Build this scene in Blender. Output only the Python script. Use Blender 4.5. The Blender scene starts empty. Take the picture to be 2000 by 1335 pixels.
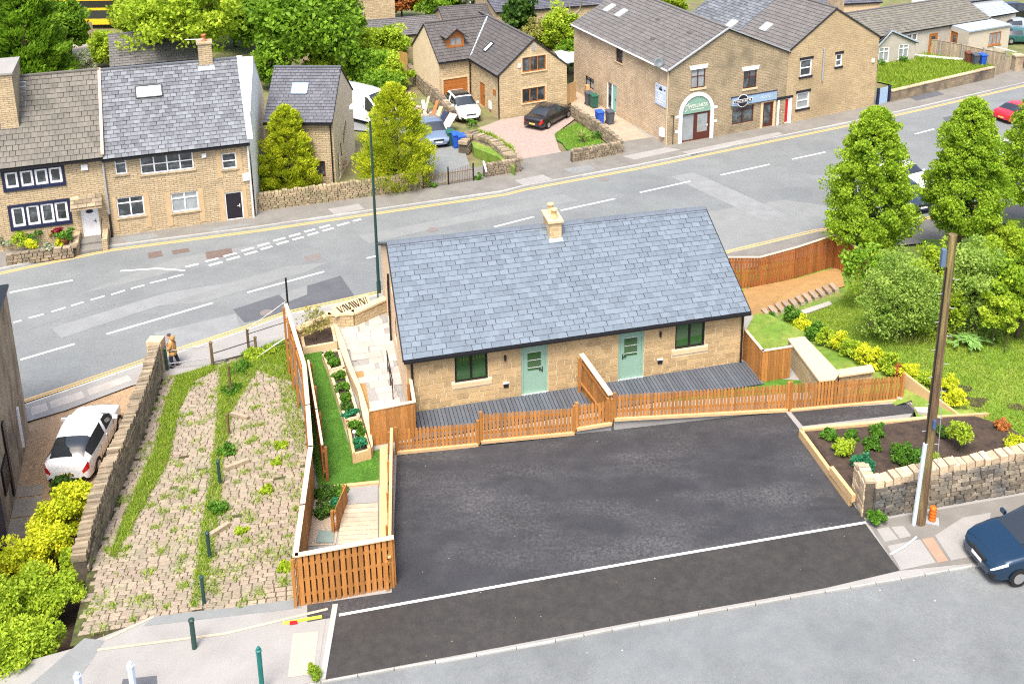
import bpy, math, random, bmesh
import numpy as np
from mathutils import Vector, Matrix
random.seed(7); rng = np.random.default_rng(7)
R = math.radians
sc = bpy.context.scene
col = sc.collection
# ---------------------------------------------------------------- camera, world, sun, exposure
FPX, PX, PY, TH, ROLL, CH = 2075.09, 1131.18, 131.35, 0.2862, 0.0059, 24.238   # fitted to a 2000x1335 frame
_c, _s = math.cos(TH), math.sin(TH)
CF = np.array([0, _c, -_s]); _U = np.array([0, _s, _c]); _R = np.array([1., 0, 0])
_cr, _sr = math.cos(ROLL), math.sin(ROLL)
CR = _R*_cr + _U*_sr; CU = _U*_cr - _R*_sr
CO = np.array([0, 0, CH])
cam = bpy.data.cameras.new('camera'); camo = bpy.data.objects.new('camera', cam); col.objects.link(camo)
cam.sensor_width = 36; cam.lens = FPX/2000*36
cam.shift_x = -(PX-1000)/2000; cam.shift_y = -(667.5-PY)/2000
cam.clip_start = .5; cam.clip_end = 3000
camo.matrix_world = Matrix(((CR[0], CU[0], -CF[0], 0), (CR[1], CU[1], -CF[1], 0), (CR[2], CU[2], -CF[2], CH), (0, 0, 0, 1)))
sc.camera = camo
SUN_EL, SUN_AZ = R(62), R(190)          # azimuth clockwise from +Y (the view direction): behind the camera, a little to the left
w = bpy.data.worlds.new('World'); sc.world = w; w.use_nodes = True
nt = w.node_tree; bg = nt.nodes['Background']
sky = nt.nodes.new('ShaderNodeTexSky'); sky.sky_type = 'NISHITA'; sky.sun_disc = False
sky.sun_elevation = SUN_EL; sky.sun_rotation = SUN_AZ; sky.dust_density = 5; sky.air_density = 1.0; sky.ozone_density = .6
nt.links.new(sky.outputs[0], bg.inputs[0]); bg.inputs[1].default_value = 0.13
sl = bpy.data.lights.new('sun', 'SUN'); sl.energy = 2.1; sl.angle = R(22); sl.color = (1, .95, .88)
so = bpy.data.objects.new('sun', sl); col.objects.link(so)
_d = Vector((math.sin(SUN_AZ)*math.cos(SUN_EL), math.cos(SUN_AZ)*math.cos(SUN_EL), math.sin(SUN_EL)))
so.rotation_euler = _d.to_track_quat('Z', 'Y').to_euler()
so.location = (0, 0, 60)
vs = sc.view_settings; vs.view_transform = 'Standard'; vs.look = 'None'; vs.exposure = 1.3; vs.gamma = 1
vs.use_curve_mapping = False
sc.cycles.use_denoising = False
sc.cycles.filter_width = 1.15
sc.cycles.max_bounces = 6; sc.cycles.diffuse_bounces = 3; sc.cycles.transparent_max_bounces = 8
sc.cycles.sample_clamp_indirect = 6

# ---------------------------------------------------------------- geometry helpers
Z = np.array([0, 0, 1.])
ROAD = -3.0                                # level of the main road below the house plot
def ray(x, y): return CR*(x-PX)/FPX + CF - CU*(y-PY)/FPX
def G(x, y, z=0.):                         # photo pixel -> point on the level z
    d = ray(x, y); return CO + d*((z-CH)/d[2])
def GT(x, y, T):                           # photo pixel -> point on a terrain function
    z = 0.
    for _ in range(60):
        P = G(x, y, z); z = z*.5 + T(P[0], P[1])*.5
    return G(x, y, z)
def proj(P):
    Q = np.asarray(P) - CO; zc = Q@CF
    return np.array([PX+FPX*(Q@CR)/zc, PY-FPX*(Q@CU)/zc])
def hgt(P, y):                             # height above P that reaches photo row y
    lo, hi = -6., 50.
    for _ in range(50):
        m = (lo+hi)/2
        if proj(P+Z*m)[1] > y: lo = m
        else: hi = m
    return m
def nrm(v): v = np.asarray(v, float); return v/np.linalg.norm(v)
def perp(u): return np.array([-u[1], u[0], 0.])
def V3(x, y, z=0.): return np.array([x, y, z], float)

WM = {}
def link(name, data, parent=None, mw=None):
    o = bpy.data.objects.new(name, data); col.objects.link(o)
    mw = mw or Matrix.Identity(4)
    if parent is not None:
        o.parent = parent; o.matrix_parent_inverse = WM[parent].inverted()
    o.matrix_basis = mw; WM[o] = mw
    return o
def tag(o, label, cat, group=None):
    o['label'] = label; o['category'] = cat
    if group: o['group'] = group
    return o
def thing(name, label, cat, loc, group=None, rz=0):
    o = link(name, None, None, Matrix.Translation(Vector(loc)) @ Matrix.Rotation(rz, 4, 'Z'))
    o.empty_display_size = .2
    return tag(o, label, cat, group)
def structure(o): o['kind'] = 'structure'; return o
def stuff(o, label=None, cat=None):
    o['kind'] = 'stuff'
    if label: o['label'] = label; o['category'] = cat
    return o
def copy_tree(o, parent=None):
    c = o.copy(); col.objects.link(c); c.parent = parent
    for ch in list(o.children): copy_tree(ch, c)
    return c

def auto_uv(me):
    uv = me.uv_layers.new(name='UVMap')
    n = len(me.loops); co = np.empty(len(me.vertices)*3); me.vertices.foreach_get('co', co); co = co.reshape(-1, 3)
    li = np.empty(n, np.int32); me.loops.foreach_get('vertex_index', li)
    ls = np.empty(len(me.polygons), np.int32); me.polygons.foreach_get('loop_total', ls)
    no = np.empty(len(me.polygons)*3); me.polygons.foreach_get('normal', no); no = np.repeat(no.reshape(-1, 3), ls, axis=0)
    t = np.stack([-no[:, 1], no[:, 0], np.zeros(n)], 1); ln = np.linalg.norm(t, axis=1)
    flat = ln < .05
    t[flat] = (1, 0, 0); ln[flat] = 1; t /= ln[:, None]
    b = np.cross(no, t); p = co[li]
    uv.data.foreach_set('uv', np.stack([(p*t).sum(1), (p*b).sum(1)], 1).ravel())

class MB:
    def __init__(s): s.v = []; s.f = []
    def add(s, vs, fs):
        k = len(s.v); s.v += [tuple(map(float, q)) for q in vs]; s.f += [tuple(i+k for i in f) for f in fs]; return s
    def poly(s, pts): return s.add(pts, [tuple(range(len(pts)))])
    def box(s, c, ax, ay, az):             # centre and three full edge vectors
        c, ax, ay, az = (np.asarray(q, float) for q in (c, ax, ay, az))
        if np.dot(np.cross(ax, ay), az) < 0: ax = -ax
        q = [c+ax*i/2+ay*j/2+az*k/2 for k in (-1, 1) for j in (-1, 1) for i in (-1, 1)]
        return s.add(q, [(0, 2, 3, 1), (4, 5, 7, 6), (0, 1, 5, 4), (2, 6, 7, 3), (0, 4, 6, 2), (1, 3, 7, 5)])
    def prism(s, pts, vec):                # planar polygon extruded
        pts = [np.asarray(p, float) for p in pts]; vec = np.asarray(vec, float); n = len(pts)
        nn = sum((np.cross(pts[i]-pts[0], pts[(i+1) % n]-pts[0]) for i in range(1, n-1)), np.zeros(3))
        if np.dot(nn, vec) > 0: pts = pts[::-1]
        return s.add(pts+[p+vec for p in pts], [tuple(range(n)), tuple(range(2*n-1, n-1, -1))] + [(i, i+n, (i+1) % n+n, (i+1) % n) for i in range(n)])
    def tube(s, pts, rad, seg=8, cap=True):
        pts = [np.asarray(p, float) for p in pts]; n = len(pts)
        if not hasattr(rad, '__len__'): rad = [rad]*n
        k = len(s.v); x = None
        for i, p in enumerate(pts):
            d = nrm(pts[min(i+1, n-1)]-pts[max(i-1, 0)])
            if x is None: x = nrm(np.cross(d, (0, 0, 1) if abs(d[2]) < .9 else (1, 0, 0)))
            x = nrm(x-d*np.dot(x, d)); y = np.cross(d, x)
            for j in range(seg):
                a = 2*math.pi*j/seg; s.v.append(tuple(p+(x*math.cos(a)+y*math.sin(a))*rad[i]))
        for i in range(n-1):
            for j in range(seg):
                a, b = k+i*seg+j, k+i*seg+(j+1) % seg; s.f.append((a, b, b+seg, a+seg))
        if cap:
            s.f.append(tuple(k+j for j in range(seg-1, -1, -1))); s.f.append(tuple(k+(n-1)*seg+j for j in range(seg)))
        return s
    def lathe(s, c, prof, seg=12, sx=1., sy=1.):     # prof: (radius, z) pairs about c
        k = len(s.v); c = np.asarray(c, float)
        for r, z in prof:
            for j in range(seg):
                a = 2*math.pi*j/seg; s.v.append((c[0]+r*sx*math.cos(a), c[1]+r*sy*math.sin(a), c[2]+z))
        for i in range(len(prof)-1):
            for j in range(seg):
                a, b = k+i*seg+j, k+i*seg+(j+1) % seg; s.f.append((a, b, b+seg, a+seg))
        s.f.append(tuple(k+j for j in range(seg-1, -1, -1))); s.f.append(tuple(k+(len(prof)-1)*seg+j for j in range(seg)))
        return s
    def sheet(s, pts): return s.poly(pts)
    def build(s, name, mat, parent=None, smooth=False, local=False):
        me = bpy.data.meshes.new(name); me.from_pydata(s.v, [], s.f); me.update()
        auto_uv(me)
        if mat: me.materials.append(mat)
        if smooth: me.polygons.foreach_set('use_smooth', [True]*len(me.polygons))
        if local:
            o = bpy.data.objects.new(name, me); col.objects.link(o); o.parent = parent
            WM[o] = WM[parent]; return o
        return link(name, me, parent)

_shape = {}
def unit(shape, mat):
    k = (shape, mat.name)
    if k not in _shape:
        mb = MB()
        if shape == 'cube': mb.box((0, 0, 0), (1, 0, 0), (0, 1, 0), (0, 0, 1))
        elif shape == 'picket':            # rounded top board
            mb.prism([(-.5, -.5, -.5), (.5, -.5, -.5), (.5, -.5, .44), (.3, -.5, .485), (0, -.5, .5), (-.3, -.5, .485), (-.5, -.5, .44)], (0, 1, 0))
        elif shape.startswith('stone'):    # uneven block
            rr = random.Random(shape)
            q = []
            for k2 in (-.5, .5):
                for j in (-.5, .5):
                    for i in (-.5, .5): q.append((i*rr.uniform(.82, 1), j*rr.uniform(.82, 1), k2*rr.uniform(.8, 1)))
            mb.add(q, [(0, 2, 3, 1), (4, 5, 7, 6), (0, 1, 5, 4), (2, 6, 7, 3), (0, 4, 6, 2), (1, 3, 7, 5)])
        elif shape.startswith('sett'):     # bevelled cobble
            rr = random.Random(shape)
            b = [(-.5, -.5), (.5, -.5), (.5, .5), (-.5, .5)]
            b = [(x*rr.uniform(.96, 1), y*rr.uniform(.94, 1)) for x, y in b]
            q = [(x, y, -.5) for x, y in b]+[(x, y, .3) for x, y in b]+[(x*.88, y*.86, .5*rr.uniform(.9, 1.05)) for x, y in b]
            mb.add(q, [(0, 3, 2, 1)]+[(i, (i+1) % 4, (i+1) % 4+4, i+4) for i in range(4)]+[(i+4, (i+1) % 4+4, (i+1) % 4+8, i+8) for i in range(4)]+[(8, 9, 10, 11)])
        me = bpy.data.meshes.new(shape); me.from_pydata(mb.v, [], mb.f); me.update(); me.materials.append(mat)
        _shape[k] = me
    return _shape[k]
def pmat(c, ax, ay, az):
    return Matrix(((ax[0], ay[0], az[0], c[0]), (ax[1], ay[1], az[1], c[1]), (ax[2], ay[2], az[2], c[2]), (0, 0, 0, 1)))
def piece(name, parent, mat, c, ax, ay, az, shape='cube'):
    return link(name, unit(shape, mat), parent, pmat(c, ax, ay, az))
def pieces(name, parent, mat, items, limit=300, shape='cube', nvar=0, rest='rest'):
    """items: (c, ax, ay, az); the ones nearest the camera are parts, the rest one joined part"""
    items = sorted(items, key=lambda t: np.linalg.norm(np.asarray(t[0])-CO)/max(1e-3, np.linalg.norm(t[1])*np.linalg.norm(t[2]))**.25)
    for i, (c, ax, ay, az) in enumerate(items[:limit]):
        piece(name, parent, mat, c, ax, ay, az, shape+str(i % nvar) if nvar else shape)
    if len(items) > limit:
        mb = MB()
        for i, (c, ax, ay, az) in enumerate(items[limit:]):
            u = unit(shape+str(i % nvar) if nvar else shape, mat)
            A = np.stack([ax, ay, az], 1)
            mb.add([A@np.array(q.co)+c for q in u.vertices], [tuple(p.vertices) for p in u.polygons])
        stuff(mb.build(rest, mat, parent))

# ---------------------------------------------------------------- materials
def _n(nt, t, **k):
    n = nt.nodes.new(t)
    for a, b in k.items():
        if a in n.inputs: n.inputs[a].default_value = b
        else: setattr(n, a, b)
    return n
def rgb(h):                                # '#rrggbb' as seen -> linear
    h = h.lstrip('#'); c = [int(h[i:i+2], 16)/255 for i in (0, 2, 4)]
    return tuple(x/12.92 if x < .04045 else ((x+.055)/1.055)**2.4 for x in c)
MATS = {}
def math_(nt, op, a, b=None):
    n = nt.nodes.new('ShaderNodeMath'); n.operation = op
    for i, q in enumerate((a, b)):
        if q is None: continue
        if isinstance(q, (int, float)): n.inputs[i].default_value = q
        else: nt.links.new(q, n.inputs[i])
    return n.outputs[0]
def M(name, c, rough=.8, var=.12, scale=2., bump=0., bscale=25., rnd=0., metal=0., spec=.4, coat=0., c2=None, c2scale=.6, c2pos=.55, c2w=.1, brick=None, detail=5, fleck=None, stretch=None, trans=0., c3=None):
    m = bpy.data.materials.new(name); m.use_nodes = True; nt = m.node_tree; L = nt.links.new
    b = nt.nodes['Principled BSDF']
    b.inputs['Roughness'].default_value = rough; b.inputs['Metallic'].default_value = metal
    b.inputs['Specular IOR Level'].default_value = spec; b.inputs['Coat Weight'].default_value = coat
    if coat: b.inputs['Coat Roughness'].default_value = .05
    pos = nt.nodes.new('ShaderNodeNewGeometry').outputs['Position']
    if stretch:
        mp = _n(nt, 'ShaderNodeMapping'); L(pos, mp.inputs[0]); mp.inputs['Scale'].default_value = stretch; pos = mp.outputs[0]
    colr = nt.nodes.new('ShaderNodeRGB'); colr.outputs[0].default_value = (*c, 1); cur = colr.outputs[0]
    def mixc(fac, a, bb, blend='MIX'):
        n = nt.nodes.new('ShaderNodeMix'); n.data_type = 'RGBA'; n.blend_type = blend
        for i, q in ((0, fac), (6, a), (7, bb)):
            if isinstance(q, (int, float)): n.inputs[i].default_value = q
            elif isinstance(q, tuple): n.inputs[i].default_value = (*q, 1)
            else: L(q, n.inputs[i])
        return n.outputs[2]
    bumpsrc = None
    if brick:
        bw, bh, ms, mort, cb2 = brick
        uv = nt.nodes.new('ShaderNodeUVMap')
        wob = _n(nt, 'ShaderNodeTexNoise', Scale=2.5); L(uv.outputs[0], wob.inputs['Vector']); wob.inputs['Scale'].default_value = 1.6
        vm = nt.nodes.new('ShaderNodeVectorMath'); vm.operation = 'SCALE'; L(wob.outputs['Color'], vm.inputs[0]); vm.inputs['Scale'].default_value = bh*1.1
        va = nt.nodes.new('ShaderNodeVectorMath'); L(uv.outputs[0], va.inputs[0]); L(vm.outputs[0], va.inputs[1])
        br = _n(nt, 'ShaderNodeTexBrick'); L(va.outputs[0], br.inputs['Vector'])
        br.inputs['Scale'].default_value = 1; br.inputs['Brick Width'].default_value = bw; br.inputs['Row Height'].default_value = bh
        br.inputs['Mortar Size'].default_value = ms; br.inputs['Mortar Smooth'].default_value = .3; br.inputs['Bias'].default_value = 0
        br.inputs['Color1'].default_value = (*c, 1); br.inputs['Color2'].default_value = (*cb2, 1); br.inputs['Mortar'].default_value = (*mort, 1)
        cur = br.outputs['Color']; bumpsrc = br.outputs['Fac']
    if c2 is not None:
        n2 = _n(nt, 'ShaderNodeTexNoise', Scale=c2scale, Detail=6., Roughness=.65); L(pos, n2.inputs['Vector'])
        mr = _n(nt, 'ShaderNodeMapRange'); L(n2.outputs['Fac'], mr.inputs[0]); mr.inputs[1].default_value = c2pos-c2w; mr.inputs[2].default_value = c2pos+c2w
        cur = mixc(mr.outputs[0], cur, c2)
    if c3:                                 # broad worn patches broken up by fine grain
        cc, cs, cp, cw, st = c3
        mp3 = _n(nt, 'ShaderNodeMapping'); L(pos, mp3.inputs[0]); mp3.inputs['Scale'].default_value = st; mp3.inputs['Rotation'].default_value = (0, 0, -.3)
        na = _n(nt, 'ShaderNodeTexNoise', Scale=cs, Detail=3., Roughness=.6); L(mp3.outputs[0], na.inputs['Vector'])
        nb2 = _n(nt, 'ShaderNodeTexNoise', Scale=9., Detail=8., Roughness=.75); L(pos, nb2.inputs['Vector'])
        ma = _n(nt, 'ShaderNodeMapRange'); L(na.outputs['Fac'], ma.inputs[0]); ma.inputs[1].default_value = cp-cw; ma.inputs[2].default_value = cp+cw
        mc = _n(nt, 'ShaderNodeMapRange'); L(nb2.outputs['Fac'], mc.inputs[0]); mc.inputs[1].default_value = .42; mc.inputs[2].default_value = .72
        cur = mixc(math_(nt, 'MULTIPLY', ma.outputs[0], mc.outputs[0]), cur, cc)
    if fleck:
        fc, fs, ft = fleck
        n3 = _n(nt, 'ShaderNodeTexVoronoi', Scale=fs); L(pos, n3.inputs['Vector'])
        cur = mixc(math_(nt, 'LESS_THAN', n3.outputs['Distance'], ft), cur, fc)
    mult = None
    if var:
        n1 = _n(nt, 'ShaderNodeTexNoise', Scale=scale, Detail=float(detail), Roughness=.6); L(pos, n1.inputs['Vector'])
        mr = _n(nt, 'ShaderNodeMapRange'); L(n1.outputs['Fac'], mr.inputs[0]); mr.inputs[1].default_value = .25; mr.inputs[2].default_value = .75
        mr.inputs[3].default_value = 1-var; mr.inputs[4].default_value = 1+var; mult = mr.outputs[0]
    if rnd:
        oi = nt.nodes.new('ShaderNodeObjectInfo').outputs['Random']; ri = nt.nodes.new('ShaderNodeNewGeometry').outputs['Random Per Island']
        fr = math_(nt, 'FRACT', math_(nt, 'ADD', oi, math_(nt, 'MULTIPLY', ri, 7.31)))
        mr = _n(nt, 'ShaderNodeMapRange'); L(fr, mr.inputs[0]); mr.inputs[3].default_value = 1-rnd; mr.inputs[4].default_value = 1+rnd
        mult = mr.outputs[0] if mult is None else math_(nt, 'MULTIPLY', mult, mr.outputs[0])
    if mult is not None:
        vm = nt.nodes.new('ShaderNodeVectorMath'); vm.operation = 'SCALE'; L(cur, vm.inputs[0]); L(mult, vm.inputs['Scale']); cur = vm.outputs[0]
    L(cur, b.inputs['Base Color'])
    if bump or bumpsrc:
        bp = nt.nodes.new('ShaderNodeBump'); bp.inputs['Strength'].default_value = max(bump, .01); bp.inputs['Distance'].default_value = .03
        nb = _n(nt, 'ShaderNodeTexNoise', Scale=bscale, Detail=4.); L(pos, nb.inputs['Vector'])
        h = nb.outputs['Fac']
        if bumpsrc: h = math_(nt, 'SUBTRACT', math_(nt, 'MULTIPLY', h, .6), bumpsrc)
        L(h, bp.inputs['Height']); L(bp.outputs[0], b.inputs['Normal'])
    MATS[name] = m
    return m
def leafmat(name, ca, cb, trans=.35, rough=.55):
    m = bpy.data.materials.new(name); m.use_nodes = True; nt = m.node_tree; L = nt.links.new
    b = nt.nodes['Principled BSDF']; out = nt.nodes['Material Output']
    at = nt.nodes.new('ShaderNodeAttribute'); at.attribute_name = 'v'
    mx = nt.nodes.new('ShaderNodeMix'); mx.data_type = 'RGBA'; L(at.outputs['Fac'], mx.inputs[0])
    mx.inputs[6].default_value = (*ca, 1); mx.inputs[7].default_value = (*cb, 1)
    L(mx.outputs[2], b.inputs['Base Color']); b.inputs['Roughness'].default_value = rough; b.inputs['Specular IOR Level'].default_value = .25
    tr = nt.nodes.new('ShaderNodeBsdfTranslucent'); L(mx.outputs[2], tr.inputs[0])
    ms = nt.nodes.new('ShaderNodeMixShader'); ms.inputs[0].default_value = trans
    L(b.outputs[0], ms.inputs[1]); L(tr.outputs[0], ms.inputs[2]); L(ms.outputs[0], out.inputs[0])
    return m
def C(r, g, b): return (r, g, b)

asphalt = M('asphalt', C(.155, .167, .168), .85, .12, .5, .25, 60, c3=(C(.205, .217, .216), .35, .52, .12, (.3, 1.2, 1)), c2=C(.135, .146, .152), c2scale=.16, c2pos=.58, c2w=.1, detail=9)
asphalt_dark = M('asphalt_dark', C(.085, .09, .10), .85, .15, 1.5, .2, 60)
asphalt_light = M('asphalt_light', C(.185, .195, .193), .85, .1, 1.5, .2, 60)
asphalt_low = M('asphalt_low', C(.135, .146, .15), .82, .2, .35, .25, 60, c3=(C(.21, .22, .218), .5, .55, .2, (.4, 1, 1)), fleck=(C(.4, .39, .36), 1.2, .03), c2=C(.165, .177, .178), c2scale=1.7, c2pos=.62, c2w=.25, detail=9)
tarmac = M('tarmac', C(.030, .0305, .034), .72, .25, .4, .35, 70, c2=C(.042, .0425, .046), c2scale=1.3, c2pos=.58, c2w=.14, detail=9, fleck=(C(.17, .16, .15), 1.5, .035), c3=(C(.135, .13, .128), .55, .56, .13, (.35, 1, 1)))
tarmac_walk = M('tarmac_walk', C(.030, .028, .027), .75, .2, .5, .3, 70, c2=C(.05, .047, .041), c2scale=3, c2pos=.6, c2w=.2, detail=9, fleck=(C(.2, .18, .1), 1.7, .035))
paving = M('paving', C(.175, .166, .15), .85, .16, 1.2, .2, 30, c2=C(.15, .143, .128), c2scale=.5, c2pos=.57, c2w=.12, detail=8)
concrete = M('concrete', C(.265, .258, .245), .85, .12, .8, .2, 40, c2=C(.25, .24, .225), c2scale=.6, c2pos=.56, c2w=.14, detail=8)
kerbm = M('kerb_concrete', C(.35, .345, .325), .85, .12, 2, .15, 40, rnd=.2)
kerbs = M('kerb_sandstone', C(.47, .39, .29), .85, .15, 2, .2, 30, rnd=.15)
white_paint = M('white_paint', C(.62, .62, .61), .7, .1, 6, 0, c2=C(.5, .5, .5), c2scale=7, c2pos=.68, c2w=.06)
yellow_paint = M('yellow_paint', C(.58, .37, .12), .7, .12, 6, 0, c2=C(.45, .36, .22), c2scale=5, c2pos=.62, c2w=.08)
soil = M('soil', C(.06, .04, .028), .95, .3, 5, .6, 18, c2=C(.03, .022, .018), c2scale=2)
gravel = M('gravel', C(.36, .245, .145), .95, .25, 8, .6, 40, c2=C(.30, .20, .12), c2scale=3)
pale_gravel = M('pale_gravel', C(.36, .29, .22), .95, .3, 14, .6, 50)
sand = M('sand', C(.34, .20, .075), .95, .12, 2, .3, 60, c2=C(.32, .19, .07), c2scale=1.2)
grassm = M('grass', C(.11, .20, .02), .9, .3, 3, .4, 40, c2=C(.22, .25, .05), c2scale=.5, c2pos=.55, c2w=.12)
rough_grass = M('rough_grass', C(.115, .17, .03), .9, .3, 3, .4, 40, c2=C(.14, .10, .05), c2scale=.35, c2pos=.6, c2w=.08)
turf = M('turf', C(.05, .135, .010), .85, .2, 6, .5, 90, c2=C(.075, .19, .018), c2scale=1.2)
earth = M('earth', C(.13, .15, .05), .95, .3, 1, .3, 10, c2=C(.16, .12, .07), c2scale=.3)
blockpave = M('block_paving', C(.36, .265, .225), .85, .12, 3, .2, 30, brick=(.22, .11, .008, C(.22, .18, .15), C(.30, .235, .21)))
ashlar = M('new_sandstone', C(.43, .305, .155), .85, .12, 4, .3, 35, rnd=.15)
mortar = M('pale_mortar', C(.68, .57, .40), .9, .08, 5, .2, 40)
cream_stone = M('cream_stone', C(.60, .45, .27), .85, .08, 3, .15, 30, rnd=.06)
render_cream = M('cream_render', C(.62, .46, .30), .85, .08, 1.5, .1, 40)
slate = M('new_slate', C(.132, .163, .196), .42, .08, 5, .15, 14, rnd=.14, spec=.5)
slate_old = M('old_slate', C(.135, .146, .162), .55, .14, 2.5, .25, 14, rnd=.3, c2=C(.17, .125, .09), c2scale=1.1, c2pos=.68, c2w=.04)
slate_dark = M('purple_slate', C(.105, .108, .127), .55, .12, 2, .2, 14, rnd=.16)
tile_brown = M('brown_tile', C(.145, .133, .113), .8, .13, 1.5, .3, 25, rnd=.12, c2=C(.11, .105, .088), c2scale=.7)
tile_grey = M('grey_tile', C(.085, .079, .077), .75, .12, 2, .2, 25, rnd=.14)
tile_mid = M('mid_grey_tile', C(.125, .119, .116), .8, .12, 1.5, .25, 25, rnd=.12)
tile_moss = M('mossy_tile', C(.15, .142, .122), .85, .16, 2.5, .3, 25, rnd=.14, c2=C(.115, .115, .07), c2scale=1.4, c2pos=.6, c2w=.07)
ridge_tile = M('ridge_tile', C(.10, .12, .15), .6, .1, 3, .2, 20, rnd=.1)
old_stone = M('weathered_stone', C(.50, .395, .245), .9, .18, 1.6, .7, 12, brick=(.42, .125, .014, C(.23, .175, .11), C(.41, .32, .195)), c2=C(.17, .13, .08), c2scale=1.6, c2pos=.67, c2w=.05, detail=8, stretch=(.5, .5, 2.2))
stone_tan = M('tan_stone', C(.53, .42, .255), .9, .16, 1.5, .6, 14, brick=(.45, .16, .014, C(.33, .25, .15), C(.42, .325, .185)), detail=8)
stone_pale = M('pale_stone', C(.56, .44, .30), .9, .15, 1.2, .7, 12, brick=(.5, .15, .016, C(.33, .245, .155), C(.46, .35, .23)), c2=C(.38, .29, .19), c2scale=.5, detail=8)
stone_shop = M('shop_stone', C(.40, .315, .20), .9, .22, 1.3, .8, 12, brick=(.42, .12, .013, C(.24, .185, .12), C(.33, .26, .16)), c2=C(.22, .18, .115), c2scale=.5, c2pos=.58, c2w=.1, detail=9)
stone_plain = M('plain_stone', C(.46, .36, .23), .9, .18, 1.5, .5, 12, c2=C(.27, .21, .13), c2scale=.5, detail=8)
stone_dark = M('dark_stone', C(.36, .275, .185), .92, .3, 1.5, .9, 9, c2=C(.13, .095, .06), c2scale=1.1, c2pos=.58, c2w=.1, stretch=(1, 1, .45), detail=9)
drystone = M('dry_stone', C(.27, .215, .145), .92, .25, 4, .7, 14, rnd=.32, c2=C(.15, .13, .09), c2scale=2)
drystone_pale = M('pale_dry_stone', C(.46, .36, .24), .9, .2, 4, .5, 14, rnd=.25)
drystone_core = M('wall_core', C(.09, .075, .055), .95, .3, 4, .5, 14)
sett_m = M('sett_stone', C(.29, .235, .178), .85, .16, 6, .4, 22, rnd=.15, c2=C(.27, .235, .17), c2scale=1.2)
flag_m = M('flagstone', C(.38, .345, .305), .85, .1, 2.5, .2, 20, rnd=.1, c2=C(.40, .375, .345), c2scale=1.)
white_render = M('white_render', C(.86, .84, .80), .85, .05, 1, .1, 30, c2=C(.76, .75, .73), c2scale=.4)
grey_render = M('grey_render', C(.42, .385, .33), .9, .08, 1.5, .2, 30, c2=C(.36, .34, .29), c2scale=.5)
timber = M('fence_timber', C(.36, .155, .038), .75, .22, 3, .3, 30, rnd=.22, stretch=(6, 6, .7))
timber_red = M('red_timber', C(.30, .105, .028), .75, .2, 3, .3, 30, rnd=.2, stretch=(6, 6, .7))
timber_pale = M('pale_timber', C(.52, .35, .175), .75, .12, 4, .2, 30, rnd=.1)
timber_cap = M('timber_cap', C(.60, .45, .32), .75, .08, 4, .1, 30, rnd=.06)
timber_grey = M('weathered_timber', C(.30, .245, .17), .85, .25, 3, .4, 20, rnd=.2, stretch=(4, 4, .5))
timber_door = M('stained_timber', C(.36, .13, .03), .5, .15, 3, .1, 30, stretch=(6, 6, .7))
pole_wood = M('pole_wood', C(.115, .07, .038), .85, .5, 3, .6, 20, c2=C(.24, .20, .07), c2scale=1.3, c2pos=.56, c2w=.12, stretch=(5, 5, .35))
sleeper = M('sleeper', C(.30, .235, .17), .9, .2, 4, .4, 20, rnd=.12)
deckm = M('deck_board', C(.085, .098, .118), .6, .1, 3, .15, 40, rnd=.16)
black_metal = M('black_metal', C(.012, .012, .014), .4, 0)
grey_metal = M('grey_metal', C(.30, .31, .32), .5, .1, 5)
green_metal = M('green_metal', C(.02, .055, .045), .45, .1, 4)
teal_metal = M('teal_metal', C(.012, .14, .125), .4, .1, 4)
pale_blue = M('pale_blue_paint', C(.50, .58, .72), .5, .06, 4)
white_upvc = M('white_frame', C(.80, .80, .80), .4, .03, 3)
navy_paint = M('navy_paint', C(.012, .018, .05), .5, .1, 4)
brown_upvc = M('brown_frame', C(.09, .025, .018), .45, .1, 4)
dark_upvc = M('black_frame', C(.012, .011, .011), .4, .05, 4)
sage = M('sage_paint', C(.235, .375, .295), .45, .03, 3)
red_paint = M('red_paint', C(.45, .01, .015), .4, .05, 3)
sign_green = M('sign_green', C(.20, .335, .265), .6, .04, 2)
sign_blue = M('sign_blue', C(.25, .36, .49), .5, .12, 1.2)
black_paint = M('black_paint', C(.015, .013, .02), .4, .05, 3)
glass = M('window_glass', C(.025, .032, .036), .04, .3, 1.2, 0, spec=.9, coat=.3, c2=C(.12, .145, .16), c2scale=1.6, c2pos=.56, c2w=.08)  # paler patches put faint reflections into the pane colour
glass_pale = M('pale_glass', C(.26, .29, .30), .08, .25, 1.5, 0, spec=.9, coat=.3)
glass_green = M('painted_reflection_glass', C(.035, .10, .03), .05, .25, 1.3, 0, spec=.8, coat=.2)  # green reflection is put into the base colour
skylight_m = M('skylight_glass', C(.55, .62, .70), .08, .08, 1.5, 0, spec=.9, coat=.3)
roof_felt = M('roof_felt', C(.02, .02, .022), .9, .1, 3)
lead = M('lead', C(.33, .40, .47), .5, .1, 3)
terracotta = M('terracotta', C(.45, .15, .06), .8, .15, 5)
potm = M('pot_clay', C(.62, .44, .22), .8, .05, 4)
rubber = M('rubber', C(.012, .012, .012), .8, .1, 8)
alloy = M('alloy', C(.45, .45, .46), .35, 0, metal=.7)
orange_pl = M('orange_plastic', C(.75, .14, .01), .5, .08, 4)
blue_bin = M('blue_plastic', C(.02, .09, .45), .45, .08, 3)
grey_bin = M('grey_plastic', C(.07, .08, .10), .5, .08, 3)
green_bin = M('green_plastic', C(.02, .10, .07), .5, .08, 3)
brown_bin = M('brown_plastic', C(.14, .05, .03), .5, .08, 3)
bark = M('bark', C(.10, .075, .05), .9, .3, 6, .6, 18)
L_street = leafmat('leaf_street', C(.14, .28, .012), C(.46, .62, .05), .45)
L_wood = leafmat('leaf_wood', C(.08, .19, .012), C(.32, .52, .04), .45)
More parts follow.
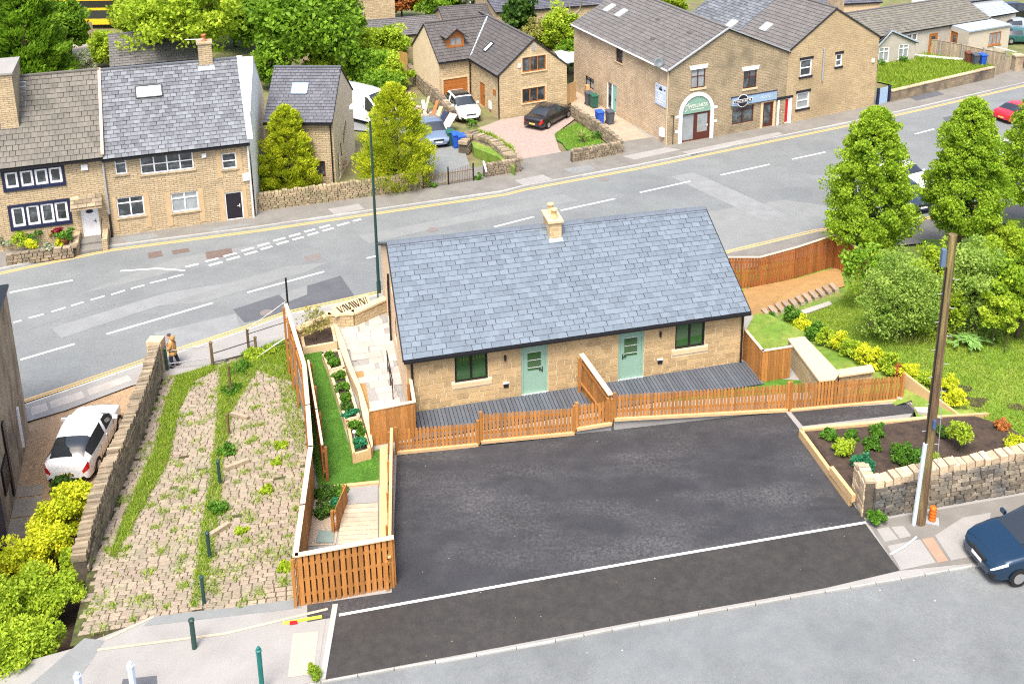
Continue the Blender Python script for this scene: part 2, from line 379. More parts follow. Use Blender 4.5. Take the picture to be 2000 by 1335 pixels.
L_lime = leafmat('leaf_lime', C(.20, .34, .015), C(.56, .68, .06), .45)
L_dark = leafmat('leaf_dark', C(.025, .075, .012), C(.10, .20, .025))
L_gold = leafmat('leaf_gold', C(.19, .31, .015), C(.78, .80, .05), .45)
L_yellow = leafmat('leaf_yellow', C(.30, .42, .015), C(.86, .82, .04), .35)
L_orange = leafmat('leaf_orange', C(.35, .12, .03), C(.62, .26, .08))
L_pale = leafmat('leaf_pale', C(.20, .26, .12), C(.55, .58, .42))
L_shrub = leafmat('leaf_shrub', C(.04, .13, .012), C(.15, .33, .03))
L_teal = leafmat('leaf_teal', C(.01, .12, .05), C(.06, .32, .14))
L_red = leafmat('leaf_red', C(.12, .01, .015), C(.35, .03, .04))
L_brown = leafmat('leaf_brown', C(.16, .09, .04), C(.30, .18, .08), .1)
L_grass = leafmat('leaf_grass', C(.12, .24, .012), C(.36, .46, .05), .35)
L_olive = leafmat('leaf_olive', C(.16, .17, .03), C(.38, .36, .10), .3)

# ---------------------------------------------------------------- builders
class Fr:
    """frame of a straight wall: a along the wall, b into the building, z up (absolute)"""
    def __init__(s, o, u, L=0): s.o = np.array([o[0], o[1], 0.]); s.z0 = o[2]; s.u = nrm([u[0], u[1], 0]); s.n = perp(s.u); s.L = L
    def w(s, a, b, z): return s.o + s.u*a + s.n*b + Z*z
    def hit(s, x, y, b=0):
        d = ray(x, y); t = ((s.o+s.n*b-CO)@s.n)/(d@s.n); P = CO+d*t-s.o; return P@s.u, P[2]
    def left(s, D): return Fr(V3(*s.w(0, D, s.z0)), -s.n, D)
    def right(s, D): return Fr(V3(*s.w(s.L, 0, s.z0)), s.n, D)
def frpx(p, q, z):
    A, B = G(*p, z), G(*q, z); return Fr(A, B-A, np.linalg.norm(B-A))
def clip(poly, rect):
    a0, a1, z0, z1 = rect
    for ax, v, sg in ((0, a0, 1), (0, a1, -1), (1, z0, 1), (1, z1, -1)):
        out = []
        for i in range(len(poly)):
            p, q = poly[i-1], poly[i]; dp, dq = (p[ax]-v)*sg, (q[ax]-v)*sg
            if (dp >= 0) != (dq >= 0):
                t = dp/(dp-dq); out.append((p[0]+(q[0]-p[0])*t, p[1]+(q[1]-p[1])*t))
            if dq >= 0: out.append(q)
        poly = out
        if not poly: return []
    return poly
def wall(mb, fr, poly, openings=(), recess=.12, b=0.):
    A = sorted({min(p[0] for p in poly), max(p[0] for p in poly), *[o[0] for o in openings], *[o[1] for o in openings]})
    ZZ = sorted({min(p[1] for p in poly), max(p[1] for p in poly), *[o[2] for o in openings], *[o[3] for o in openings]})
    for a0, a1 in zip(A, A[1:]):
        for z0, z1 in zip(ZZ, ZZ[1:]):
            if a1-a0 < 1e-4 or z1-z0 < 1e-4: continue
            if any(o[0] <= (a0+a1)/2 <= o[1] and o[2] <= (z0+z1)/2 <= o[3] for o in openings): continue
            q = clip(list(poly), (a0, a1, z0, z1))
            if len(q) > 2: mb.poly([fr.w(a, b, z) for a, z in q])
    for a0, a1, z0, z1 in openings:
        for p, q in (((a0, z0), (a0, z1)), ((a0, z1), (a1, z1)), ((a1, z1), (a1, z0)), ((a1, z0), (a0, z0))):
            mb.poly([fr.w(p[0], b, p[1]), fr.w(p[0], b+recess, p[1]), fr.w(q[0], b+recess, q[1]), fr.w(q[0], b, q[1])])
def fbox(mb, fr, a0, a1, b0, b1, z0, z1):
    return mb.box(fr.w((a0+a1)/2, (b0+b1)/2, (z0+z1)/2), fr.u*(a1-a0), fr.n*(b1-b0), Z*(z1-z0))
def window(parent, fr, op, fm, gm, nx=2, transom=0., recess=.1, sill=None, lintel=None, t=.07, sills=.08):
    a0, a1, z0, z1 = op; b0, b1 = recess-.05, recess+.03
    mb = MB()
    fbox(mb, fr, a0, a0+t, b0, b1, z0, z1); fbox(mb, fr, a1-t, a1, b0, b1, z0, z1)
    fbox(mb, fr, a0+t, a1-t, b0, b1, z0, z0+t); fbox(mb, fr, a0+t, a1-t, b0, b1, z1-t, z1)
    xs = [a0+t*.5+(a1-a0-t)*i/nx for i in range(nx+1)]
    for x in xs[1:-1]: fbox(mb, fr, x-t*.5, x+t*.5, b0, b1, z0+t, z1-t)
    zt = z1-(z1-z0)*transom
    if transom:
        for i in range(nx): fbox(mb, fr, xs[i]+t*.5, xs[i+1]-t*.5, b0+.004, b1-.004, zt-t*.4, zt+t*.4)
    wn = mb.build('window', fm, parent)
    for i in range(nx):
        for lo, hi in (((z0+t, zt-t*.4), (zt+t*.4, z1-t)) if transom else ((z0+t, z1-t),)):
            g = MB(); fbox(g, fr, xs[i]+t*.5, xs[i+1]-t*.5, recess+.0, recess+.02, lo, hi); g.build('pane', gm, wn)
    if sill: fbox(MB2 := MB(), fr, a0-.1, a1+.1, -.07, recess-.05, z0-sills, z0); MB2.build('sill', sill, wn)
    if lintel: fbox(MB3 := MB(), fr, a0-.12, a1+.12, -.03, .02, z1, z1+.2); MB3.build('lintel', lintel, wn)
    return wn
def opx(fr, x0, x1, yt, yb, b=0):          # opening from photo columns and rows (rows read at its middle)
    xc, yc = (x0+x1)/2, (yt+yb)/2
    return (fr.hit(x0, yc, b)[0], fr.hit(x1, yc, b)[0], fr.hit(xc, yb, b)[1], fr.hit(xc, yt, b)[1])
def door(parent, fr, op, dm, fm=None, gm=None, glaze=None, recess=.1, handle=1, t=.07, hm=None):
    a0, a1, z0, z1 = op
    mb = MB(); fbox(mb, fr, a0+t, a1-t, recess-.03, recess+.03, z0+.03, z1-t); d = mb.build('door', dm, parent)
    mb = MB(); fbox(mb, fr, a0, a0+t, recess-.06, recess+.03, z0, z1); fbox(mb, fr, a1-t, a1, recess-.06, recess+.03, z0, z1)
    fbox(mb, fr, a0+t, a1-t, recess-.06, recess+.03, z1-t, z1); fbox(mb, fr, a0+t, a1-t, recess-.06, recess+.03, z0, z0+.03); mb.build('door_frame', fm or dm, d)
    ah = a1-t-.12 if handle > 0 else a0+t+.12
    zm = z0+(z1-z0)*.47
    mb = MB(); fbox(mb, fr, ah-.018, ah+.018, recess-.045, recess-.03, zm-.12, zm+.12); fbox(mb, fr, ah-.13*(handle > 0)-.01, ah+.13*(handle < 0)+.01, recess-.085, recess-.06, zm, zm+.025)
    fbox(mb, fr, ah-.01, ah+.01, recess-.06, recess-.045, zm, zm+.025); mb.build('handle', hm or black_metal, d)
    if glaze:
        x0, x1, y0, y1 = glaze; W, Hh = a1-a0-2*t, z1-z0-t
        mb = MB(); fbox(mb, fr, a0+t+W*x0, a0+t+W*x1, recess-.042, recess-.031, z0+Hh*y0, z0+Hh*y1); mb.build('pane', gm or glass, d)
    return d
def tiles(P0, U, Vd, L, W, course, tw, th=.012, lap=1.18, rngf=None, jit=.006, stagger=.5, gap=.018, lift=.045):
    """boxes of a tiled slope: P0 eave corner, U along the eave, Vd up the slope"""
    U, Vd = nrm(U), nrm(Vd); N = np.cross(U, Vd); N = N if N[2] > 0 else -N
    out = []; n = max(1, round(W/course)); course = W/n
    for j in range(n):
        lo, hi = (0, L) if rngf is None else rngf((j+.5)*course)
        if hi-lo < .05: continue
        x = lo - (random.random()*.1+(j % 2)*stagger)*tw
        while x < hi-.02:
            x1 = min(x+tw*(1+random.uniform(-.04, .04)), hi); x0 = max(x, lo)
            if x1-x0 > .03:
                ln = min(course*lap, W-j*course+.02)
                vdir = nrm(Vd - N*(lift/ln))
                c = P0 + U*((x0+x1)/2) + Vd*(j*course+ln/2+random.uniform(-jit, jit)) + N*(lift/2+th/2+.004+random.uniform(0, jit*.5))
                out.append((c, U*(x1-x0-gap), vdir*ln, np.cross(U, vdir)*th))
            x = x1 if x1 >= hi else x+tw*(1)
    return out
def slope(parent, name, fr, a0, a1, be, ze, br, zr, mat, course, tw, base=None, rngf=None, limit=300, th=.014, **k):
    """roof slope between eave (b=be, z=ze) and ridge (b=br, z=zr)"""
    P0, P1 = fr.w(a0, be, ze), fr.w(a0, br, zr); Vd = P1-P0
    mb = MB(); N = nrm(np.cross(fr.u, Vd)); N = N if N[2] > 0 else -N
    W = np.linalg.norm(Vd)
    if rngf is None: q = [P0, fr.w(a1, be, ze), fr.w(a1, br, zr), P1]
    else:
        q = []
        for v in (0, W): q.append(rngf(v))
        vd = nrm(Vd); q = [P0+fr.u*q[0][0], P0+fr.u*q[0][1], P0+vd*W+fr.u*q[1][1], P0+vd*W+fr.u*q[1][0]]
    mb.prism([p-N*.1 for p in q], N*.1)
    r = mb.build('roof', base or roof_felt, parent)
    pieces(name, r, mat, tiles(P0, fr.u, Vd, a1-a0, W, course, tw, th=th, rngf=rngf, **k), limit, rest=name+'_field')
    return r
def skylight(parent, P, U, Vd, w, h, fm=black_metal, gm=None):
    U, Vd = nrm(U), nrm(Vd); N = np.cross(U, Vd); N = N if N[2] > 0 else -N
    mb = MB(); t = .07; c = P+N*.07
    mb.box(c-U*(w/2), U*t, Vd*h, N*.12); mb.box(c+U*(w/2), U*t, Vd*h, N*.12)
    mb.box(c-Vd*(h/2), U*(w-t), Vd*t, N*.12); mb.box(c+Vd*(h/2), U*(w-t), Vd*t, N*.12)
    s = mb.build('skylight', fm, parent); g = MB(); g.box(c, U*(w-t), Vd*(h-t), N*.06); g.build('pane', gm or skylight_m, s); return s
def chimney(parent, c, u, n, w, d, z0, z1, mat, pots=1, potm_=None, cap=None, alongn=True):
    mb = MB(); mb.box(V3(c[0], c[1], (z0+z1)/2), u*w, n*d, Z*(z1-z0)); ch = mb.build('chimney', mat, parent)
    if cap: MBc = MB(); MBc.box(V3(c[0], c[1], z1+.05), u*(w+.14), n*(d+.14), Z*.1); MBc.build('cap', cap, ch); z1 += .1
    ax = n if alongn else u; Ld = d if alongn else w
    for i in range(pots):
        p = V3(c[0], c[1], z1)+ax*((i+.5)/pots-.5)*Ld
        MB().lathe(p, [(.13, 0), (.15, .03), (.125, .06), (.115, .34), (.15, .36), (.15, .42), (.09, .42), (.09, .3)], 14).build('pot', potm_ or potm, ch, True)
    return ch
def gutter(parent, fr, a0, a1, b, z, mat=black_metal, name='gutter'):
    mb = MB(); fbox(mb, fr, a0, a1, b-.13, b, z-.1, z); return mb.build(name, mat, parent)
def downpipe(parent, P, z1, z0, mat=black_metal, r=.045):
    return MB().tube([V3(P[0], P[1], z0), V3(P[0], P[1], z1)], r, 8).build('downpipe', mat, parent)
def inpoly(P, poly):
    x, y = P[:, 0], P[:, 1]; r = np.zeros(len(P), bool); n = len(poly)
    for i in range(n):
        x1, y1, x2, y2 = *poly[i][:2], *poly[i-1][:2]
        c = ((y1 > y) != (y2 > y)) & (x < (x2-x1)*(y-y1)/((y2-y1) or 1e-9)+x1); r ^= c
    return r
def sample(poly, n):
    poly = [np.asarray(p)[:2] for p in poly]; lo, hi = np.min(poly, 0), np.max(poly, 0); out = np.zeros((0, 2))
    while len(out) < n:
        q = rng.uniform(lo, hi, (n*2, 2)); out = np.vstack([out, q[inpoly(q, poly)]])
    return out[:n]
def sheetpx(name, pts, z, mat, parent=None, thick=0.):
    P = [G(x, y, z) for x, y in pts]; mb = MB()
    if thick: mb.prism([p-Z*thick for p in P], Z*thick)
    else:
        a = sum(P[i-1][0]*P[i][1]-P[i][0]*P[i-1][1] for i in range(len(P)))
        mb.poly(P if a > 0 else P[::-1])
    return mb.build(name, mat, parent)
def strip(mb, P, off0, off1, z):           # ribbon along a polyline of points, between two side offsets
    P = [np.array([*p[:2], 0.]) for p in P]; n = len(P); A, B = [], []
    for i in range(n):
        d = nrm(P[min(i+1, n-1)]-P[max(i-1, 0)]); m = perp(d)
        A.append(P[i]+m*off0+Z*z); B.append(P[i]+m*off1+Z*z)
    for i in range(n-1): mb.poly([A[i], A[i+1], B[i+1], B[i]] if off1 > off0 else [B[i], B[i+1], A[i+1], A[i]])
    return A, B
def resample(P, step):
    P = [np.asarray(p, float) for p in P]; out = [P[0]]
    for p, q in zip(P, P[1:]):
        k = max(1, round(np.linalg.norm(q-p)/step)); out += [p+(q-p)*i/k for i in range(1, k+1)]
    return out
# foliage -----------------------------------------------------------
def leaf_obj(name, mat, parent, c, size, v, up=.25, aspect=.65, axis=None):
    n = len(c); a = rng.normal(size=(n, 3)); a /= np.linalg.norm(a, axis=1)[:, None]
    if axis is not None: a = a*.45+axis; a /= np.linalg.norm(a, axis=1)[:, None]
    b = rng.normal(size=(n, 3)); b[:, 2] *= (1-up); b -= a*(a*b).sum(1)[:, None]; b /= np.linalg.norm(b, axis=1)[:, None]
    s = np.asarray(size)[:, None] if np.ndim(size) else np.full((n, 1), size)
    v4 = np.stack([c-a*s, c-b*s*aspect, c+a*s, c+b*s*aspect], 1).reshape(-1, 3)
    me = bpy.data.meshes.new(name); me.vertices.add(4*n); me.loops.add(4*n); me.polygons.add(n)
    me.vertices.foreach_set('co', v4.ravel()); me.loops.foreach_set('vertex_index', np.arange(4*n, dtype=np.int32))
    me.polygons.foreach_set('loop_start', np.arange(0, 4*n, 4, dtype=np.int32))
    at = me.attributes.new('v', 'FLOAT', 'POINT'); at.data.foreach_set('value', np.repeat(np.clip(v, 0, 1), 4).astype(np.float32))
    me.update(calc_edges=True); me.materials.append(mat)
    return link(name, me, parent)
def ell_clumps(c, r, nc, hollow=.55, low=-.8):
    d = rng.normal(size=(nc*3, 3)); d /= np.linalg.norm(d, axis=1)[:, None]; d = d[d[:, 2] > low][:nc]
    k = rng.uniform(hollow, 1, (len(d), 1))**.6
    az = np.arctan2(d[:, 1], d[:, 0]); p1, p2, p3 = rng.uniform(0, 6.28, 3)
    k = k*(1+.16*np.sin(3*az+p1+2*d[:, 2])+.12*np.sin(5*az+p2)+.12*np.sin(4*d[:, 2]*3+p3))[:, None]*rng.uniform(.85, 1.15, (len(d), 1))
    return np.asarray(c)+d*k*np.asarray(r)
def clump_leaves(cl, cr, per):
    n = len(cl); d = rng.normal(size=(n*per, 3)); d /= np.linalg.norm(d, axis=1)[:, None]
    k = rng.uniform(.2, 1, (n*per, 1))**.5
    rr = np.repeat(cr if np.ndim(cr) else np.full(n, cr), per)[:, None]
    return np.repeat(cl, per, 0)+d*k*rr*np.array([1, 1, .75]), np.repeat(np.arange(n), per)
def tree(name, label, P, cz, r, mat, nc=90, per=110, leaf=.16, cr=None, trunk=.18, group=None, cat='tree', bare=0, lean=(0, 0), tm=None, hollow=.5):
    """P base, cz crown centre height above base, r crown radii"""
    P = np.asarray(P, float); t = thing(name, label, cat, P, group)
    c = P+V3(lean[0], lean[1], cz); r = np.array(r)
    cl = ell_clumps(c, r*.84, nc, hollow); cr = cr or float(np.mean(r))*.3
    crs = rng.uniform(.4, 1.35, len(cl))*cr
    L, idx = clump_leaves(cl, crs, per)
    v = rng.uniform(0, 1, len(cl))[idx]*.55+rng.uniform(0, .45, len(L))
    leaf_obj('crown', mat, t, L, leaf*rng.uniform(.6, 1.3, len(L)), v)
    mb = MB(); top = c+V3(0, 0, r[2]*.3)
    mid = P*.5+c*.5+V3(random.uniform(-.1, .1), random.uniform(-.1, .1), -(cz*.5)*.0)
    mb.tube([P-Z*.2, P*.6+mid*.4, mid, c, top], [trunk*1.15, trunk, trunk*.85, trunk*.5, trunk*.12], 8)
    for i in range(min(14, len(cl))):
        q = cl[i*len(cl)//14 if len(cl) >= 14 else i]; s = mid+(c-mid)*random.uniform(0, .9)
        mb.tube([s, s*.5+q*.5+V3(0, 0, .1), q], [trunk*.4, trunk*.25, trunk*.06], 6)
    mb.build('trunk', tm or bark, t, True)
    return t
def shrub(name, label, P, r, h, mat, n=900, leaf=.05, group=None, cat='shrub', nc=24, flat=False):
    P = np.asarray(P, float); t = thing(name, label, cat, P, group)
    cl = ell_clumps(P+Z*h*.45, np.array([r*.78, r*.78, h*.45]), nc, .45, -.6)
    L, idx = clump_leaves(cl, r*.36, max(6, n//nc))
    L[:, 2] = np.maximum(L[:, 2], P[2]+.01)
    v = rng.uniform(0, 1, nc)[np.minimum(idx, nc-1)]*.5+rng.uniform(0, .5, len(L))
    leaf_obj('foliage', mat, t, L, leaf*rng.uniform(.6, 1.3, len(L)), v)
    mb = MB()
    for q in cl[:5]: mb.tube([P-Z*.05, P*.5+q*.5, q], [.018, .012, .005], 5)
    mb.build('stem', bark, t)
    return t
def conifer(name, label, P, h, r, mat, n=16000, leaf=.13, group=None, prof=None, trunkh=.3):
    P = np.asarray(P, float); t = thing(name, label, 'tree', P, group)
    prof = prof or (lambda k: (math.sin(min(1, k*4.5+.35)*math.pi/2))*(1-k)**.75)
    nb = 380; cls = []
    for i in range(nb):
        k = (i+.5)/nb; k = k**1.25; rad = r*prof(k)
        a = i*2.4+random.uniform(-.4, .4); q = rad*random.uniform(.35, 1.05)**.7*(1+.07*math.sin(3*a+9*k))
        cls.append((q*math.cos(a), q*math.sin(a), trunkh+(h-trunkh)*k*.97))
    cls = np.array(cls); cr = r*.2*rng.uniform(.6, 1.3, nb)*(1.1-.6*((cls[:, 2]-trunkh)/(h-trunkh)))
    L, idx = clump_leaves(cls, cr, n//nb)
    out = cls[idx]*np.array([1, 1, 0]); out /= np.linalg.norm(out, axis=1)[:, None]+1e-6
    v = rng.uniform(0, 1, nb)[idx]*.45+rng.uniform(0, .55, len(L))
    leaf_obj('crown', mat, t, L+P, leaf*rng.uniform(.5, 1.3, len(L)), v, axis=out*.8+np.array([0, 0, .75]), aspect=.35)
    MB().tube([P-Z*.2, P+Z*h*.5, P+Z*h*.93], [r*.1, r*.07, .02], 7).build('trunk', bark, t, True)
    return t
def grass(name, label, pts, zf, mat, h=.12, wd=.012, lean=.5, cat='grass', parent=None):
    """pts (n,2) blade feet, zf level function"""
    n = len(pts); z = np.array([zf(p[0], p[1]) for p in pts]); c = np.column_stack([pts, z])
    a = rng.uniform(0, 2*np.pi, n); hh = h*rng.uniform(.4, 1.3, n); d = np.stack([np.cos(a), np.sin(a), np.zeros(n)], 1)
    l = rng.normal(size=(n, 3))*lean; l[:, 2] = 1
    v = np.stack([c-d*wd, c+d*wd, c+l*hh[:, None]], 1).reshape(-1, 3)
    me = bpy.data.meshes.new(name); me.vertices.add(3*n); me.loops.add(3*n); me.polygons.add(n)
    me.vertices.foreach_set('co', v.ravel()); me.loops.foreach_set('vertex_index', np.arange(3*n, dtype=np.int32)); me.polygons.foreach_set('loop_start', np.arange(0, 3*n, 3, dtype=np.int32))
    at = me.attributes.new('v', 'FLOAT', 'POINT'); at.data.foreach_set('value', np.repeat(rng.uniform(0, 1, n), 3).astype(np.float32))
    me.update(calc_edges=True); me.materials.append(mat)
    return stuff(link(name, me, parent), label, cat)
def drywall(name, label, path, zb, h, th, mat=None, course=.17, slen=.36, coping=True, group=None, face=True, limit=300, copm=None, coph=.26, core=None, both=False, cat='stone wall', coplen=.16):
    """rubble wall along a path of world points; zb(x, y) foot level, h height (number or list per point)"""
    mat = mat or drystone; P = [np.array([*p[:2], 0.]) for p in path]
    hs = h if hasattr(h, '__len__') else [h]*len(P)
    t = thing(name, label, cat, V3(*P[0][:2], zb(*P[0][:2])), group)
    mb = MB(); st, cp = [], []
    for i in range(len(P)-1):
        p, q = P[i], P[i+1]; L = np.linalg.norm(q-p); u = (q-p)/L; n = perp(u)
        zp, zq = zb(*p[:2]), zb(*q[:2]); k = th/2-.03
        A = [p-n*k+Z*(zp-.3), p+n*k+Z*(zp-.3), q+n*k+Z*(zq-.3), q-n*k+Z*(zq-.3)]; B = [p-n*k+Z*(zp+hs[i]), p+n*k+Z*(zp+hs[i]), q+n*k+Z*(zq+hs[i+1]), q-n*k+Z*(zq+hs[i+1])]
        mb.add(A+B, [(0, 1, 2, 3), (7, 6, 5, 4), (0, 4, 5, 1), (1, 5, 6, 2), (2, 6, 7, 3), (3, 7, 4, 0)])
        lv = lambda x: zp+(zq-zp)*x/L
        hv = lambda x: hs[i]+(hs[i+1]-hs[i])*x/L
        if face:
            nr = max(1, int(max(hs[i], hs[i+1])/course))
            for sg in ((-1, 1) if both else ((-1,) if (CO-p)@n < 0 else (1,))):
                for j in range(nr):
                    x = -random.random()*slen*.5
                    while x < L:
                        ln = slen*random.uniform(.5, 1.5); x1 = min(x+ln, L); x0 = max(x, 0)
                        xm = (x0+x1)/2
                        if x1-x0 > .08 and (j+.7)*course < hv(xm):
                            st.append((p+u*xm+n*sg*(th/2-.03+random.uniform(0, .02))+Z*(lv(xm)+(j+.5)*hv(xm)/nr), u*(x1-x0-.015), n*.1, Z*(hv(xm)/nr-.012)))
                        x += ln
        if coping:
            x = 0
            while x < L-.04:
                ln = coplen*random.uniform(.7, 1.4); xm = x+ln/2; hh = coph*random.uniform(.7, 1.2)
                cp.append((p+u*xm+Z*(lv(xm)+hv(xm)+hh*.45), nrm(u+Z*random.uniform(-.12, .25))*ln*.95, n*(th*random.uniform(.95, 1.15)), Z*hh)); x += ln
    mb.build('core', core or drystone_core, t)
    if st: pieces('stone', t, mat, st, limit, 'stone', 5, 'stone_field')
    if cp: pieces('coping_stone', t, copm or mat, cp, limit, 'stone', 5, 'coping_field')
    return t
def plainwall(name, label, path, zb, h, th, mat, cap=None, capt=.08, cat='stone wall', group=None):
    P = [np.array([*p[:2], 0.]) for p in path]; t = thing(name, label, cat, V3(*P[0][:2], zb(*P[0][:2])), group)
    hs = h if hasattr(h, '__len__') else [h]*len(P); mb, mc = MB(), MB()
    for i in range(len(P)-1):
        p, q = P[i], P[i+1]; n = perp(nrm(q-p)); u = nrm(q-p)
        for m, k, z0, z1, e in ((mb, th/2, -.3, 0, 0), (mc, th/2+.04, 0, capt, .03)):
            if m is mc and not cap: continue
            pp, qq = p-u*e, q+u*e
            zp, zq = zb(*p[:2]), zb(*q[:2])
            lo = [zp+(hs[i] if z0 >= 0 else z0), zq+(hs[i+1] if z0 >= 0 else z0)]; hi = [zp+hs[i]+z1, zq+hs[i+1]+z1]
            m.add([pp-n*k+Z*lo[0], pp+n*k+Z*lo[0], qq+n*k+Z*lo[1], qq-n*k+Z*lo[1], pp-n*k+Z*hi[0], pp+n*k+Z*hi[0], qq+n*k+Z*hi[1], qq-n*k+Z*hi[1]],
                  [(0, 1, 2, 3), (7, 6, 5, 4), (0, 4, 5, 1), (1, 5, 6, 2), (2, 6, 7, 3), (3, 7, 4, 0)])
    mb.build('wall', mat, t)
    if cap: mc.build('coping', cap, t)
    return t
def boardfence(name, label, pts, mat=None, bw=.12, gap=.012, cap=timber_cap, side=1, group=None, rails=(.25, .8), capw=.12, posts=True, thick=.022, limit=300, shape='cube', gravel_board=None, cat='fence', alt=0.):
    """pts: (x, y, zbottom, ztop) along the fence"""
    mat = mat or timber; pts = [np.asarray(p, float) for p in pts]
    t = thing(name, label, cat, pts[0][:3], group); bs = []
    for i, (p, q) in enumerate(zip(pts, pts[1:])):
        d = np.array([*(q-p)[:2], 0.]); L = np.linalg.norm(d); u = d/L; n = perp(u)*side
        k = max(1, round(L/(bw+gap))); s = L/k
        for j in range(k):
            f = (j+.5)/k; m = p+(q-p)*f
            bs.append((V3(m[0], m[1], (m[2]+m[3])/2)+n*(alt if j % 2 else 0), u*(s-gap), n*thick, Z*(m[3]-m[2])+u*0))
        for r in rails:
            mb = MB(); z0, z1 = p[2]+(p[3]-p[2])*r, q[2]+(q[3]-q[2])*r
            A = V3(p[0], p[1], z0)-n*.045; B = V3(q[0], q[1], z1)-n*.045
            mb.box((A+B)/2, B-A, n*.05, Z*.08); mb.build('rail', mat, t)
        if cap:
            mb = MB(); A = V3(p[0], p[1], p[3]+.02); B = V3(q[0], q[1], q[3]+.02); e = nrm(B-A)
            mb.box((A+B)/2-n*.02, B-A+e*.06, n*capw, Z*.04); mb.build('cap', cap, t)
        if posts:
            np_ = max(1, round(L/1.9))
            for j in range(np_+(1 if i == len(pts)-2 else 0)):
                m = p+(q-p)*j/np_; piece('post', t, mat, V3(m[0], m[1], (m[2]+m[3])/2-.06)-n*.12, u*.09, n*.09, Z*(m[3]-m[2]-.1))
        if gravel_board:
            mb = MB(); A, B = V3(*p[:3]), V3(*q[:3]); mb.box((A+B)/2-Z*(gravel_board/2)+n*.01, B-A, n*.06, Z*gravel_board); mb.build('plinth', timber_pale, t)
    pieces('board' if shape == 'cube' else 'picket', t, mat, bs, limit, shape, rest='board_field')
    return t

# ---------------------------------------------------------------- ground, roads, pavements
ground = MB().poly([(-700, -300, ROAD-.06), (700, -300, ROAD-.06), (700, 900, ROAD-.06), (-700, 900, ROAD-.06)]).build('ground', earth)
structure(ground)
FARK = [(-420, 640), (-150, 562), (51, 517), (218, 483), (502, 446), (700, 417), (983, 376), (1018, 367), (1250, 324), (1664, 240), (1796, 211), (2000, 164), (2300, 100)]
NEARK = [(-420, 950), (52, 791), (285, 711), (480, 647), (561, 617), (742, 577), (1100, 535), (1419, 499), (1601, 455), (1800, 436), (2000, 380), (2300, 300)]
fk = [G(x, y, ROAD) for x, y in FARK]; nk = [G(x, y, ROAD) for x, y in NEARK]
def zone(z): return lambda x, y: z
road = MB().poly([p for p in nk]+[p for p in fk[::-1]]).build('main_road', asphalt); structure(road)
def dash(p, q, wd=.13, m=white_paint, z=ROAD+.006, par=None, name='lane_marking'):
    A, B = G(*p, z), G(*q, z); n = perp(nrm(B-A))*wd/2
    MB().poly([A-n, B-n, B+n, A+n]).build(name, m, par or road)
for p, q in [((40, 702), (146, 671)), ((208, 652), (416, 591)), ((483, 571), (633, 530)), ((716, 504), (738, 499)), ((965, 443), (1043, 423)), ((1095, 411), (1201, 388)), ((1250, 376), (1348, 354)),
             ((1407, 342), (1503, 321)), ((1547, 311), (1612, 297)), ((1742, 271), (1757, 268)), ((1787, 262), (1824, 252)), ((1912, 231), (1945, 224)), ((19, 571), (142, 547))]: dash(p, q, .15)
z2 = lambda x, y: (x/2.67, 520+y/2.67)
for a, b, c, d in [(70, 292, 112, 281), (150, 269, 229, 248), (268, 237, 341, 214), (372, 205, 437, 185), (472, 175, 546, 154), (580, 147, 652, 125), (682, 116, 753, 97), (782, 87, 868, 66), (878, 62, 956, 42)]: dash(z2(a, b), z2(c, d), .13)
for p, q in [((235, 529), (307, 524)), ((306.5, 524), (361, 528))]: dash(p, q, .14)
z1 = lambda x, y: (x/2.567, y/2.567)
for a, b, c, d in [(930, 1338, 995, 1322), (1030, 1310, 1095, 1294), (1048, 1330, 1115, 1312), (1120, 1285, 1185, 1268), (1137, 1303, 1202, 1285), (1210, 1258, 1272, 1241), (1227, 1276, 1288, 1259), (1292, 1233, 1350, 1217), (1307, 1250, 1365, 1234),
                   (1370, 1208, 1430, 1191), (1387, 1225, 1446, 1208), (1450, 1185, 1506, 1170), (1467, 1202, 1522, 1187), (1525, 1162, 1580, 1148), (1541, 1179, 1596, 1164), (1602, 1142, 1654, 1128), (1617, 1158, 1673, 1142), (1690, 1131, 1750, 1115), (1770, 1108, 1810, 1098)]: dash(z1(a, b), z1(c, d), .2)
for P, sg in ((fk, -1), (nk, 1)):
    for o in (.22, .42):
        mb = MB(); strip(mb, resample(P[1:-1], 4), sg*o, sg*(o+.11), ROAD+.006); mb.build('yellow_line', yellow_paint, road)
patch = lambda pts, m, k=0: sheetpx('repair_patch', pts, ROAD+.003+k*.0012, m, road)
patch([(455, 604), (560, 570), (665, 538), (692, 577), (560, 612), (478, 630)], asphalt_dark)
patch([(545, 575), (600, 557), (600, 575), (560, 590)], asphalt_light, 1)
patch([(401, 492), (452, 484), (456, 499), (404, 507)], M('brown_patch', C(.13, .095, .08), .9, .2, 4), 1)
patch([(288, 494), (315, 489), (318, 500), (291, 505)], MATS['brown_patch'], 2)
patch([(335, 489), (368, 484), (371, 491), (338, 497)], MATS['brown_patch'], 1)
patch([(594, 500), (625, 494), (629, 506), (597, 512)], M('iron', C(.17, .15, .14), .7, .2, 9), 1)
patch([(340, 505), (500, 478), (560, 470), (300, 540), (150, 575)], asphalt_light)
patch([(1280, 430), (1530, 390), (1640, 405), (1640, 440), (1450, 490), (1400, 500)], asphalt_light)
patch([(700, 460), (880, 425), (1100, 380), (1130, 392), (880, 440), (720, 475)], asphalt_light, 1)
patch([(1840, 230), (1880, 222), (1935, 262), (1890, 275)], asphalt_dark)
patch([(270, 600), (420, 560), (560, 520), (640, 512), (600, 530), (400, 590)], asphalt_light, 2)
patch([(1310, 345), (1355, 336), (1540, 420), (1490, 430)], asphalt_dark if False else M('asphalt_mid', C(.2, .21, .213), .85, .12, 1.5, .2, 60), 1)
patch([(100, 640), (330, 570), (480, 548), (300, 600), (120, 660)], MATS['asphalt_mid'], 3)
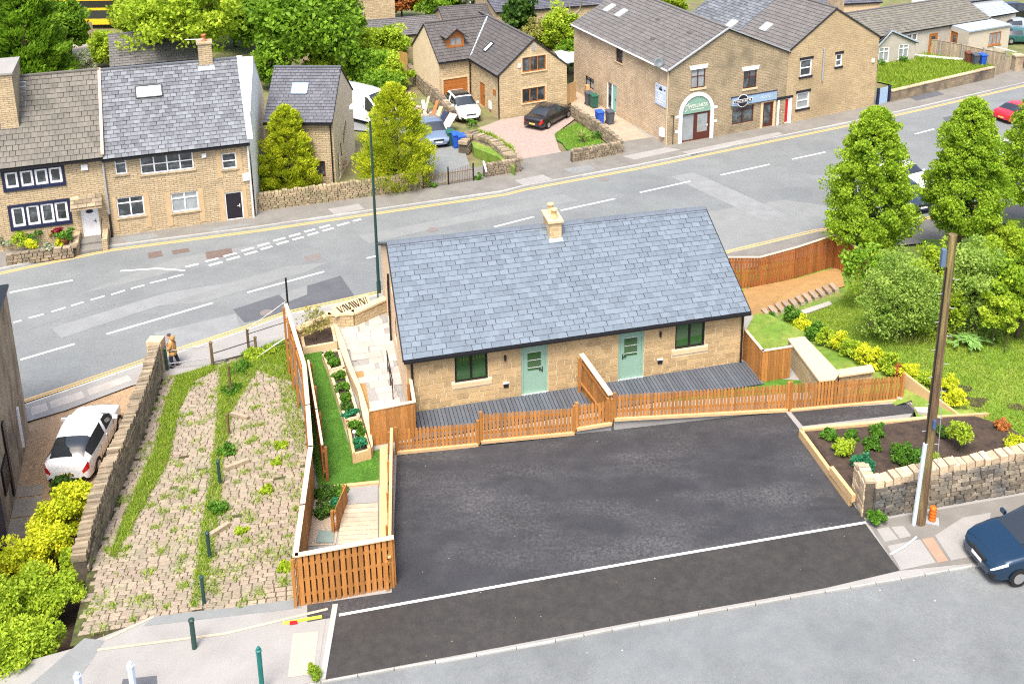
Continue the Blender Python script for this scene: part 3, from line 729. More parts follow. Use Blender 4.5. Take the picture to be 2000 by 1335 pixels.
patch([(300, 650), (460, 612), (470, 640), (345, 690)], MATS['asphalt_mid'], 2)
for pts in ([(20, 655), (120, 622), (300, 575), (420, 552)], [(880, 425), (960, 400), (1120, 372)], [(1130, 395), (1300, 440), (1420, 492)], [(1355, 336), (1450, 375), (1545, 421)], [(560, 470), (600, 500), (690, 540)], [(60, 775), (160, 742), (285, 700)], [(1640, 300), (1700, 320), (1760, 350)], [(1480, 300), (1560, 335), (1640, 345)], [(150, 575), (190, 592), (270, 600)], [(1420, 495), (1500, 470), (1600, 448)]):
    for p, q in zip(pts, pts[1:]): dash(p, q, .03, MATS['asphalt_mid'], ROAD+.0085, road, 'road_seam')
for x, y in ((845, 448), (1180, 350), (520, 610), (1650, 270)):
    c = G(x, y, ROAD+.009); MB().poly([c+V3(.32*math.cos(a), .32*math.sin(a)) for a in np.linspace(0, 6.28, 17)[:-1]]).build('manhole_cover', MATS['iron'], road)
drain = sheetpx('gully_grate', [(207, 735), (228, 729), (232, 738), (211, 745)], ROAD+.008, black_metal, road)
for i in range(6):
    x = 209+i*3.6; dash((x, 743-i*1.0), (x+2, 733-i*1.0), .06, grey_metal, ROAD+.012, road, 'grate_bar')

# far pavement with kerb
PH = .09
bk = [(-420, 600), (-150, 525), (0, 496), (120, 478), (218, 458), (500, 414), (825, 368), (1015, 333), (1215, 296), (1305, 283), (1530, 240), (1705, 203), (1955, 148), (2000, 135), (2300, 72)]
fp = MB(); Pb = [G(x, y, ROAD+PH)+V3(-.6, 1.8) for x, y in bk]
fk2 = [p+Z*PH for p in fk]
fp.poly(fk2+Pb[::-1]); fpo = fp.build('far_pavement', paving); structure(fpo)
mb = MB(); rs = resample(fk, 4)
for p, q in zip(rs, rs[1:]):
    n = perp(nrm(q-p)); mb.box((p+q)/2+n*.06+Z*(PH/2-.05), (q-p), n*.13, Z*(PH+.13))
stuff(mb.build('kerb', kerbm, fpo))
def ppatch(pts, m): sheetpx('paving_patch', pts, ROAD+PH+.005, m, fpo)
ppatch([(640, 408), (700, 398), (712, 408), (655, 420)], concrete); ppatch([(1005, 352), (1060, 341), (1080, 350), (1022, 362)], concrete)
ppatch([(1215, 305), (1300, 288), (1330, 292), (1240, 312)], concrete); ppatch([(1330, 297), (1520, 258), (1530, 262), (1350, 302)], concrete)
ppatch([(1100, 330), (1150, 322), (1165, 330), (1120, 340)], asphalt_light); ppatch([(1775, 190), (1830, 178), (1845, 184), (1790, 197)], asphalt_dark)
ppatch([(235, 465), (300, 455), (310, 462), (250, 474)], asphalt_light)
ppatch([(400, 447), (470, 437), (500, 437), (420, 452)], asphalt_light)

# near pavement (road level)
np_in = [(-300, 900), (56, 822), (130, 800), (258, 752), (322, 738), (420, 711), (500, 690), (565, 660)]
nkp = [p+Z*PH for p in nk[:6]]; ip = [G(x, y, ROAD+PH) for x, y in np_in]+[G(742, 577, ROAD+PH)+V3(2, -1.6)]
npv = MB().poly(ip+nkp[::-1]).build('near_pavement', concrete); structure(npv)
mb = MB()
for p, q in zip(nk[:6], nk[1:6]):
    n = perp(nrm(q-p)); mb.box((p+q)/2-n*.07+Z*(PH/2-.05), q-p, n*.14, Z*(PH+.134))
stuff(mb.build('kerb', kerbm, npv))
for i, pts in enumerate([[(60, 795), (90, 786), (95, 800), (62, 812)], [(96, 784), (160, 763), (166, 776), (100, 798)], [(170, 760), (250, 732), (258, 742), (176, 772)]]): sheetpx('flag', pts, ROAD+PH+.006, flag_m, npv)
# parking side pavement far right, behind the street trees
rp = [p+Z*PH for p in nk[7:]]; q = [G(x, y, ROAD+PH) for x, y in [(2300, 360), (2000, 425), (1850, 470), (1620, 492), (1430, 530)]]
structure(MB().poly(q+rp).build('verge_pavement', paving))

# lane terrain (falls from the lower street to the main road)
LA, LBt = G(440, 1188, 0), G(420, 712, ROAD+PH)
rd = nrm(G(500, 690, ROAD)-G(330, 745, ROAD)); rn = perp(rd)
_dA, _dB = (LA-LBt)@rn, 0.
def TL(x, y):
    k = ((np.array([x, y, 0])-LBt)@rn)/_dA
    k = min(1, max(0, k)); return (ROAD+PH)*(1-k)+.0*k
wallpx = [(318, 722), (300, 790), (270, 880), (232, 965), (205, 1040), (185, 1110), (150, 1260)]   # foot of the rubble wall on the lane side
wl = [GT(x, y, TL) for x, y in wallpx]
lane_right = [G(565, 660, ROAD)+V3(2, 0), G(620, 790, -1.5)+V3(1, 0), G(600, 900, -1)+V3(1, 0), G(620, 1000, -.6)+V3(1, 0), G(600, 1100, -.3)+V3(1, 0), G(590, 1160, 0)+V3(1, 0)]
def lerp_path(P, k):
    P = [np.asarray(p) for p in P]; i = min(int(k*(len(P)-1)), len(P)-2); f = k*(len(P)-1)-i; return P[i]+(P[i+1]-P[i])*f
mb = MB(); NR, NCc = 50, 24
for i in range(NR+1):
    a, b = lerp_path(wl, i/NR)-V3(.2, 0), lerp_path(lane_right, i/NR)
    for j in range(NCc+1):
        p = a+(b-a)*j/NCc; mb.v.append((p[0], p[1], TL(p[0], p[1])-.012))
for i in range(NR):
    for j in range(NCc): k = i*(NCc+1)+j; mb.f.append((k, k+NCc+1, k+NCc+2, k+1))
lane = mb.build('cobbled_lane', M('lane_soil', C(.045, .035, .02), .95, .3, 4, .5, 20, c2=C(.09, .12, .025), c2scale=1.2)); structure(lane)
KB = [(250, 1402), (627, 1335), (770, 1309), (931, 1282), (1085, 1254), (1250, 1222), (1476, 1182), (1612, 1158), (1760, 1133), (1900, 1108), (2000, 1091), (2400, 1020)]
kb = [G(x, y, -.08) for x, y in KB]
# raised plot: house, parking, lower street all at level 0
FENCE_CAP = [(559, 593), (578, 655), (595, 711), (602, 790), (608, 871), (592, 985), (578, 1084)]
fz = [1.2, 1.5, 1.8, 1.8, 1.8, 1.8, 1.8]
fpts = [G(x, y, z) for (x, y), z in zip(FENCE_CAP, fz)]
HX0, HY0, HPHI, HL, HD = -6.4754, 35.2625, .27355, 13.841, 9.643
hu = V3(math.cos(HPHI), math.sin(HPHI)); hn = perp(hu); HO = V3(HX0, HY0)
hb = HO+hn*(HD+1.2)
plot_poly = [V3(p[0]-.03, p[1]) for p in fpts]+[G(585, 1197, 0), G(300, 1208, 0), G(150, 1262, 0), G(-150, 1345, 0), G(0, 1450, 0)]+[p+V3(-.01, .06) for p in kb]+[G(2400, 830, 0), G(2000, 880, 0)+V3(0, 1), G(1690, 960, 0)+V3(0, .6), G(1770, 770, 0)+V3(.8, 0), HO+hu*(HL+2.4)-hn*1., HO+hu*(HL+1.6)+hn*(HD+.3), hb+hu*HL*.5-hn*.8, HO+hn*(HD+.25)-hu*.2, G(742, 590, 0), G(650, 628, 0)+V3(0, .35)]
pl = [V3(p[0], p[1], -.02) for p in plot_poly]
a = sum(pl[i-1][0]*pl[i][1]-pl[i][0]*pl[i-1][1] for i in range(len(pl)))
pl = pl if a > 0 else pl[::-1]
mb = MB(); n = len(pl); mb.add(pl+[p-Z*3.2 for p in pl], [tuple(range(n))]+[(i, i+n, (i+1) % n+n, (i+1) % n) for i in range(n)])
plot = mb.build('terrace', concrete); structure(plot)
# right garden slope
def dist_road(x, y):
    p = np.array([x, y]); best = 1e9
    for A, B in zip(nk[5:-1], nk[6:]):
        A, B = A[:2], B[:2]; d = B-A; t = np.clip((p-A)@d/(d@d), 0, 1); best = min(best, np.linalg.norm(A+d*t-p))
    return best
_bA, _bB = G(1640, 742, .3), G(1890, 835, .2)
_bd = nrm((_bB-_bA)*[1, 1, 0]); _bn = perp(_bd)
def TR(x, y):
    if (V3(x, y)-_bA*[1, 1, 0])@_bn < 0 and y < 36.5: return -.15
    k = min(1, max(0, (dist_road(x, y)-2.6)/15.)); s = k*k*(3-2*k)
    return ROAD+PH+(.24-ROAD-PH)*s
mb = MB(); xs = np.arange(6, 75, 1.); ys = np.arange(29, 100, 1.)
idx = {}
foot = [p for p in [HO+hu*(HL+.35)-hn*0., G(1480, 640, 0), G(1555, 700, 0), G(1640, 765, 0), G(1775, 800, .2)]]
gp = [V3(*p[:2]) for p in foot]+[G(1820, 830, .3), G(1690, 955, .3)+V3(.3, 0), G(2000, 900, .3), V3(80, 45), V3(80, 120)]+[V3(*p[:2]) for p in q[:1]]+[V3(*x[:2]) for x in q[1:]]+[HO+hu*(HL+.35)+hn*(HD+4)]
inside = lambda x, y: inpoly(np.array([[x, y]]), gp)[0]
def vid(i, j):
    if (i, j) not in idx:
        x, y = xs[i], ys[j]; idx[(i, j)] = len(mb.v); mb.v.append((x, y, TR(x, y)))
    return idx[(i, j)]
for i in range(len(xs)-1):
    for j in range(len(ys)-1):
        if dist_road(xs[i]+.5, ys[j]+.5) < 70 and inside(xs[i]+.5, ys[j]+.5) or (inside(xs[i], ys[j]) and inside(xs[i]+1, ys[j]+1)): mb.f.append((vid(i, j), vid(i+1, j), vid(i+1, j+1), vid(i, j+1)))
garden = mb.build('garden_slope', grassm, smooth=True); structure(garden)

# lower street, kerb stones, parking tarmac
low = MB().poly([V3(-60, -20, -.08), V3(90, -20, -.08)]+[V3(90, kb[-1][1]+6, -.08)]+[p for p in kb[::-1]]+[V3(-60, kb[0][1]-9, -.08)]).build('lower_street', asphalt_low); structure(low)
ks = []
kpts = resample(kb[:-1], .92)
for i, (p, qq) in enumerate(zip(kpts, kpts[1:])):
    d = qq-p; u = nrm(d); n = perp(u); ks.append((p+d/2+n*.07-Z*(.08)+Z*.055, d-u*.025, n*.14, Z*.16))
kerb_thing = MB().poly([p+perp(rd)*0-Z*.02 for p in kb[:2]]+[kb[1]+V3(0, .1, -.02)]).build('lower_kerb', kerbm); structure(kerb_thing)
pieces('kerb_stone', kerb_thing, kerbm, ks, 300)

# ---------------------------------------------------------------- parking, footways, planting beds
PK = [(775, 886), (945, 864), (1130, 845), (1200, 836), (1537, 801), (1560, 836), (1662, 978), (1694, 1020)]
parking = sheetpx('parking_area', PK+[(1690, 1022), (1300, 1088), (1000, 1141), (668, 1201), (600, 1214), (600, 1180), (765, 1156)], -.006, tarmac); structure(parking)
walkp = sheetpx('footway', [(668, 1201), (1000, 1141), (1300, 1088), (1690, 1022), (1757, 1113), (1612, 1147), (1250, 1211), (931, 1271), (632, 1326), (648, 1203)], -.003, tarmac_walk); structure(walkp)
for p, q in [((662, 1200), (1000, 1139)), ((1000, 1139), (1300, 1086)), ((1300, 1086), (1692, 1019))]: dash(p, q, .10, white_paint, .003, parking, 'edging_line')
dash((1538, 803), (1566, 838), .16, concrete, .004, parking, 'edging_strip')
structure(sheetpx('side_path', [(1543, 801), (1776, 786), (1790, 805), (1568, 831)], -.004, tarmac))
mb = MB(); A, B = G(655, 1180, 0), G(630, 1326, 0); mb.box((A+B)/2+Z*.0, B-A, perp(nrm(B-A))*.16, Z*.06); structure(mb.build('edging_kerb', kerbm))
fw = sheetpx('lane_footway', [(150, 1262), (300, 1203), (585, 1168), (640, 1185), (618, 1330), (400, 1372), (-50, 1460), (20, 1345)], -.008, concrete); structure(fw)
sheetpx('paved_strip', [(300, 1203), (585, 1168), (590, 1186), (280, 1222)], -.003, asphalt_light, fw)
for p, q in [((205, 1248), (300, 1203)), ((190, 1268), (440, 1236)), ((440, 1236), (640, 1188))]: dash(p, q, .09, kerbs, .004, fw, 'edge_line')
sheetpx('manhole_slab', [(572, 1236), (622, 1232), (612, 1315), (562, 1322)], .003, M('slab', C(.40, .34, .27), .9, .1, 3), fw)
sheetpx('dark_patch', [(240, 1325), (306, 1318), (310, 1360), (230, 1365)], -.002, asphalt_dark, fw)
sheetpx('verge_path', [(60, 1335), (165, 1245), (205, 1250), (140, 1345)], -.004, asphalt_light, fw)
# right pavement by the stone wall
rpv = sheetpx('right_footway', [(1694, 1018), (1757, 1113), (1900, 1098), (2050, 1072), (2400, 1010), (2400, 900), (2000, 965), (1720, 1015)], -.007, paving); structure(rpv)
for i, (pts, m) in enumerate([([(1733, 1065), (1797, 1052), (1828, 1098), (1760, 1112)], concrete), ([(1800, 1052), (1822, 1048), (1852, 1094), (1832, 1098)], M('red_flag', C(.32, .2, .14), .9, .1, 3)), ([(1826, 1045), (1880, 1010), (1935, 1000), (1925, 1080), (1858, 1094)], concrete), ([(1712, 1032), (1735, 1028), (1755, 1052), (1728, 1058)], concrete), ([(1740, 1028), (1765, 1026), (1780, 1046), (1758, 1051)], concrete)]):
    sheetpx('flagstone', pts, .0+i*.0006, m, rpv)

# ---------------------------------------------------------------- the new pair of bungalows
H = thing('stone_bungalow', 'new cream stone semi-detached bungalow with blue slate roof and two sage green doors', 'house', HO)
hf = Fr(HO, hu, HL)
he, hr, ov, vg = 2.513, 4.9027, .3275, .10
w1, w2 = opx(hf, 888, 953, 691, 744.5), opx(hf, 1319, 1377, 629, 679.5)
d1, d2 = opx(hf, 1018, 1070, 673, 767), opx(hf, 1207.5, 1257.5, 645, 736.5)
d1 = (d1[0], d1[1], .0, d1[3]); d2 = (d2[0], d2[1], .0, d2[3])
slp = (hr-he)/(HD/2+ov); hw = he+slp*ov-.05
mb = MB(); ops = [w1, w2, d1, d2]
wall(mb, hf, [(0, -.3), (HL, -.3), (HL, hw), (0, hw)], ops, .14)
gl, gr = hf.left(HD), hf.right(HD)
gab = [(0, -3.2), (HD, -3.2), (HD, hw), (HD/2, hr-.06), (0, hw)]
gw = [(2.0, 2.9, .0, 2.1), (5.3, 6.2, .9, 2.1), (HD/2-.35, HD/2+.35, 2.7, 3.9)]
wl_ = MB(); wall(wl_, gl, gab, gw, .1)
wall(mb, gr, gab, [], .1)
bf = Fr(hf.w(HL, HD, 0), -hu, HL); wall(mb, bf, [(0, -3.2), (HL, -3.2), (HL, hw), (0, hw)], [], .1)
wo = mb.build('wall', mortar, H)
wl_.build('gable_wall', render_cream, H)
for o in gw[1:]: window(H, gl, o, dark_upvc, glass, 1)
door(H, gl, gw[0], dark_upvc, dark_upvc, glass, (.2, .8, .5, .9))
def courses(fr, a0, a1, z0, z1, ops, ch, smin, smax, th=.03):
    out = []; n = round((z1-z0)/ch); ch = (z1-z0)/n
    for j in range(n):
        lo, hi = z0+j*ch, z0+(j+1)*ch; iv = [(a0, a1)]
        for o in ops:
            if o[2] < hi-.02 and o[3] > lo+.02:
                iv = [q for (p, r) in iv for q in (((p, min(r, o[0])), (max(p, o[1]), r)) if o[0] < r and o[1] > p else ((p, r),)) if q[1]-q[0] > .02]
        for p, r in iv:
            x = p
            while x < r-.01:
                x1 = x+random.uniform(smin, smax)
                if r-x1 < smin*.7: x1 = r
                out.append((fr.w((x+x1)/2, -.004-random.uniform(0, .008), (lo+hi)/2), fr.u*(x1-x-.03), fr.n*th, Z*(ch-.028))); x = x1
    return out
sillz = [(o[0]-.14, o[1]+.14, o[2]-.2, o[2]) for o in (w1, w2)]
pieces('stone', wo, ashlar, courses(hf, 0, HL, -.1, hw-.02, ops+sillz, .205, .30, .66), 300, rest='stone_field')
for o in (w1, w2):
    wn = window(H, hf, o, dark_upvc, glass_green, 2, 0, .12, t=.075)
    mb = MB(); fbox(mb, hf, o[0]-.13, o[1]+.13, -.06, .08, o[2]-.19, o[2]-.004); mb.build('sill', cream_stone, wn)
    mb = MB(); fbox(mb, hf, o[0]+.1, o[1]-.1, .145, .16, o[2]+.08, o[2]+.3); mb.build('blind', white_upvc, wn)
for o, hd in ((d1, 1), (d2, -1)):
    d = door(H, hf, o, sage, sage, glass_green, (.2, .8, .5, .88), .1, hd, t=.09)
    a0, a1 = o[0]+.09+(o[1]-o[0]-.18)*.2, o[1]-.09-(o[1]-o[0]-.18)*.2
    for k in (.53, .68, .84):
        mb = MB(); fbox(mb, hf, a0, a1, .05, .056, o[2]+(o[3]-o[2])*k, o[2]+(o[3]-o[2])*k+.018); mb.build('leaded_bar', white_upvc, d)
    mb = MB(); fbox(mb, hf, o[0], o[1], -.06, .05, -.02, .035); mb.build('threshold', white_upvc, d)
for x, y in ((986, 697), (1289, 651)):
    a, z = hf.hit(x, y); mb = MB(); mb.tube([hf.w(a, -.08, z-.11), hf.w(a, -.08, z+.11)], .045, 10); fbox(mb, hf, a-.03, a+.03, -.06, -.01, z-.04, z+.04); mb.build('wall_light', black_metal, H)
for x, y in ((988, 751), (1288.5, 705)):
    a, z = hf.hit(x, y); mb = MB(); fbox(mb, hf, a-.1, a+.1, -.06, -.01, z-.09, z+.09); s = mb.build('meter_socket', black_metal, H); mb = MB(); fbox(mb, hf, a-.12, a+.12, -.075, -.005, z+.085, z+.13); mb.build('hood', white_upvc, s)
roof = slope(H, 'slate', hf, -vg, HL+vg, -ov, he, HD/2, hr, slate, .262, .375, limit=300, th=.01, lap=1.12, gap=.012, lift=.026)
bk_ = Fr(hf.w(HL, HD, 0), -hu, HL)
slope(H, 'slate', bk_, -vg, HL+vg, -ov, he, HD/2, hr, slate, .262, .375, limit=0)
rp_ = []
L = HL+2*vg; n = 30
for i in range(n):
    for sg in (-1, 1):
        nn = nrm(hn*sg*-1*.0+hn*sg+Z*0); Vd = nrm(hn*sg-Z*slp)
        c = hf.w(-vg+(i+.5)*L/n, HD/2, hr+.055)+Vd*.09; rp_.append((c, hu*(L/n-.006), Vd*.19, np.cross(hu, Vd)*.03))
pieces('ridge_tile', roof, ridge_tile, rp_, 300)
gutter(H, hf, -vg, HL+vg, -ov+.02, he-.005)
mb = MB(); fbox(mb, hf, -.02, HL+.02, -ov+.03, .02, he-.12, he-.07); mb.build('soffit', black_metal, H)
for a in (-vg-.02, HL+vg+.02):
    mb = MB()
    for b0, b1 in ((-ov, HD/2), (HD+ov, HD/2)):
        P, Q = hf.w(a, b0, he-.02), hf.w(a, b1, hr-.02); mb.box((P+Q)/2, Q-P, hu*.04, Z*.09)
    mb.build('verge', black_metal, H)
downpipe(H, hf.w(HL-.1, -.07, 0), he-.1, 0); downpipe(H, hf.w(.22, -.07, 0), he-.1, 0)
downpipe(H, gl.w(4.2, -.07, 0), 3.2, 0); 
a, _ = hf.hit(1077, 437, HD/2)
ch = chimney(H, hf.w(a, HD/2-.15, 0), hu, hn, .52, 1.15, hr-.75, hr+.42, M('chimney_stone', C(.50, .37, .21), .85, .1, 3, .3, 20, brick=(.36, .2, .012, C(.6, .48, .32), C(.42, .30, .15))), 2, cap=cream_stone)
mb = MB(); P = hf.w(a, HD/2-.82, hr-slp*.82+.03); mb.box(P, hu*.6, nrm(hn+Z*slp)*.22, np.cross(hu, nrm(hn+Z*slp))*.02); mb.build('flashing', lead, ch)
# handrail along the gable
mb = MB(); 
for q in (0., 1.0, 2.0): mb.tube([gl.w(6.6+q, -.45, 0), gl.w(6.6+q, -.45, .95)], .02, 6)
mb.tube([gl.w(6.5, -.45, .95), gl.w(8.7, -.45, .95)], .022, 6); mb.tube([gl.w(6.5, -.45, .5), gl.w(8.7, -.45, .5)], .016, 6)
tag(mb.build('handrail', black_metal), 'black metal handrail on the patio beside the bungalow gable', 'handrail')

# ---------------------------------------------------------------- decks, picket fences, dividers
DEP = 1.75
def deck(name, label, a0, a1, dep):
    t = thing(name, label, 'deck', hf.w(a0, -dep, 0)); mb = MB(); fbox(mb, hf, a0, a1, -dep, -.02, -.01, .03); mb.build('frame', black_metal, t)
    n = round((a1-a0)/.145); s = (a1-a0)/n
    pieces('board', t, deckm, [(hf.w(a0+(i+.5)*s, -dep/2-.01, .045), hu*(s-.022), hn*(dep-.03), Z*.03) for i in range(n)], 300)
ad = hf.hit(1148, 770, -.3)[0]
deck('deck', 'grey board deck in front of the left half of the bungalow', -.05, ad-.08, DEP)
deck('deck', 'grey board deck in front of the right half of the bungalow', ad+.35, HL+.2, DEP)
structure(sheetpx('front_lawn', [(1395, 756), (1480, 744), (1530, 740), (1600, 745), (1640, 760), (1200, 790), (830, 842), (830, 815)], .004, turf))
structure(sheetpx('side_bed', [(1452, 652), (1475, 612), (1500, 612), (1575, 650), (1548, 672), (1490, 682)], .03, grassm))
# divider between the two decks
P, Q = G(1137, 690, 1.75), G(1193, 782, 1.2)
boardfence('divider_fence', 'low timber divider fence running out from the bungalow wall between the decks', [(P[0], P[1], 0, 1.7), (Q[0], Q[1], 0, 1.45)], timber, .12, .01, timber_cap, 1, capw=.2)
# picket runs; foot levels from the photo
edge0, edge1 = G(775, 886, 0), G(1537, 801, 0)
def on_edge(x):
    k = 0
    for i in range(40):
        k0 = i/39*1.4; P = edge0+(edge1-edge0)*k0
        if proj(P)[0] >= x: k = k0; break
    lo, hi = max(0, k-.04), k
    for _ in range(30):
        m = (lo+hi)/2
        if proj(edge0+(edge1-edge0)*m)[0] < x: lo = m
        else: hi = m
    return edge0+(edge1-edge0)*lo
def picket(label, x0, x1, yb0, yb1, yt0, yt1, gb):
    A, B = on_edge(x0), on_edge(x1)
    pt = [(A[0], A[1], hgt(A, yb0), hgt(A, yt0)), (B[0], B[1], hgt(B, yb1), hgt(B, yt1))]
    t = boardfence('picket_fence', label, pt, timber, .098, .038, None, -1, 'picket fences between the bungalow and the parking', (.25, .75), posts=False, thick=.02, limit=300, shape='picket')
    for p in pt: piece('post', t, timber, V3(p[0], p[1], (p[2]+p[3])/2+.02), hu*.1, hn*.1, Z*(p[3]-p[2]+.16))
    mb = MB(); a, b = V3(*pt[0][:3]), V3(*pt[1][:3]); n = perp(nrm(b-a))
    mb.box((a+b)/2-n*.03-Z*.05, b-a, n*.14, Z*.11); mb.build('base_rail', timber_pale, t)
    mb = MB(); mb.prism([V3(a[0], a[1], -.05), V3(b[0], b[1], -.05), b-Z*.1, a-Z*.1], n*.1); mb.build('plinth', concrete, t)
picket('picket fence run beside the corner post of the parking area, lowest of the stepped runs', 772, 934, 880, 864, 838, 825, .1)
picket('picket fence run between the stepped lowest run and the divider fence', 940, 1121, 859, 842, 808, 796, .1)
picket('short picket fence section at the end of the divider fence', 1126, 1194, 834, 823, 790, 783, .1)
picket('long picket fence run on the right of the divider fence', 1199, 1537, 815, 797, 771, 750, .2)
A, B = on_edge(1537), G(1760, 780, 0)
pt = [(A[0]+.1, A[1], .05, hgt(A, 749)), (B[0], B[1], .02, hgt(B, 733))]
t = boardfence('picket_fence', 'picket fence run above the dark side path near the stone planters', pt, timber, .098, .038, None, -1, 'picket fences between the bungalow and the parking', (.25, .75), posts=False, shape='picket')
for p in pt: piece('post', t, timber, V3(p[0], p[1], (p[2]+p[3])/2+.02), hu*.1, hn*.1, Z*(p[3]-p[2]+.16))
mb = MB(); a, b = V3(*pt[0][:3]), V3(*pt[1][:3]); n = perp(nrm(b-a)); mb.box((a+b)/2-n*.03-Z*.03, b-a, n*.14, Z*.11); mb.build('base_rail', timber_pale, t)
# return of the picket fence down the parking edge (seen from its end)
P0, P1 = G(768, 884, 0), G(765, 1150, 0)
boardfence('boundary_fence', 'slim timber fence along the left edge of the parking area', [(P0[0], P0[1], 0, 1.0), (P0[0]*.5+P1[0]*.5, P0[1]*.5+P1[1]*.5, 0, 1.0), (P1[0], P1[1], 0, 1.15)], timber, .12, .03, timber_pale, 1, capw=.1)
# closed panels at the left corner of the bungalow
P0, P1, P2 = G(723, 800, 1.5), G(810, 785, 1.5), G(803, 742, 1.5)
boardfence('corner_fence', 'tall closed timber fence panel in front of the bungalow left corner', [(P0[0], P0[1], -.2, 1.45), (P1[0], P1[1], 0, 1.5), (P2[0], P2[1], 0, 1.5)], timber, .13, .006, timber_cap, -1, capw=.12)
# long lane fence and the end fence by the parking
pts = []
for p, z in zip(fpts, fz): pts.append((p[0], p[1], TL(p[0], p[1])-.02 if z > 0 else 0, z-.03))
boardfence('lane_fence', 'long tall timber fence with pale capping beside the cobbled lane', pts, timber, .13, .01, timber_cap, 1, capw=.16, limit=200)
E0, E1 = V3(*fpts[-1][:2]), G(767, 1049, 1.8)*np.array([1, 1, 0])
boardfence('end_fence', 'slatted timber fence panel with pale cap at the parking corner', [(E0[0], E0[1], -.02, 1.77), (E1[0], E1[1], -.02, 1.77)], timber, .135, .045, timber_cap, -1, capw=.16, rails=(.2, .5, .8))
u_ = nrm(E1-E0); n_ = perp(u_)
tag(MB().box((E0+E1)/2+n_*.1+Z*.85, E1-E0, n_*.02, Z*1.7).build('screen_board', M('gap_shade_timber', C(.10, .045, .018), .85, .2, 3, stretch=(6, 6, .7))), 'screen boards coloured dark as gap shade behind the slatted end fence', 'screen')  # backing board; the shade in the gaps is put into its dark colour
# inner red-stained panels
for i, (a, b) in enumerate([((601, 705), (617, 800)), ((617, 800), (628, 868))]):
    A, B = G(*a, 1.5), G(*b, 1.5)
    boardfence('inner_fence', ['red brown inner fence panel beside the turf, at the narrow end', 'red brown inner fence panel beside the turf, at the wide end'][i], [(A[0], A[1], 0, 1.5), (B[0], B[1], 0, 1.5)], timber_red, .13, .01, timber_cap, -1, capw=.08)
A, B = G(625, 872, 1.4), G(628, 945, .4)
# lawn, path, gravel bed inside the fence
turfo = sheetpx('turf_strip', [(590, 684), (627, 674), (634, 710), (690, 893), (741, 876), (741, 941), (622, 951), (604, 860), (598, 760)], .012, turf); structure(turfo)
structure(sheetpx('gravel_bed', [(618, 950), (676, 946), (668, 1000), (655, 1062), (600, 1066), (612, 1000)], .006, pale_gravel))
def shape_piece(name, pts, z0, z1, mat, parent=None):
    return sheetpx(name, pts, z1, mat, parent, z1-z0)
walk_m = M('walkway_boards', C(.42, .345, .25), .85, .12, 4, .2, 30, rnd=.1)
t = thing('timber_walkway', 'pale timber walkway and ramp inside the corner fence', 'walkway', G(700, 1000, 0))
for i in range(9):
    y0 = 984+i*8.6; shape_piece('plank', [(669-i*.9, y0+1), (738, y0-3), (738, y0+5), (667-i*.9, y0+9)], 0, .06, walk_m, t)
shape_piece('slab', [(682, 948), (738, 941), (738, 980), (672, 984)], 0, .05, concrete, t)
shape_piece('side_board', [(742, 870), (757, 868), (757, 1050), (741, 1052)], 0, .14, timber_pale, t)
shape_piece('edging_board', [(624, 949), (740, 937), (741, 942), (625, 954)], 0, .12, timber_pale, t)
A, B = G(677, 946, .7), G(656, 1004, .7)
boardfence('walkway_balustrade', 'short timber balustrade beside the pale walkway', [(A[0], A[1], 0, .75), (B[0], B[1], 0, .95)], timber, .12, .02, None, 1)
tag(shape_piece('paving_slab', [(622, 1034), (652, 1036), (652, 1058), (617, 1058)], 0, .05, M('slate_slab', C(.17, .22, .20), .7, .15, 4)), 'dark slate slab lying in the gravel bed', 'slab')
# stepped planters
def planter(label, pts, z, mat, shr):
    t = thing('planter', label, 'planter', G(*pts[0], 0), 'stepped planters between turf and patio'); P = [G(x, y, z) for x, y in pts]; n = len(P)
    c = sum(P)/n; mb = MB()
    for i in range(n):
        p, q = P[i], P[(i+1) % n]; u = nrm(q-p); m = perp(u); m = m if (c-p)@m > 0 else -m
        piece('side', t, mat, (p+q)/2+m*.05-Z*(z/2+.05), (q-p), m*.1, Z*(z+.1))
    s = MB().poly([p*.94+c*.06-Z*.07 for p in (P if sum(P[i-1][0]*P[i][1]-P[i][0]*P[i-1][1] for i in range(n)) > 0 else P[::-1])]).build('bed', soil, t)
    for i, (x, y, r, m, lb) in enumerate(shr):
        shrub('shrub', lb, G(x, y, z-.08), r, r*1.1, m, 700, .045, nc=16)
zz = lambda x, y: (500+x/1.992, 560+y/1.992)
planter('small planter at the patio end of the turf strip holding two mounded shrubs', [zz(255, 255), zz(325, 238), zz(345, 308), zz(285, 325)], .4, cream_stone, [(*zz(290, 278), .28, L_shrub, 'round green shrub at the top of the small planter'), (*zz(305, 303), .27, L_shrub, 'round green shrub at the foot of the small planter')])
planter('long middle planter between turf strip and patio', [zz(285, 330), zz(345, 312), zz(405, 505), zz(345, 518)], .4, cream_stone,
        [(*zz(325, 355), .3, L_shrub, 'bright green mounded shrub at the upper end of the long planter'), (*zz(338, 402), .3, L_shrub, 'spreading green shrub in the long planter, second from its upper end'), (*zz(352, 440), .27, L_shrub, 'green shrub in the middle of the long planter'), (*zz(355, 475), .26, L_dark, 'dark olive shrub in the long planter'), (*zz(385, 492), .18, L_teal, 'small blue green shrub in the long planter'), (*zz(358, 506), .2, L_teal, 'small blue green shrub at the lower end of the long planter')])
planter('end planter next to the closed corner fence with a solar light', [zz(350, 520), zz(408, 508), zz(448, 632), zz(376, 652)], .4, timber_pale,
        [(*zz(385, 548), .27, L_shrub, 'green shrub at the upper end of the end planter'), (*zz(410, 575), .22, L_shrub, 'green shrub beside the pale garden light'), (*zz(405, 618), .3, L_teal, 'blue green low juniper at the foot of the end planter')])
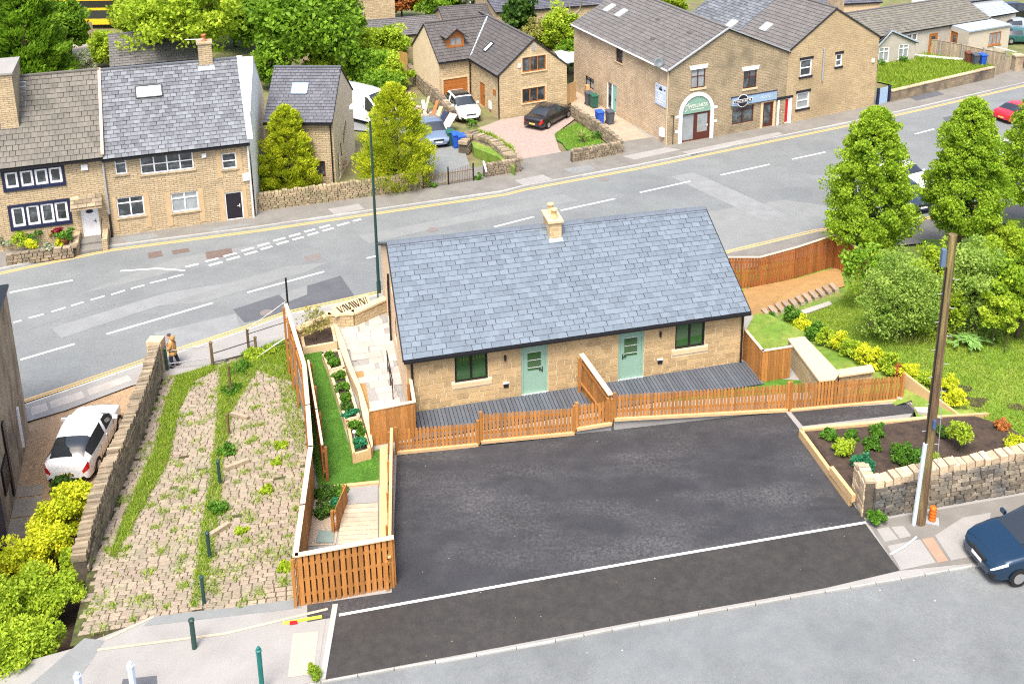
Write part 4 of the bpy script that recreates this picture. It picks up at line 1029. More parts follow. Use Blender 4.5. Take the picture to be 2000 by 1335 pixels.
g = G(*zz(383, 592), .35); tag(MB().tube([g, g+Z*.3], .012, 6).lathe(g+Z*.3, [(.07, 0), (.06, .05), (.02, .08)], 10).build('garden_light', white_upvc), 'small pale solar garden light in the end planter', 'light')
tag(shape_piece('retaining_wall', [zz(300, 140), zz(322, 175), zz(390, 330), zz(450, 600), zz(440, 480), zz(420, 330), zz(345, 215), zz(318, 150)][:1]+[zz(325, 235), zz(350, 300), zz(395, 400), zz(415, 500), zz(450, 625), zz(455, 615), zz(440, 490), zz(412, 400), zz(372, 300), zz(345, 215), zz(318, 150)], -.1, .42, cream_stone), 'pale coped retaining wall between the planters and the patio', 'wall')
structure(sheetpx('sand_bed', [zz(375, 322), zz(418, 318), zz(442, 470), zz(440, 490)], .008, sand))
# patio slabs
pat = [G(*zz(*p), .0) for p in [(318, 160), (495, 103), (530, 180), (572, 440), (575, 470), (445, 485), (418, 320), (350, 230)]]
patio = MB().poly([p+Z*.004 for p in (pat if sum(pat[i-1][0]*pat[i][1]-pat[i][0]*pat[i-1][1] for i in range(len(pat))) > 0 else pat[::-1])]).build('patio', concrete); structure(patio)
it = []
for j in range(30):
    x = -9+random.uniform(0, .4)
    y = j*.45
    while x < 6:
        ln = random.choice((.6, .75, .9)); c = HO-hu*1.5+hu*x+hn*y
        if inpoly(np.array([c[:2]]), pat)[0]: it.append((V3(c[0], c[1], .025), hu*(ln-.012), hn*.438, Z*.04))
        x += ln
pieces('paving_slab', patio, flag_m, it, 300)
# front garden: roadside wall, planter with sapling, slab with shadow bars
F0, F1, F2, F3 = [G(x, y, .75) for x, y in ((580, 640), (642, 608), (655, 618), (752, 578))]
wallz = lambda x, y: 0.
t = plainwall('roadside_wall', 'low coped stone wall between the front patio and the main road', [F0, F1, G(690, 606, .75), F3], lambda x, y: ROAD, 3.6, .28, stone_tan, cream_stone, .09)
t = thing('shadow_bar_slab', 'pale sloped stone slab with railing shadow modelled as dark bars on the roadside wall', 'panel', G(680, 612, .7))
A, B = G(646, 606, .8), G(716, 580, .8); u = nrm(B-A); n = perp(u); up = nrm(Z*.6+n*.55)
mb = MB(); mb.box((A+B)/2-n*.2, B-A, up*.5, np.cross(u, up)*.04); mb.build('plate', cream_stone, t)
for i in range(14):  # dark bars stand in for a railing's shadow on the slab
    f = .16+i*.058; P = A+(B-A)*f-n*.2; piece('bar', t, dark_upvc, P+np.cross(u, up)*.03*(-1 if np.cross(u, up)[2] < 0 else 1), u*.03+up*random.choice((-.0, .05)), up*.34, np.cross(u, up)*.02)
t = thing('planter', 'soil bed planter with a thin sapling by the roadside wall', 'planter', G(620, 660, 0))
P = [G(x, y, .3) for x, y in ((586, 650), (650, 632), (658, 668), (592, 680))]; c = sum(P)/4
for i in range(4):
    p, q_ = P[i], P[(i+1) % 4]; m = perp(nrm(q_-p)); m = m if (c-p)@m > 0 else -m; piece('side', t, cream_stone, (p+q_)/2+m*.05-Z*.15, q_-p, m*.12, Z*.32)
MB().poly([p*.96+c*.04-Z*.06 for p in P[::-1]]).build('bed', soil, t)
tree('sapling', 'thin olive green sapling in the soil bed planter', G(618, 662, .25), .85, (.75, .75, .65), L_olive, 26, 26, .05, trunk=.018, cat='sapling')
# junipers in the gravel bed
for i, (x, y, r, m, lb) in enumerate([(634, 968, .42, L_dark, 'dark green juniper at the turf end of the gravel bed'), (664, 962, .3, L_shrub, 'bright green juniper at the walkway corner of the gravel bed'), (632, 1002, .42, L_dark, 'dark green spreading juniper in the middle of the gravel bed'), (656, 990, .3, L_teal, 'blue green juniper against the balustrade')]): shrub('juniper', lb, G(x, y, 0), r, r*.8, m, 900, .05)

# ---------------------------------------------------------------- right side: box fence, stone planters, bed, slope
P = [G(x, y, 1.45) for x, y in ((1453, 640), (1490, 684), (1546, 675))]
boardfence('box_fence', 'closed timber fence corner at the right end of the bungalow deck', [(p[0], p[1], 0, 1.4) for p in P], timber, .12, .008, timber_cap, -1, capw=.11)
mb = MB()
def coped(name, label, pts, zb, zt, mat=stone_tan):
    t = thing(name, label, 'wall', G(*pts[0], zt)-Z*zt, 'stone retaining walls of the side garden'); shape_piece('block', pts, zb, zt-.07, mat, t)
    P = [G(x, y, zt) for x, y in pts]; c = sum(P)/len(P); MB().prism([p+(p-c)/np.linalg.norm(p-c)*.05-Z*.07+Z*.004 for p in P], Z*.07).build('coping', cream_stone, t)
coped('retaining_wall', 'long stone retaining wall with broad pale coping beside the box fence', [(1540, 662), (1572, 658), (1638, 727), (1630, 738), (1600, 742)], -.1, 1.15)
coped('retaining_wall', 'short stone wall with pale coping behind the picket fence end', [(1635, 722), (1700, 712), (1706, 724), (1640, 734)], -.1, 1.0)
A, B = G(1765, 728, .9), G(1888, 822, .2)
t = thing('gravel_board_wall', 'pale timber board wall running down beside the golden hedge', 'wall', V3(A[0], A[1], 0))
mb = MB(); n = perp(nrm((B-A)*[1, 1, 0])); mb.prism([V3(A[0], A[1], -.2), V3(B[0], B[1], -.2), B, A], n*.1); mb.build('board', timber_pale, t)
tag(shape_piece('side_step', [(1752, 776), (1766, 748), (1800, 770), (1880, 832), (1835, 810), (1792, 803), (1776, 784)], -.05, .13, flag_m), 'pale stone step between the side path and the board wall', 'step')
# planting bed
def TB(x, y): return .34
bedpx = [(1572, 842), (1700, 832), (1832, 815), (1905, 812), (1960, 830), (2000, 850), (2040, 900), (2000, 912), (1690, 950), (1664, 962)]
bed = sheetpx('planting_bed', bedpx, .34, soil, None, .4); structure(bed)
def sleeperbar(label, a, b, z, wd=.14, hh=.34):
    A, B = G(*a, z), G(*b, z); n = perp(nrm(B-A)); mb = MB(); mb.box((A+B)/2-Z*hh/2, B-A, n*wd, Z*hh); tag(mb.build('sleeper_edging', timber_pale), label, 'edging', 'timber sleepers round the planting bed')
sleeperbar('long pale sleeper between the parking tarmac and the planting bed', (1564, 838), (1662, 972), .3)
sleeperbar('thin sleeper along the side path edge of the planting bed', (1566, 836), (1835, 812), .36, .16, .38)
sleeperbar('short stacked sleeper against the stone wall end', (1624, 910), (1668, 966), .55, .14, .28)
sleeperbar('narrow sleeper continuing towards the lawn', (1835, 812), (1930, 806), .36, .1, .3)
for i, (x, y, r, m, lb) in enumerate([(1620, 856, .32, L_shrub, 'round shrub in the planting bed corner by the side path'), (1664, 855, .24, L_shrub, 'smallest round shrub in the planting bed'), (1711, 848, .32, L_shrub, 'round dark green shrub in the row next to the side path'), (1702, 874, .36, L_shrub, 'round shrub in the middle of the planting bed'), (1648, 884, .45, L_lime, 'large reddish lime shrub by the long sleeper'), (1683, 915, .45, L_teal, 'feathery blue green shrub by the wall end'), (1762, 902, .5, L_shrub, 'broad bright green shrub behind the stone wall'), (1795, 905, .4, L_shrub, 'bright green shrub next to the telegraph pole'), (1838, 850, .32, L_dark, 'loose green shrub behind the telegraph pole'), (1820, 900, .3, L_lime, 'pale shrub at the foot of the telegraph pole'), (1870, 880, .5, L_lime, 'upright lime green shrub in the planting bed'), (1985, 880, .5, L_yellow, 'golden shrub at the lawn end of the stone wall')]):
    shrub('shrub', lb, G(x, y, .32), r, r*(1.2 if i != 10 else 2.6), m, 1100, .05, nc=22)
# stone wall along the lower pavement
SW = [G(1692, 1012, 0)+V3(.15, .2), G(1760, 1000, 0)+V3(0, .2), G(1850, 984, 0)+V3(0, .2), G(2000, 958, 0)+V3(0, .2), G(2200, 925, 0)+V3(0, .2)]
drywall('stone_wall', 'rough stone wall with chunky coping between lower pavement and planting bed', SW, zone(0), [1.15, 1.2, 1.3, 1.3, 1.3], .45, M('wall_stone', C(.30, .25, .18), .92, .25, 3, .7, 14, rnd=.4, c2=C(.10, .10, .095), c2scale=.9, c2pos=.5, c2w=.12), .15, .42, True, copm=drystone_pale, coph=.3, coplen=.3)
t = drywall('stone_wall', 'pale squared stone pier ending the wall at the parking area', [G(1690, 1014, 0)+V3(.12, .12), G(1672, 985, 0)+V3(.2, .2), G(1668, 968, .2)+V3(.2, .3)], zone(0), [1.3, 1.25, 1.1], .4, drystone_pale, .16, .4, True, copm=drystone_pale, coph=.14, both=True)
# sand terrace, rear fence, sleeper steps
sd = [GT(x, y, TR) for x, y in ((1452, 566), (1482, 560), (1560, 545), (1640, 522), (1650, 560), (1560, 592), (1490, 620), (1462, 640), (1450, 612))]
mb = MB(); c = sum(sd)/len(sd); sd2 = resample(sd+[sd[0]], .6)[:-1]
mb.add([c+Z*.09]+[p+Z*.06 for p in sd2], [(0, i+1, (i+1) % len(sd2)+1) for i in range(len(sd2))][::1]); 
if mb.v and (np.cross(np.array(mb.v[1])-np.array(mb.v[0]), np.array(mb.v[2])-np.array(mb.v[0])))[2] < 0: mb.f = [f[::-1] for f in mb.f]
structure(mb.build('sand_terrace', sand))
rf = []
for x, y, yt in ((1420, 566, 503), (1482, 560, 503), (1555, 543, 483), (1624, 522, 460), (1684, 545, 492)):
    P = GT(x, y, TR); rf.append((P[0], P[1], P[2]-.05, P[2]+hgt(P, yt)))
boardfence('rear_fence', 'red brown vertical board fence round the sand terrace by the main road', rf, timber_red, .13, .03, timber_cap, -1, capw=.12, rails=(.15, .5, .85))
t = thing('sleeper_steps', 'row of short grey sleeper blocks stepping up along the sand terrace', 'steps', GT(1560, 600, TR))
for i in range(11):
    k = i/10; x, y = 1494+k*132, 618-k*50; A = GT(x-8, y-9, TR)+Z*.08; B = GT(x+14, y+7, TR)+Z*.08; u = nrm(B-A)
    piece('sleeper', t, sleeper, (A+B)/2, u*.95, perp(u)*.24, Z*.3)
tag(MB().prism([GT(x, y, TR)+Z*.01 for x, y in ((1552, 612), (1620, 590), (1626, 596), (1556, 620))], Z*.06).build('stone_slab', flag_m), 'long pale stone slab on the grass below the sleeper steps', 'slab')
tag(MB().prism([GT(x, y, TR)+Z*.01 for x, y in ((1462, 622), (1480, 620), (1482, 630), (1464, 634))], Z*.1).build('stone_slab', flag_m), 'small pale slab at the bungalow rear corner', 'slab')

# ---------------------------------------------------------------- cobbled lane: setts, rubble wall, posts, rails
lane_poly = [p for p in wl]+[G(300, 1208, 0), G(585, 1172, 0)]+[V3(p[0], p[1]) for p in fpts[::-1]]+[G(500, 695, ROAD), G(420, 716, ROAD), G(345, 738, ROAD)]
it = []
ru = nrm(G(580, 1168, 0)-G(300, 1204, 0)); rv = perp(ru)
O = G(300, 1206, 0)
row = 0; y = 0.
while y < 30:
    dp = random.uniform(.195, .215); x = -9+random.random()*.3
    while x < 8:
        ln = random.uniform(.24, .40); c = O+ru*(x+ln/2)+rv*(y+dp/2)+ru*.06*math.sin(y*1.3)
        if inpoly(np.array([c[:2]]), lane_poly)[0] and random.random() > .006:
            z = TL(c[0], c[1]); sl_ = (TL(*(c+rv*.3)[:2])-TL(*(c-rv*.3)[:2]))/.6; vv = nrm(rv+Z*sl_); nn = np.cross(ru, vv)
            k = random.uniform(-.005, .005)
            it.append((V3(c[0], c[1], z-.028+k)+ru*0, ru*(ln-.022)+rv*random.uniform(-.008, .008), vv*(dp-.032), nn*.1))
        x += ln
    y += dp
pieces('sett', lane, sett_m, it, 300, 'sett', 6, 'sett_field')
# grass growing between the setts
def px_world(pts, T): return [GT(x, y, T) for x, y in pts]
bands = [[(345, 735), (420, 712), (425, 722), (380, 745), (350, 800), (330, 900), (275, 1000), (225, 1090), (215, 1080), (262, 960), (300, 880), (322, 790)],
         [(430, 716), (500, 690), (505, 720), (455, 800), (440, 880), (432, 960), (420, 1060), (400, 1150), (385, 1190), (372, 1185), (385, 1090), (405, 960), (420, 860), (425, 780)],
         [(470, 690), (555, 662), (570, 700), (580, 750), (530, 735), (490, 715)], [(540, 740), (585, 760), (596, 870), (585, 890), (560, 830)]]
pp = np.vstack([sample(px_world(b, TL), n) for b, n in zip(bands, (15000, 14000, 7000, 1500))])
grass('verge_grass', 'weedy green grass growing along the cobbled lane', pp, TL, L_grass, .16, .014, .55)
pp = np.vstack([c+rng.normal(size=(int(n), 2))*s for c, n, s in [(sample(lane_poly, 1)[0], rng.integers(10, 80), rng.uniform(.06, .2)) for _ in range(260)]])
pp = pp[inpoly(pp, lane_poly)]
grass('lane_weeds', 'small weed tufts between the setts', pp, TL, L_grass, .14, .016, .7)
wi = 0
for x, y, r, m, lb in [(470, 725, .5, L_shrub, 'dock plant by the rail post at the lane top'), (495, 700, .55, L_lime, 'bright weed clump beside the lane fence top'), (525, 690, .5, L_lime, 'leafy weed clump near the lane fence corner'), (455, 768, .45, L_shrub, 'dark weed clump around the upright lane post'), (548, 872, .25, L_lime, 'weed clump on the setts close to the lane fence'), (445, 885, .4, L_shrub, 'weed clump below the upper fallen beam'), (425, 1000, .4, L_shrub, 'weed clump by the lower fallen beam'), (560, 1110, .28, L_lime, 'weed clump by the end fence corner'), (472, 1040, .22, L_lime, 'small weed clump in the middle of the setts'), (540, 905, .2, L_lime, 'tiny weed clump on the open setts'), (520, 960, .25, L_lime, 'flat weed patch on the open setts')]:
    shrub('weed', lb, GT(x, y, TL), r, r*.8, m, 500, .06, 'weed clumps on the lane', 'weed', nc=14)
# rubble wall
wp = [GT(x, y, TL) for x, y in [(318, 724), (298, 795), (268, 880), (230, 968), (200, 1050), (172, 1120)]]
wp = [p-V3(.22, 0) for p in wp]
drywall('rubble_wall', 'leaning dry stone wall with upright coping slabs beside the cobbled lane', wp, TL, [1.15, 1.15, 1.15, 1.1, 1.0, .5], .45, drystone, .13, .3, True, coph=.3, coplen=.13, both=False, limit=290)
P = wp[0]; tag(MB().prism([V3(P[0]-.35, P[1]-.1, TL(*P[:2])-.2), V3(P[0]+.3, P[1]-.1, TL(*P[:2])-.2), V3(P[0]+.3, P[1]+.45, TL(*P[:2])-.2), V3(P[0]-.35, P[1]+.45, TL(*P[:2])-.2)], Z*1.75).build('gate_pier', drystone_pale), 'squared pale stone pier ending the rubble wall at the pavement', 'pier')
# posts and rails at the lane top
posts = []
def post(label, x, y, yt, m, r=.06, T=TL, cat='post', sq=False):
    P = GT(x, y, T); h = hgt(P, yt); t = thing('rail_post', label, cat, P, 'posts on the cobbled lane')
    MB().tube([P-Z*.1, P+Z*h], [r*1.1, r], 8).build('shaft', m, t); MB().lathe(P+Z*h, [(r*1.25, 0), (r*1.3, .05), (r*.7, .09)], 8).build('head', m, t)
    posts.append(P+Z*h); return t
post('dark rail post beside the stone pier', 327, 722, 682, green_metal)
post('tall rusty rail post in the middle of the lane top', 416, 716, 670, pole_wood, .07)
post('short brown rail post on the pavement edge', 486, 682, 645, pole_wood, .06)
post('rusty rail post near the lane fence', 501, 692, 660, pole_wood, .06)
post('brown post standing in the weeds below the rails', 452, 770, 717, pole_wood, .05)
post('leaning dark post beside the upper fallen beam', 447, 848, 810, pole_wood, .06)
post('dark post beside the middle fallen beam', 430, 946, 902, green_metal, .06)
post('dark green post beside the lowest fallen beam', 410, 1090, 1042, green_metal, .06)
post('slim green post at the foot of the lane setts', 399, 1178, 1128, green_metal, .055)
post('short green post with a mossy foot on the lane footway', 380, 1264, 1212, green_metal, .07, zone(0))
def rail(label, pts, m, r=.022):
    tag(MB().tube(pts, r, 7).build('handrail', m), label, 'handrail', 'rails across the lane top')
rail('upper grey rail from the stone pier post to the tall post', [posts[0]-Z*.1, posts[1]-Z*.12], grey_metal)
rail('lower blue grey rail from the stone pier post to the tall post', [posts[0]-Z*.75, posts[1]-Z*.75], grey_metal)
rail('upper dark rail between tall post and the rusty post', [posts[1]-Z*.55, posts[3]-Z*.1], black_metal)
rail('lower dark rail between tall post and the lane fence', [posts[1]-Z*1.0, posts[3]-Z*.7, G(562, 668, ROAD+.6)], black_metal)
rail('pale rail rising from the pavement post to the lane fence top', [posts[2]+Z*.05, G(556, 590, .6)], white_upvc, .02)
rail('thin dark rail on the road side of the lane top', [posts[2]-Z*.2, G(560, 628, ROAD+1.2)], black_metal, .018)
rail('pale cable stay from the rusty post down to the weeds', [posts[3]-Z*.9, G(557, 660, ROAD+.9), G(480, 712, ROAD+.2)], white_upvc, .012)
P = G(563, 606, .4); tag(MB().tube([V3(P[0], P[1], ROAD), V3(P[0], P[1], 2.0)], .045, 8).build('sign_post', black_metal), 'thin black post behind the top end of the lane fence', 'post')
for x, y, x2, y2, lb in ((452, 812, 485, 820, 'weathered beam fallen from the upper leaning post'), (440, 920, 486, 902, 'long weathered beam lying across the setts by the middle post'), (412, 1050, 448, 1026, 'dark weathered beam lying by the lowest post')):
    A, B = GT(x, y, TL)+Z*.12, GT(x2, y2, TL)+Z*.1; u = nrm(B-A); mb = MB(); mb.box((A+B)/2, B-A, perp(u)*.16, Z*.14); tag(mb.build('fallen_beam', timber_grey), lb, 'beam', 'fallen beams on the lane')
# bollards at the bottom edge
def bollard(label, x, y, yt, m, r):
    P = G(x, y, 0); h = hgt(P, yt); t = thing('bollard', label, 'bollard', P, 'bollards on the lower footway')
    MB().tube([P, P+Z*h*.86], r, 8).build('shaft', m, t); MB().lathe(P+Z*h*.86, [(r*1.15, 0), (r*1.2, .05), (r*.7, .07), (r*.75, .13), (r*.3, .17)], 8).build('head', m, t)
bollard('teal green bollard on the lower footway', 513, 1352, 1258, teal_metal, .07)
bollard('pale blue bollard standing nearest the dark footway patch', 264, 1366, 1290, pale_blue, .09)
bollard('pale blue bollard on the shrub side of the footway', 160, 1378, 1312, pale_blue, .09)
tag(sheetpx('tape', [(552, 1213), (628, 1200), (629, 1205), (553, 1218)], .02, M('yellow_green', C(.5, .62, .05), .6, .05), None, .02), 'yellow green marker strip at the foot of the end fence', 'marker')
tag(sheetpx('tape', [(565, 1212), (580, 1210), (581, 1216), (566, 1218)], .035, red_paint, None, .03), 'red marker block at the foot of the end fence', 'marker')
# gravel drive, flagged path, side building
gd = sheetpx('gravel_drive', [(48, 828), (258, 754), (320, 730), (300, 800), (260, 900), (200, 1000), (170, 1120), (60, 1200), (-100, 1300), (-60, 1000)], ROAD+.01, gravel); structure(gd)
fl = [((20, 1015), (75, 1008), (62, 1045), (10, 1052)), ((28, 975), (84, 968), (77, 1004), (22, 1011)), ((10, 1056), (60, 1049), (48, 1090), (-4, 1096)), ((34, 950), (88, 944), (85, 965), (30, 971))]
for q_ in fl: sheetpx('flagstone', q_, ROAD+.03, M('wet_flag', C(.25, .22, .17), .85, .2, 3) if 'wet_flag' not in MATS else MATS['wet_flag'], gd)
B0, B1 = G(57, 842, ROAD), G(5, 1085, ROAD)
sb = Fr(B1, B0-B1); 
t = thing('stone_building', 'tall dark weathered stone building beside the gravel drive', 'building', B0)
sfr = Fr(B0+nrm(B0-B1)*0, -(nrm(B0-B1)), 14)
# wall faces the drive: frame runs from the road corner towards the lower street
ux = nrm(B1-B0); nn = perp(ux); 
if nn[0] > 0: nn = -nn
top0 = hgt(B0, 562)
mb = MB(); 
def bq(a, b, z): return B0+ux*a+nn*b+Z*z
for (p, q_) in (((0, 0), (16, 0)), ((0, 7), (0, 0)), ((16, 7), (0, 7))): mb.poly([bq(*p, -.2), bq(*q_, -.2), bq(*q_, top0), bq(*p, top0)])
mb.poly([bq(0, 0, top0), bq(16, 0, top0), bq(16, 7, top0), bq(0, 7, top0)])
mb.build('wall', stone_dark, t)
mb = MB(); mb.box(bq(8, .05, top0+.06), ux*16.2, nn*.3, Z*.1); mb.build('gutter', black_metal, t)
for a0, a1, z0, z1, m, nm in ((4.4, 4.7, .3, 3.4, black_metal, 'downpipe'), (6.8, 7.8, .05, 2.2, navy_paint, 'door'), (1.6, 1.75, .4, 2.2, white_upvc, 'board'), (4.9, 5.9, 1.2, 2.3, black_metal, 'vent')):
    mb = MB(); mb.box(bq((a0+a1)/2, -.02, (z0+z1)/2), ux*(a1-a0), nn*.1, Z*(z1-z0)); mb.build(nm, m, t)

# ---------------------------------------------------------------- far side of the road
RZ = ROAD+PH*.5
cf = frpx((225, 462), (495, 425), RZ); LB = cf.L
EB = 5.05+ROAD; DB = 9.4; RB = 8.78+ROAD
def block(name, label, fr, D, eave, ridge, wm, ops, roofm, tn, course, tw, ov=.25, limit=300, a0=0., a1=None, recess=.12, sidem=None, ops_l=(), ops_r=(), backroof=True, vg=.05, base=None, group=None, tail=None):
    a1 = fr.L if a1 is None else a1; t = thing(name, label, 'house', fr.w(a0, 0, fr.z0), group)
    f2 = Fr(fr.w(a0, 0, fr.z0), fr.u, a1-a0); f2.z0 = fr.z0; z0 = fr.z0-.4; ops2 = [(o[0]-a0, o[1]-a0, o[2], o[3]) for o in ops]
    sl = (ridge-eave)/(D/2)
    mb = MB(); wall(mb, f2, [(0, z0), (f2.L, z0), (f2.L, eave), (0, eave)], ops2, recess); mb.build('front_wall', wm, t)
    gpoly = [(0, z0), (D, z0), (D, eave), (D/2, ridge), (0, eave)]
    for side, oo in ((f2.left(D), ops_l), (f2.right(D), ops_r)):
        mb = MB(); wall(mb, side, gpoly, oo, recess); mb.build('gable_wall', sidem or wm, t)
    bfr = Fr(f2.w(f2.L, D, 0), -f2.u, f2.L); bfr.z0 = fr.z0
    mb = MB(); wall(mb, bfr, [(0, z0), (f2.L, z0), (f2.L, eave), (0, eave)]); mb.build('rear_wall', wm, t)
    r = slope(t, tn, f2, -vg, f2.L+vg, -ov, eave-sl*ov+.1, D/2, ridge+.1, roofm, course, tw, limit=limit)
    r2 = slope(t, tn, bfr, -vg, f2.L+vg, -ov, eave-sl*ov+.1, D/2, ridge+.1, roofm, course, tw, limit=0) if backroof else None
    mb = MB(); mb.box(f2.w(f2.L/2, D/2, ridge+.14), f2.u*(f2.L+2*vg), f2.n*.24, Z*.09); mb.build('ridge', base or roofm, r)
    gutter(t, f2, -vg, f2.L+vg, -ov+.04, eave-sl*ov+.06)
    t_sl = sl
    return t, f2, r, sl
# slate cottage
oB = [opx(cf, 224, 247, 308, 341), opx(cf, 273, 378, 300, 336), opx(cf, 433, 462, 299, 330), opx(cf, 228, 282, 384, 423), opx(cf, 334, 388, 375, 413), opx(cf, 440, 475, 375, 429)]
oB[5] = (oB[5][0], oB[5][1], RZ+.06, oB[5][3])
t, f2, rB, slB = block('slate_cottage', 'stone cottage with mottled old slate roof, black door and white gable end', cf, DB, EB, RB, old_stone, oB, slate_old, 'slate', .27, .36, sidem=white_render, a0=-.12, a1=LB+.1)
cottB = t
gwf = Fr(cf.w(LB+.16, 0, 0), cf.w(LB+1.75, DB, 0)-cf.w(LB+.16, 0, 0)); Lw = np.linalg.norm(cf.w(LB+1.75, DB, 0)-cf.w(LB+.16, 0, 0))
mb = MB(); wall(mb, gwf, [(0, RZ-.3), (Lw, RZ-.3), (Lw, EB+.1), (Lw/2, RB+.12), (0, EB+.1)]); mb.poly([cf.w(LB+.12, -.06, EB+.13), cf.w(LB+1.02, DB/2, RB+.14), cf.w(LB+.12, DB/2, RB+.14)]); mb.poly([cf.w(LB+.12, DB/2, RB+.14), cf.w(LB+1.02, DB/2, RB+.14), cf.w(LB+1.75, DB, EB+.13), cf.w(LB+.12, DB, EB+.13)]); mb.build('rendered_gable', white_render, t)
for i, (nx, tr) in enumerate(((1, .35), (4, .5), (1, .5), (2, .3), (2, .3))):
    window(t, cf, oB[i], white_upvc, glass if i != 4 else glass_pale, nx, tr, .1, stone_plain, None, .07)
door(t, cf, oB[5], black_paint, white_upvc, hm=white_upvc)
for a0, a1, z0, z1 in ((oB[1][0]-.18, oB[1][1]+.18, oB[1][3], oB[1][3]+.2), (oB[3][0]-.2, oB[3][0], oB[3][2]-.8, oB[3][3]+.1), (oB[3][1], oB[3][1]+.3, oB[3][2]-.8, oB[3][3]+.1), (oB[4][0]-.3, oB[4][0], oB[4][2]-.8, oB[4][3]+.1), (oB[4][1], oB[4][1]+.3, oB[4][2]-.8, oB[4][3]+.1), (oB[5][0]-.3, oB[5][0], RZ, oB[5][3]+.3), (oB[5][1], oB[5][1]+.25, RZ, oB[5][3]+.3), (oB[2][0]-.3, oB[2][0], oB[2][2]-.5, oB[2][3]+.25), (oB[2][1], oB[2][1]+.3, oB[2][2]-.5, oB[2][3]+.25)):
    mb = MB(); fbox(mb, cf, a0, a1, -.02, .05, z0, z1); mb.build('quoin', M('buff_stone', C(.47, .34, .19), .9, .12, 2, .3, 15) if 'buff_stone' not in MATS else MATS['buff_stone'], t)
for x, y, w_, h_ in ((398, 303, .25, .25), (480, 345, .35, .45)):
    a, z = cf.hit(x, y); mb = MB(); fbox(mb, cf, a-w_/2, a+w_/2, -.1, 0, z-h_/2, z+h_/2); mb.build('alarm_box', white_upvc, t)
def onslope(fr, x, y, be, ze, sl):         # photo pixel on a roof slope -> point
    lo, hi = -2., 12.
    for _ in range(50):
        m = (lo+hi)/2; a, z = fr.hit(x, y, m)
        if z > ze+sl*(m-be): lo = m
        else: hi = m
    return fr.w(a, m, z)
Vs = nrm(cf.n+Z*slB)
skylight(t, onslope(cf, 291, 180, 0, EB+.1, slB), cf.u, Vs, 1.45, .85, black_metal)
a = cf.hit(402, 120, DB/2)[0]; ch = chimney(t, cf.w(a, DB/2+.1, 0), cf.u, cf.n, .8, .75, RB-.6, RB+1.25, old_stone, 1, terracotta, stone_plain)
mb = MB(); P = cf.w(a, DB/2-.5, RB-slB*.45+.12); mb.box(P, cf.u*.95, Vs*.3, np.cross(cf.u, Vs)*.03); mb.build('flashing', lead, ch)
P = cf.w(a, DB/2, RB+1.5); MB().tube([P, P-cf.u*1.1+Z*.05], .02, 5).build('aerial', white_upvc, ch)
mb = MB(); Pq, Qq = cf.w(LB+.2, -.1, EB+.15), cf.w(LB+.2, DB/2, RB+.2); mb.box((Pq+Qq)/2, Qq-Pq, cf.u*.32, Z*.1); mb.build('coping', white_render, t)
MB().tube([cf.w(LB+.02, -.06, RZ), cf.w(LB+.02, -.06, EB-.2)], .05, 8).build('downpipe', white_upvc, t)
MB().tube([cf.w(-.15, -.1, RZ+1.5), cf.w(-.15, -.1, EB-.2)], .06, 8).build('downpipe', grey_metal, t)
MB().tube([cf.w(-.15, -.1, RZ), cf.w(-.15, -.1, RZ+1.5)], .06, 8).build('downpipe', black_metal, t)
# brown tiled cottage
aL = cf.hit(-55, 312)[0]; EA = EB+.12
win = [(21, 322, 360, 0), (51, 320, 358, 0), (79.5, 318, 357, 0), (107.5, 316, 354, 0), (36, 404, 441, 1), (65, 400, 437, 1), (93, 397, 435, 1), (120.5, 395, 432, 1)]
oA = [opx(cf, x-12.5, x+12.5, a_, b_) for x, a_, b_, _ in win]; 
zr = [(np.mean([o[2] for o in q])-.02, np.mean([o[3] for o in q])) for q in (oA[:4], oA[4:])]; zr[0] = (zr[0][0]-.12, min(zr[0][1], EA-.42))
oA = [(o[0], o[1], *zr[i//4]) for i, o in enumerate(oA)]
dA = opx(cf, 159, 194, 402, 456); dA = (dA[0], dA[1], RZ+.25, dA[3])
t, f2, rA, slA = block('tiled_cottage', 'stone cottage with brown tiled roof, navy window surrounds and white door', cf, DB, EA, RB+.05, old_stone, oA+[dA], tile_brown, 'roof_tile', .36, .31, a0=aL, a1=-.14)
for o in oA: window(t, cf, o, white_upvc, glass, 1, 0, .06, t=.11)
for k in (0, 4):
    A0, A1 = oA[k][0]-.16, oA[k+3][1]+.16; z0, z1 = zr[k//4]; mb = MB()
    fbox(mb, cf, A0, A1, -.05, .03, z1, z1+.16); fbox(mb, cf, A0, A1, -.07, .03, z0-.2, z0)
    fbox(mb, cf, A0, A0+.14, -.05, .03, z0, z1); fbox(mb, cf, A1-.14, A1, -.05, .03, z0, z1)
    for i in range(3): fbox(mb, cf, oA[k+i][1]+.005, oA[k+i+1][0]-.005, -.04, .03, z0, z1)
    mb.build('window_surround', navy_paint, t)
d = door(t, cf, dA, white_upvc, white_upvc)
a_ = (dA[0]+dA[1])/2; MB().lathe((0, 0, 0), [(.001, 0), (.2, 0), (.2, .02)], 16).build('pane', navy_paint, d).matrix_basis = Matrix.Translation(Vector(cf.w(a_, .06, dA[3]-.35))) @ Matrix.Rotation(math.atan2(cf.u[1], cf.u[0]), 4, 'Z') @ Matrix.Rotation(R(90), 4, 'X') @ Matrix.Scale(.55, 4, (0, 1, 0))
c0, c1 = cf.hit(139, 400)[0], cf.hit(201, 396)[0]; mb = MB()
cpf = Fr(cf.w(c0, -.75, 0), cf.u, c1-c0); zc = dA[3]+.1
can = MB().prism([cpf.w(0, 0, zc), cpf.w(cpf.L, 0, zc), cpf.w(cpf.L, .75, zc+.45), cpf.w(0, .75, zc+.45)], Z*.08).build('canopy', stone_plain, t)
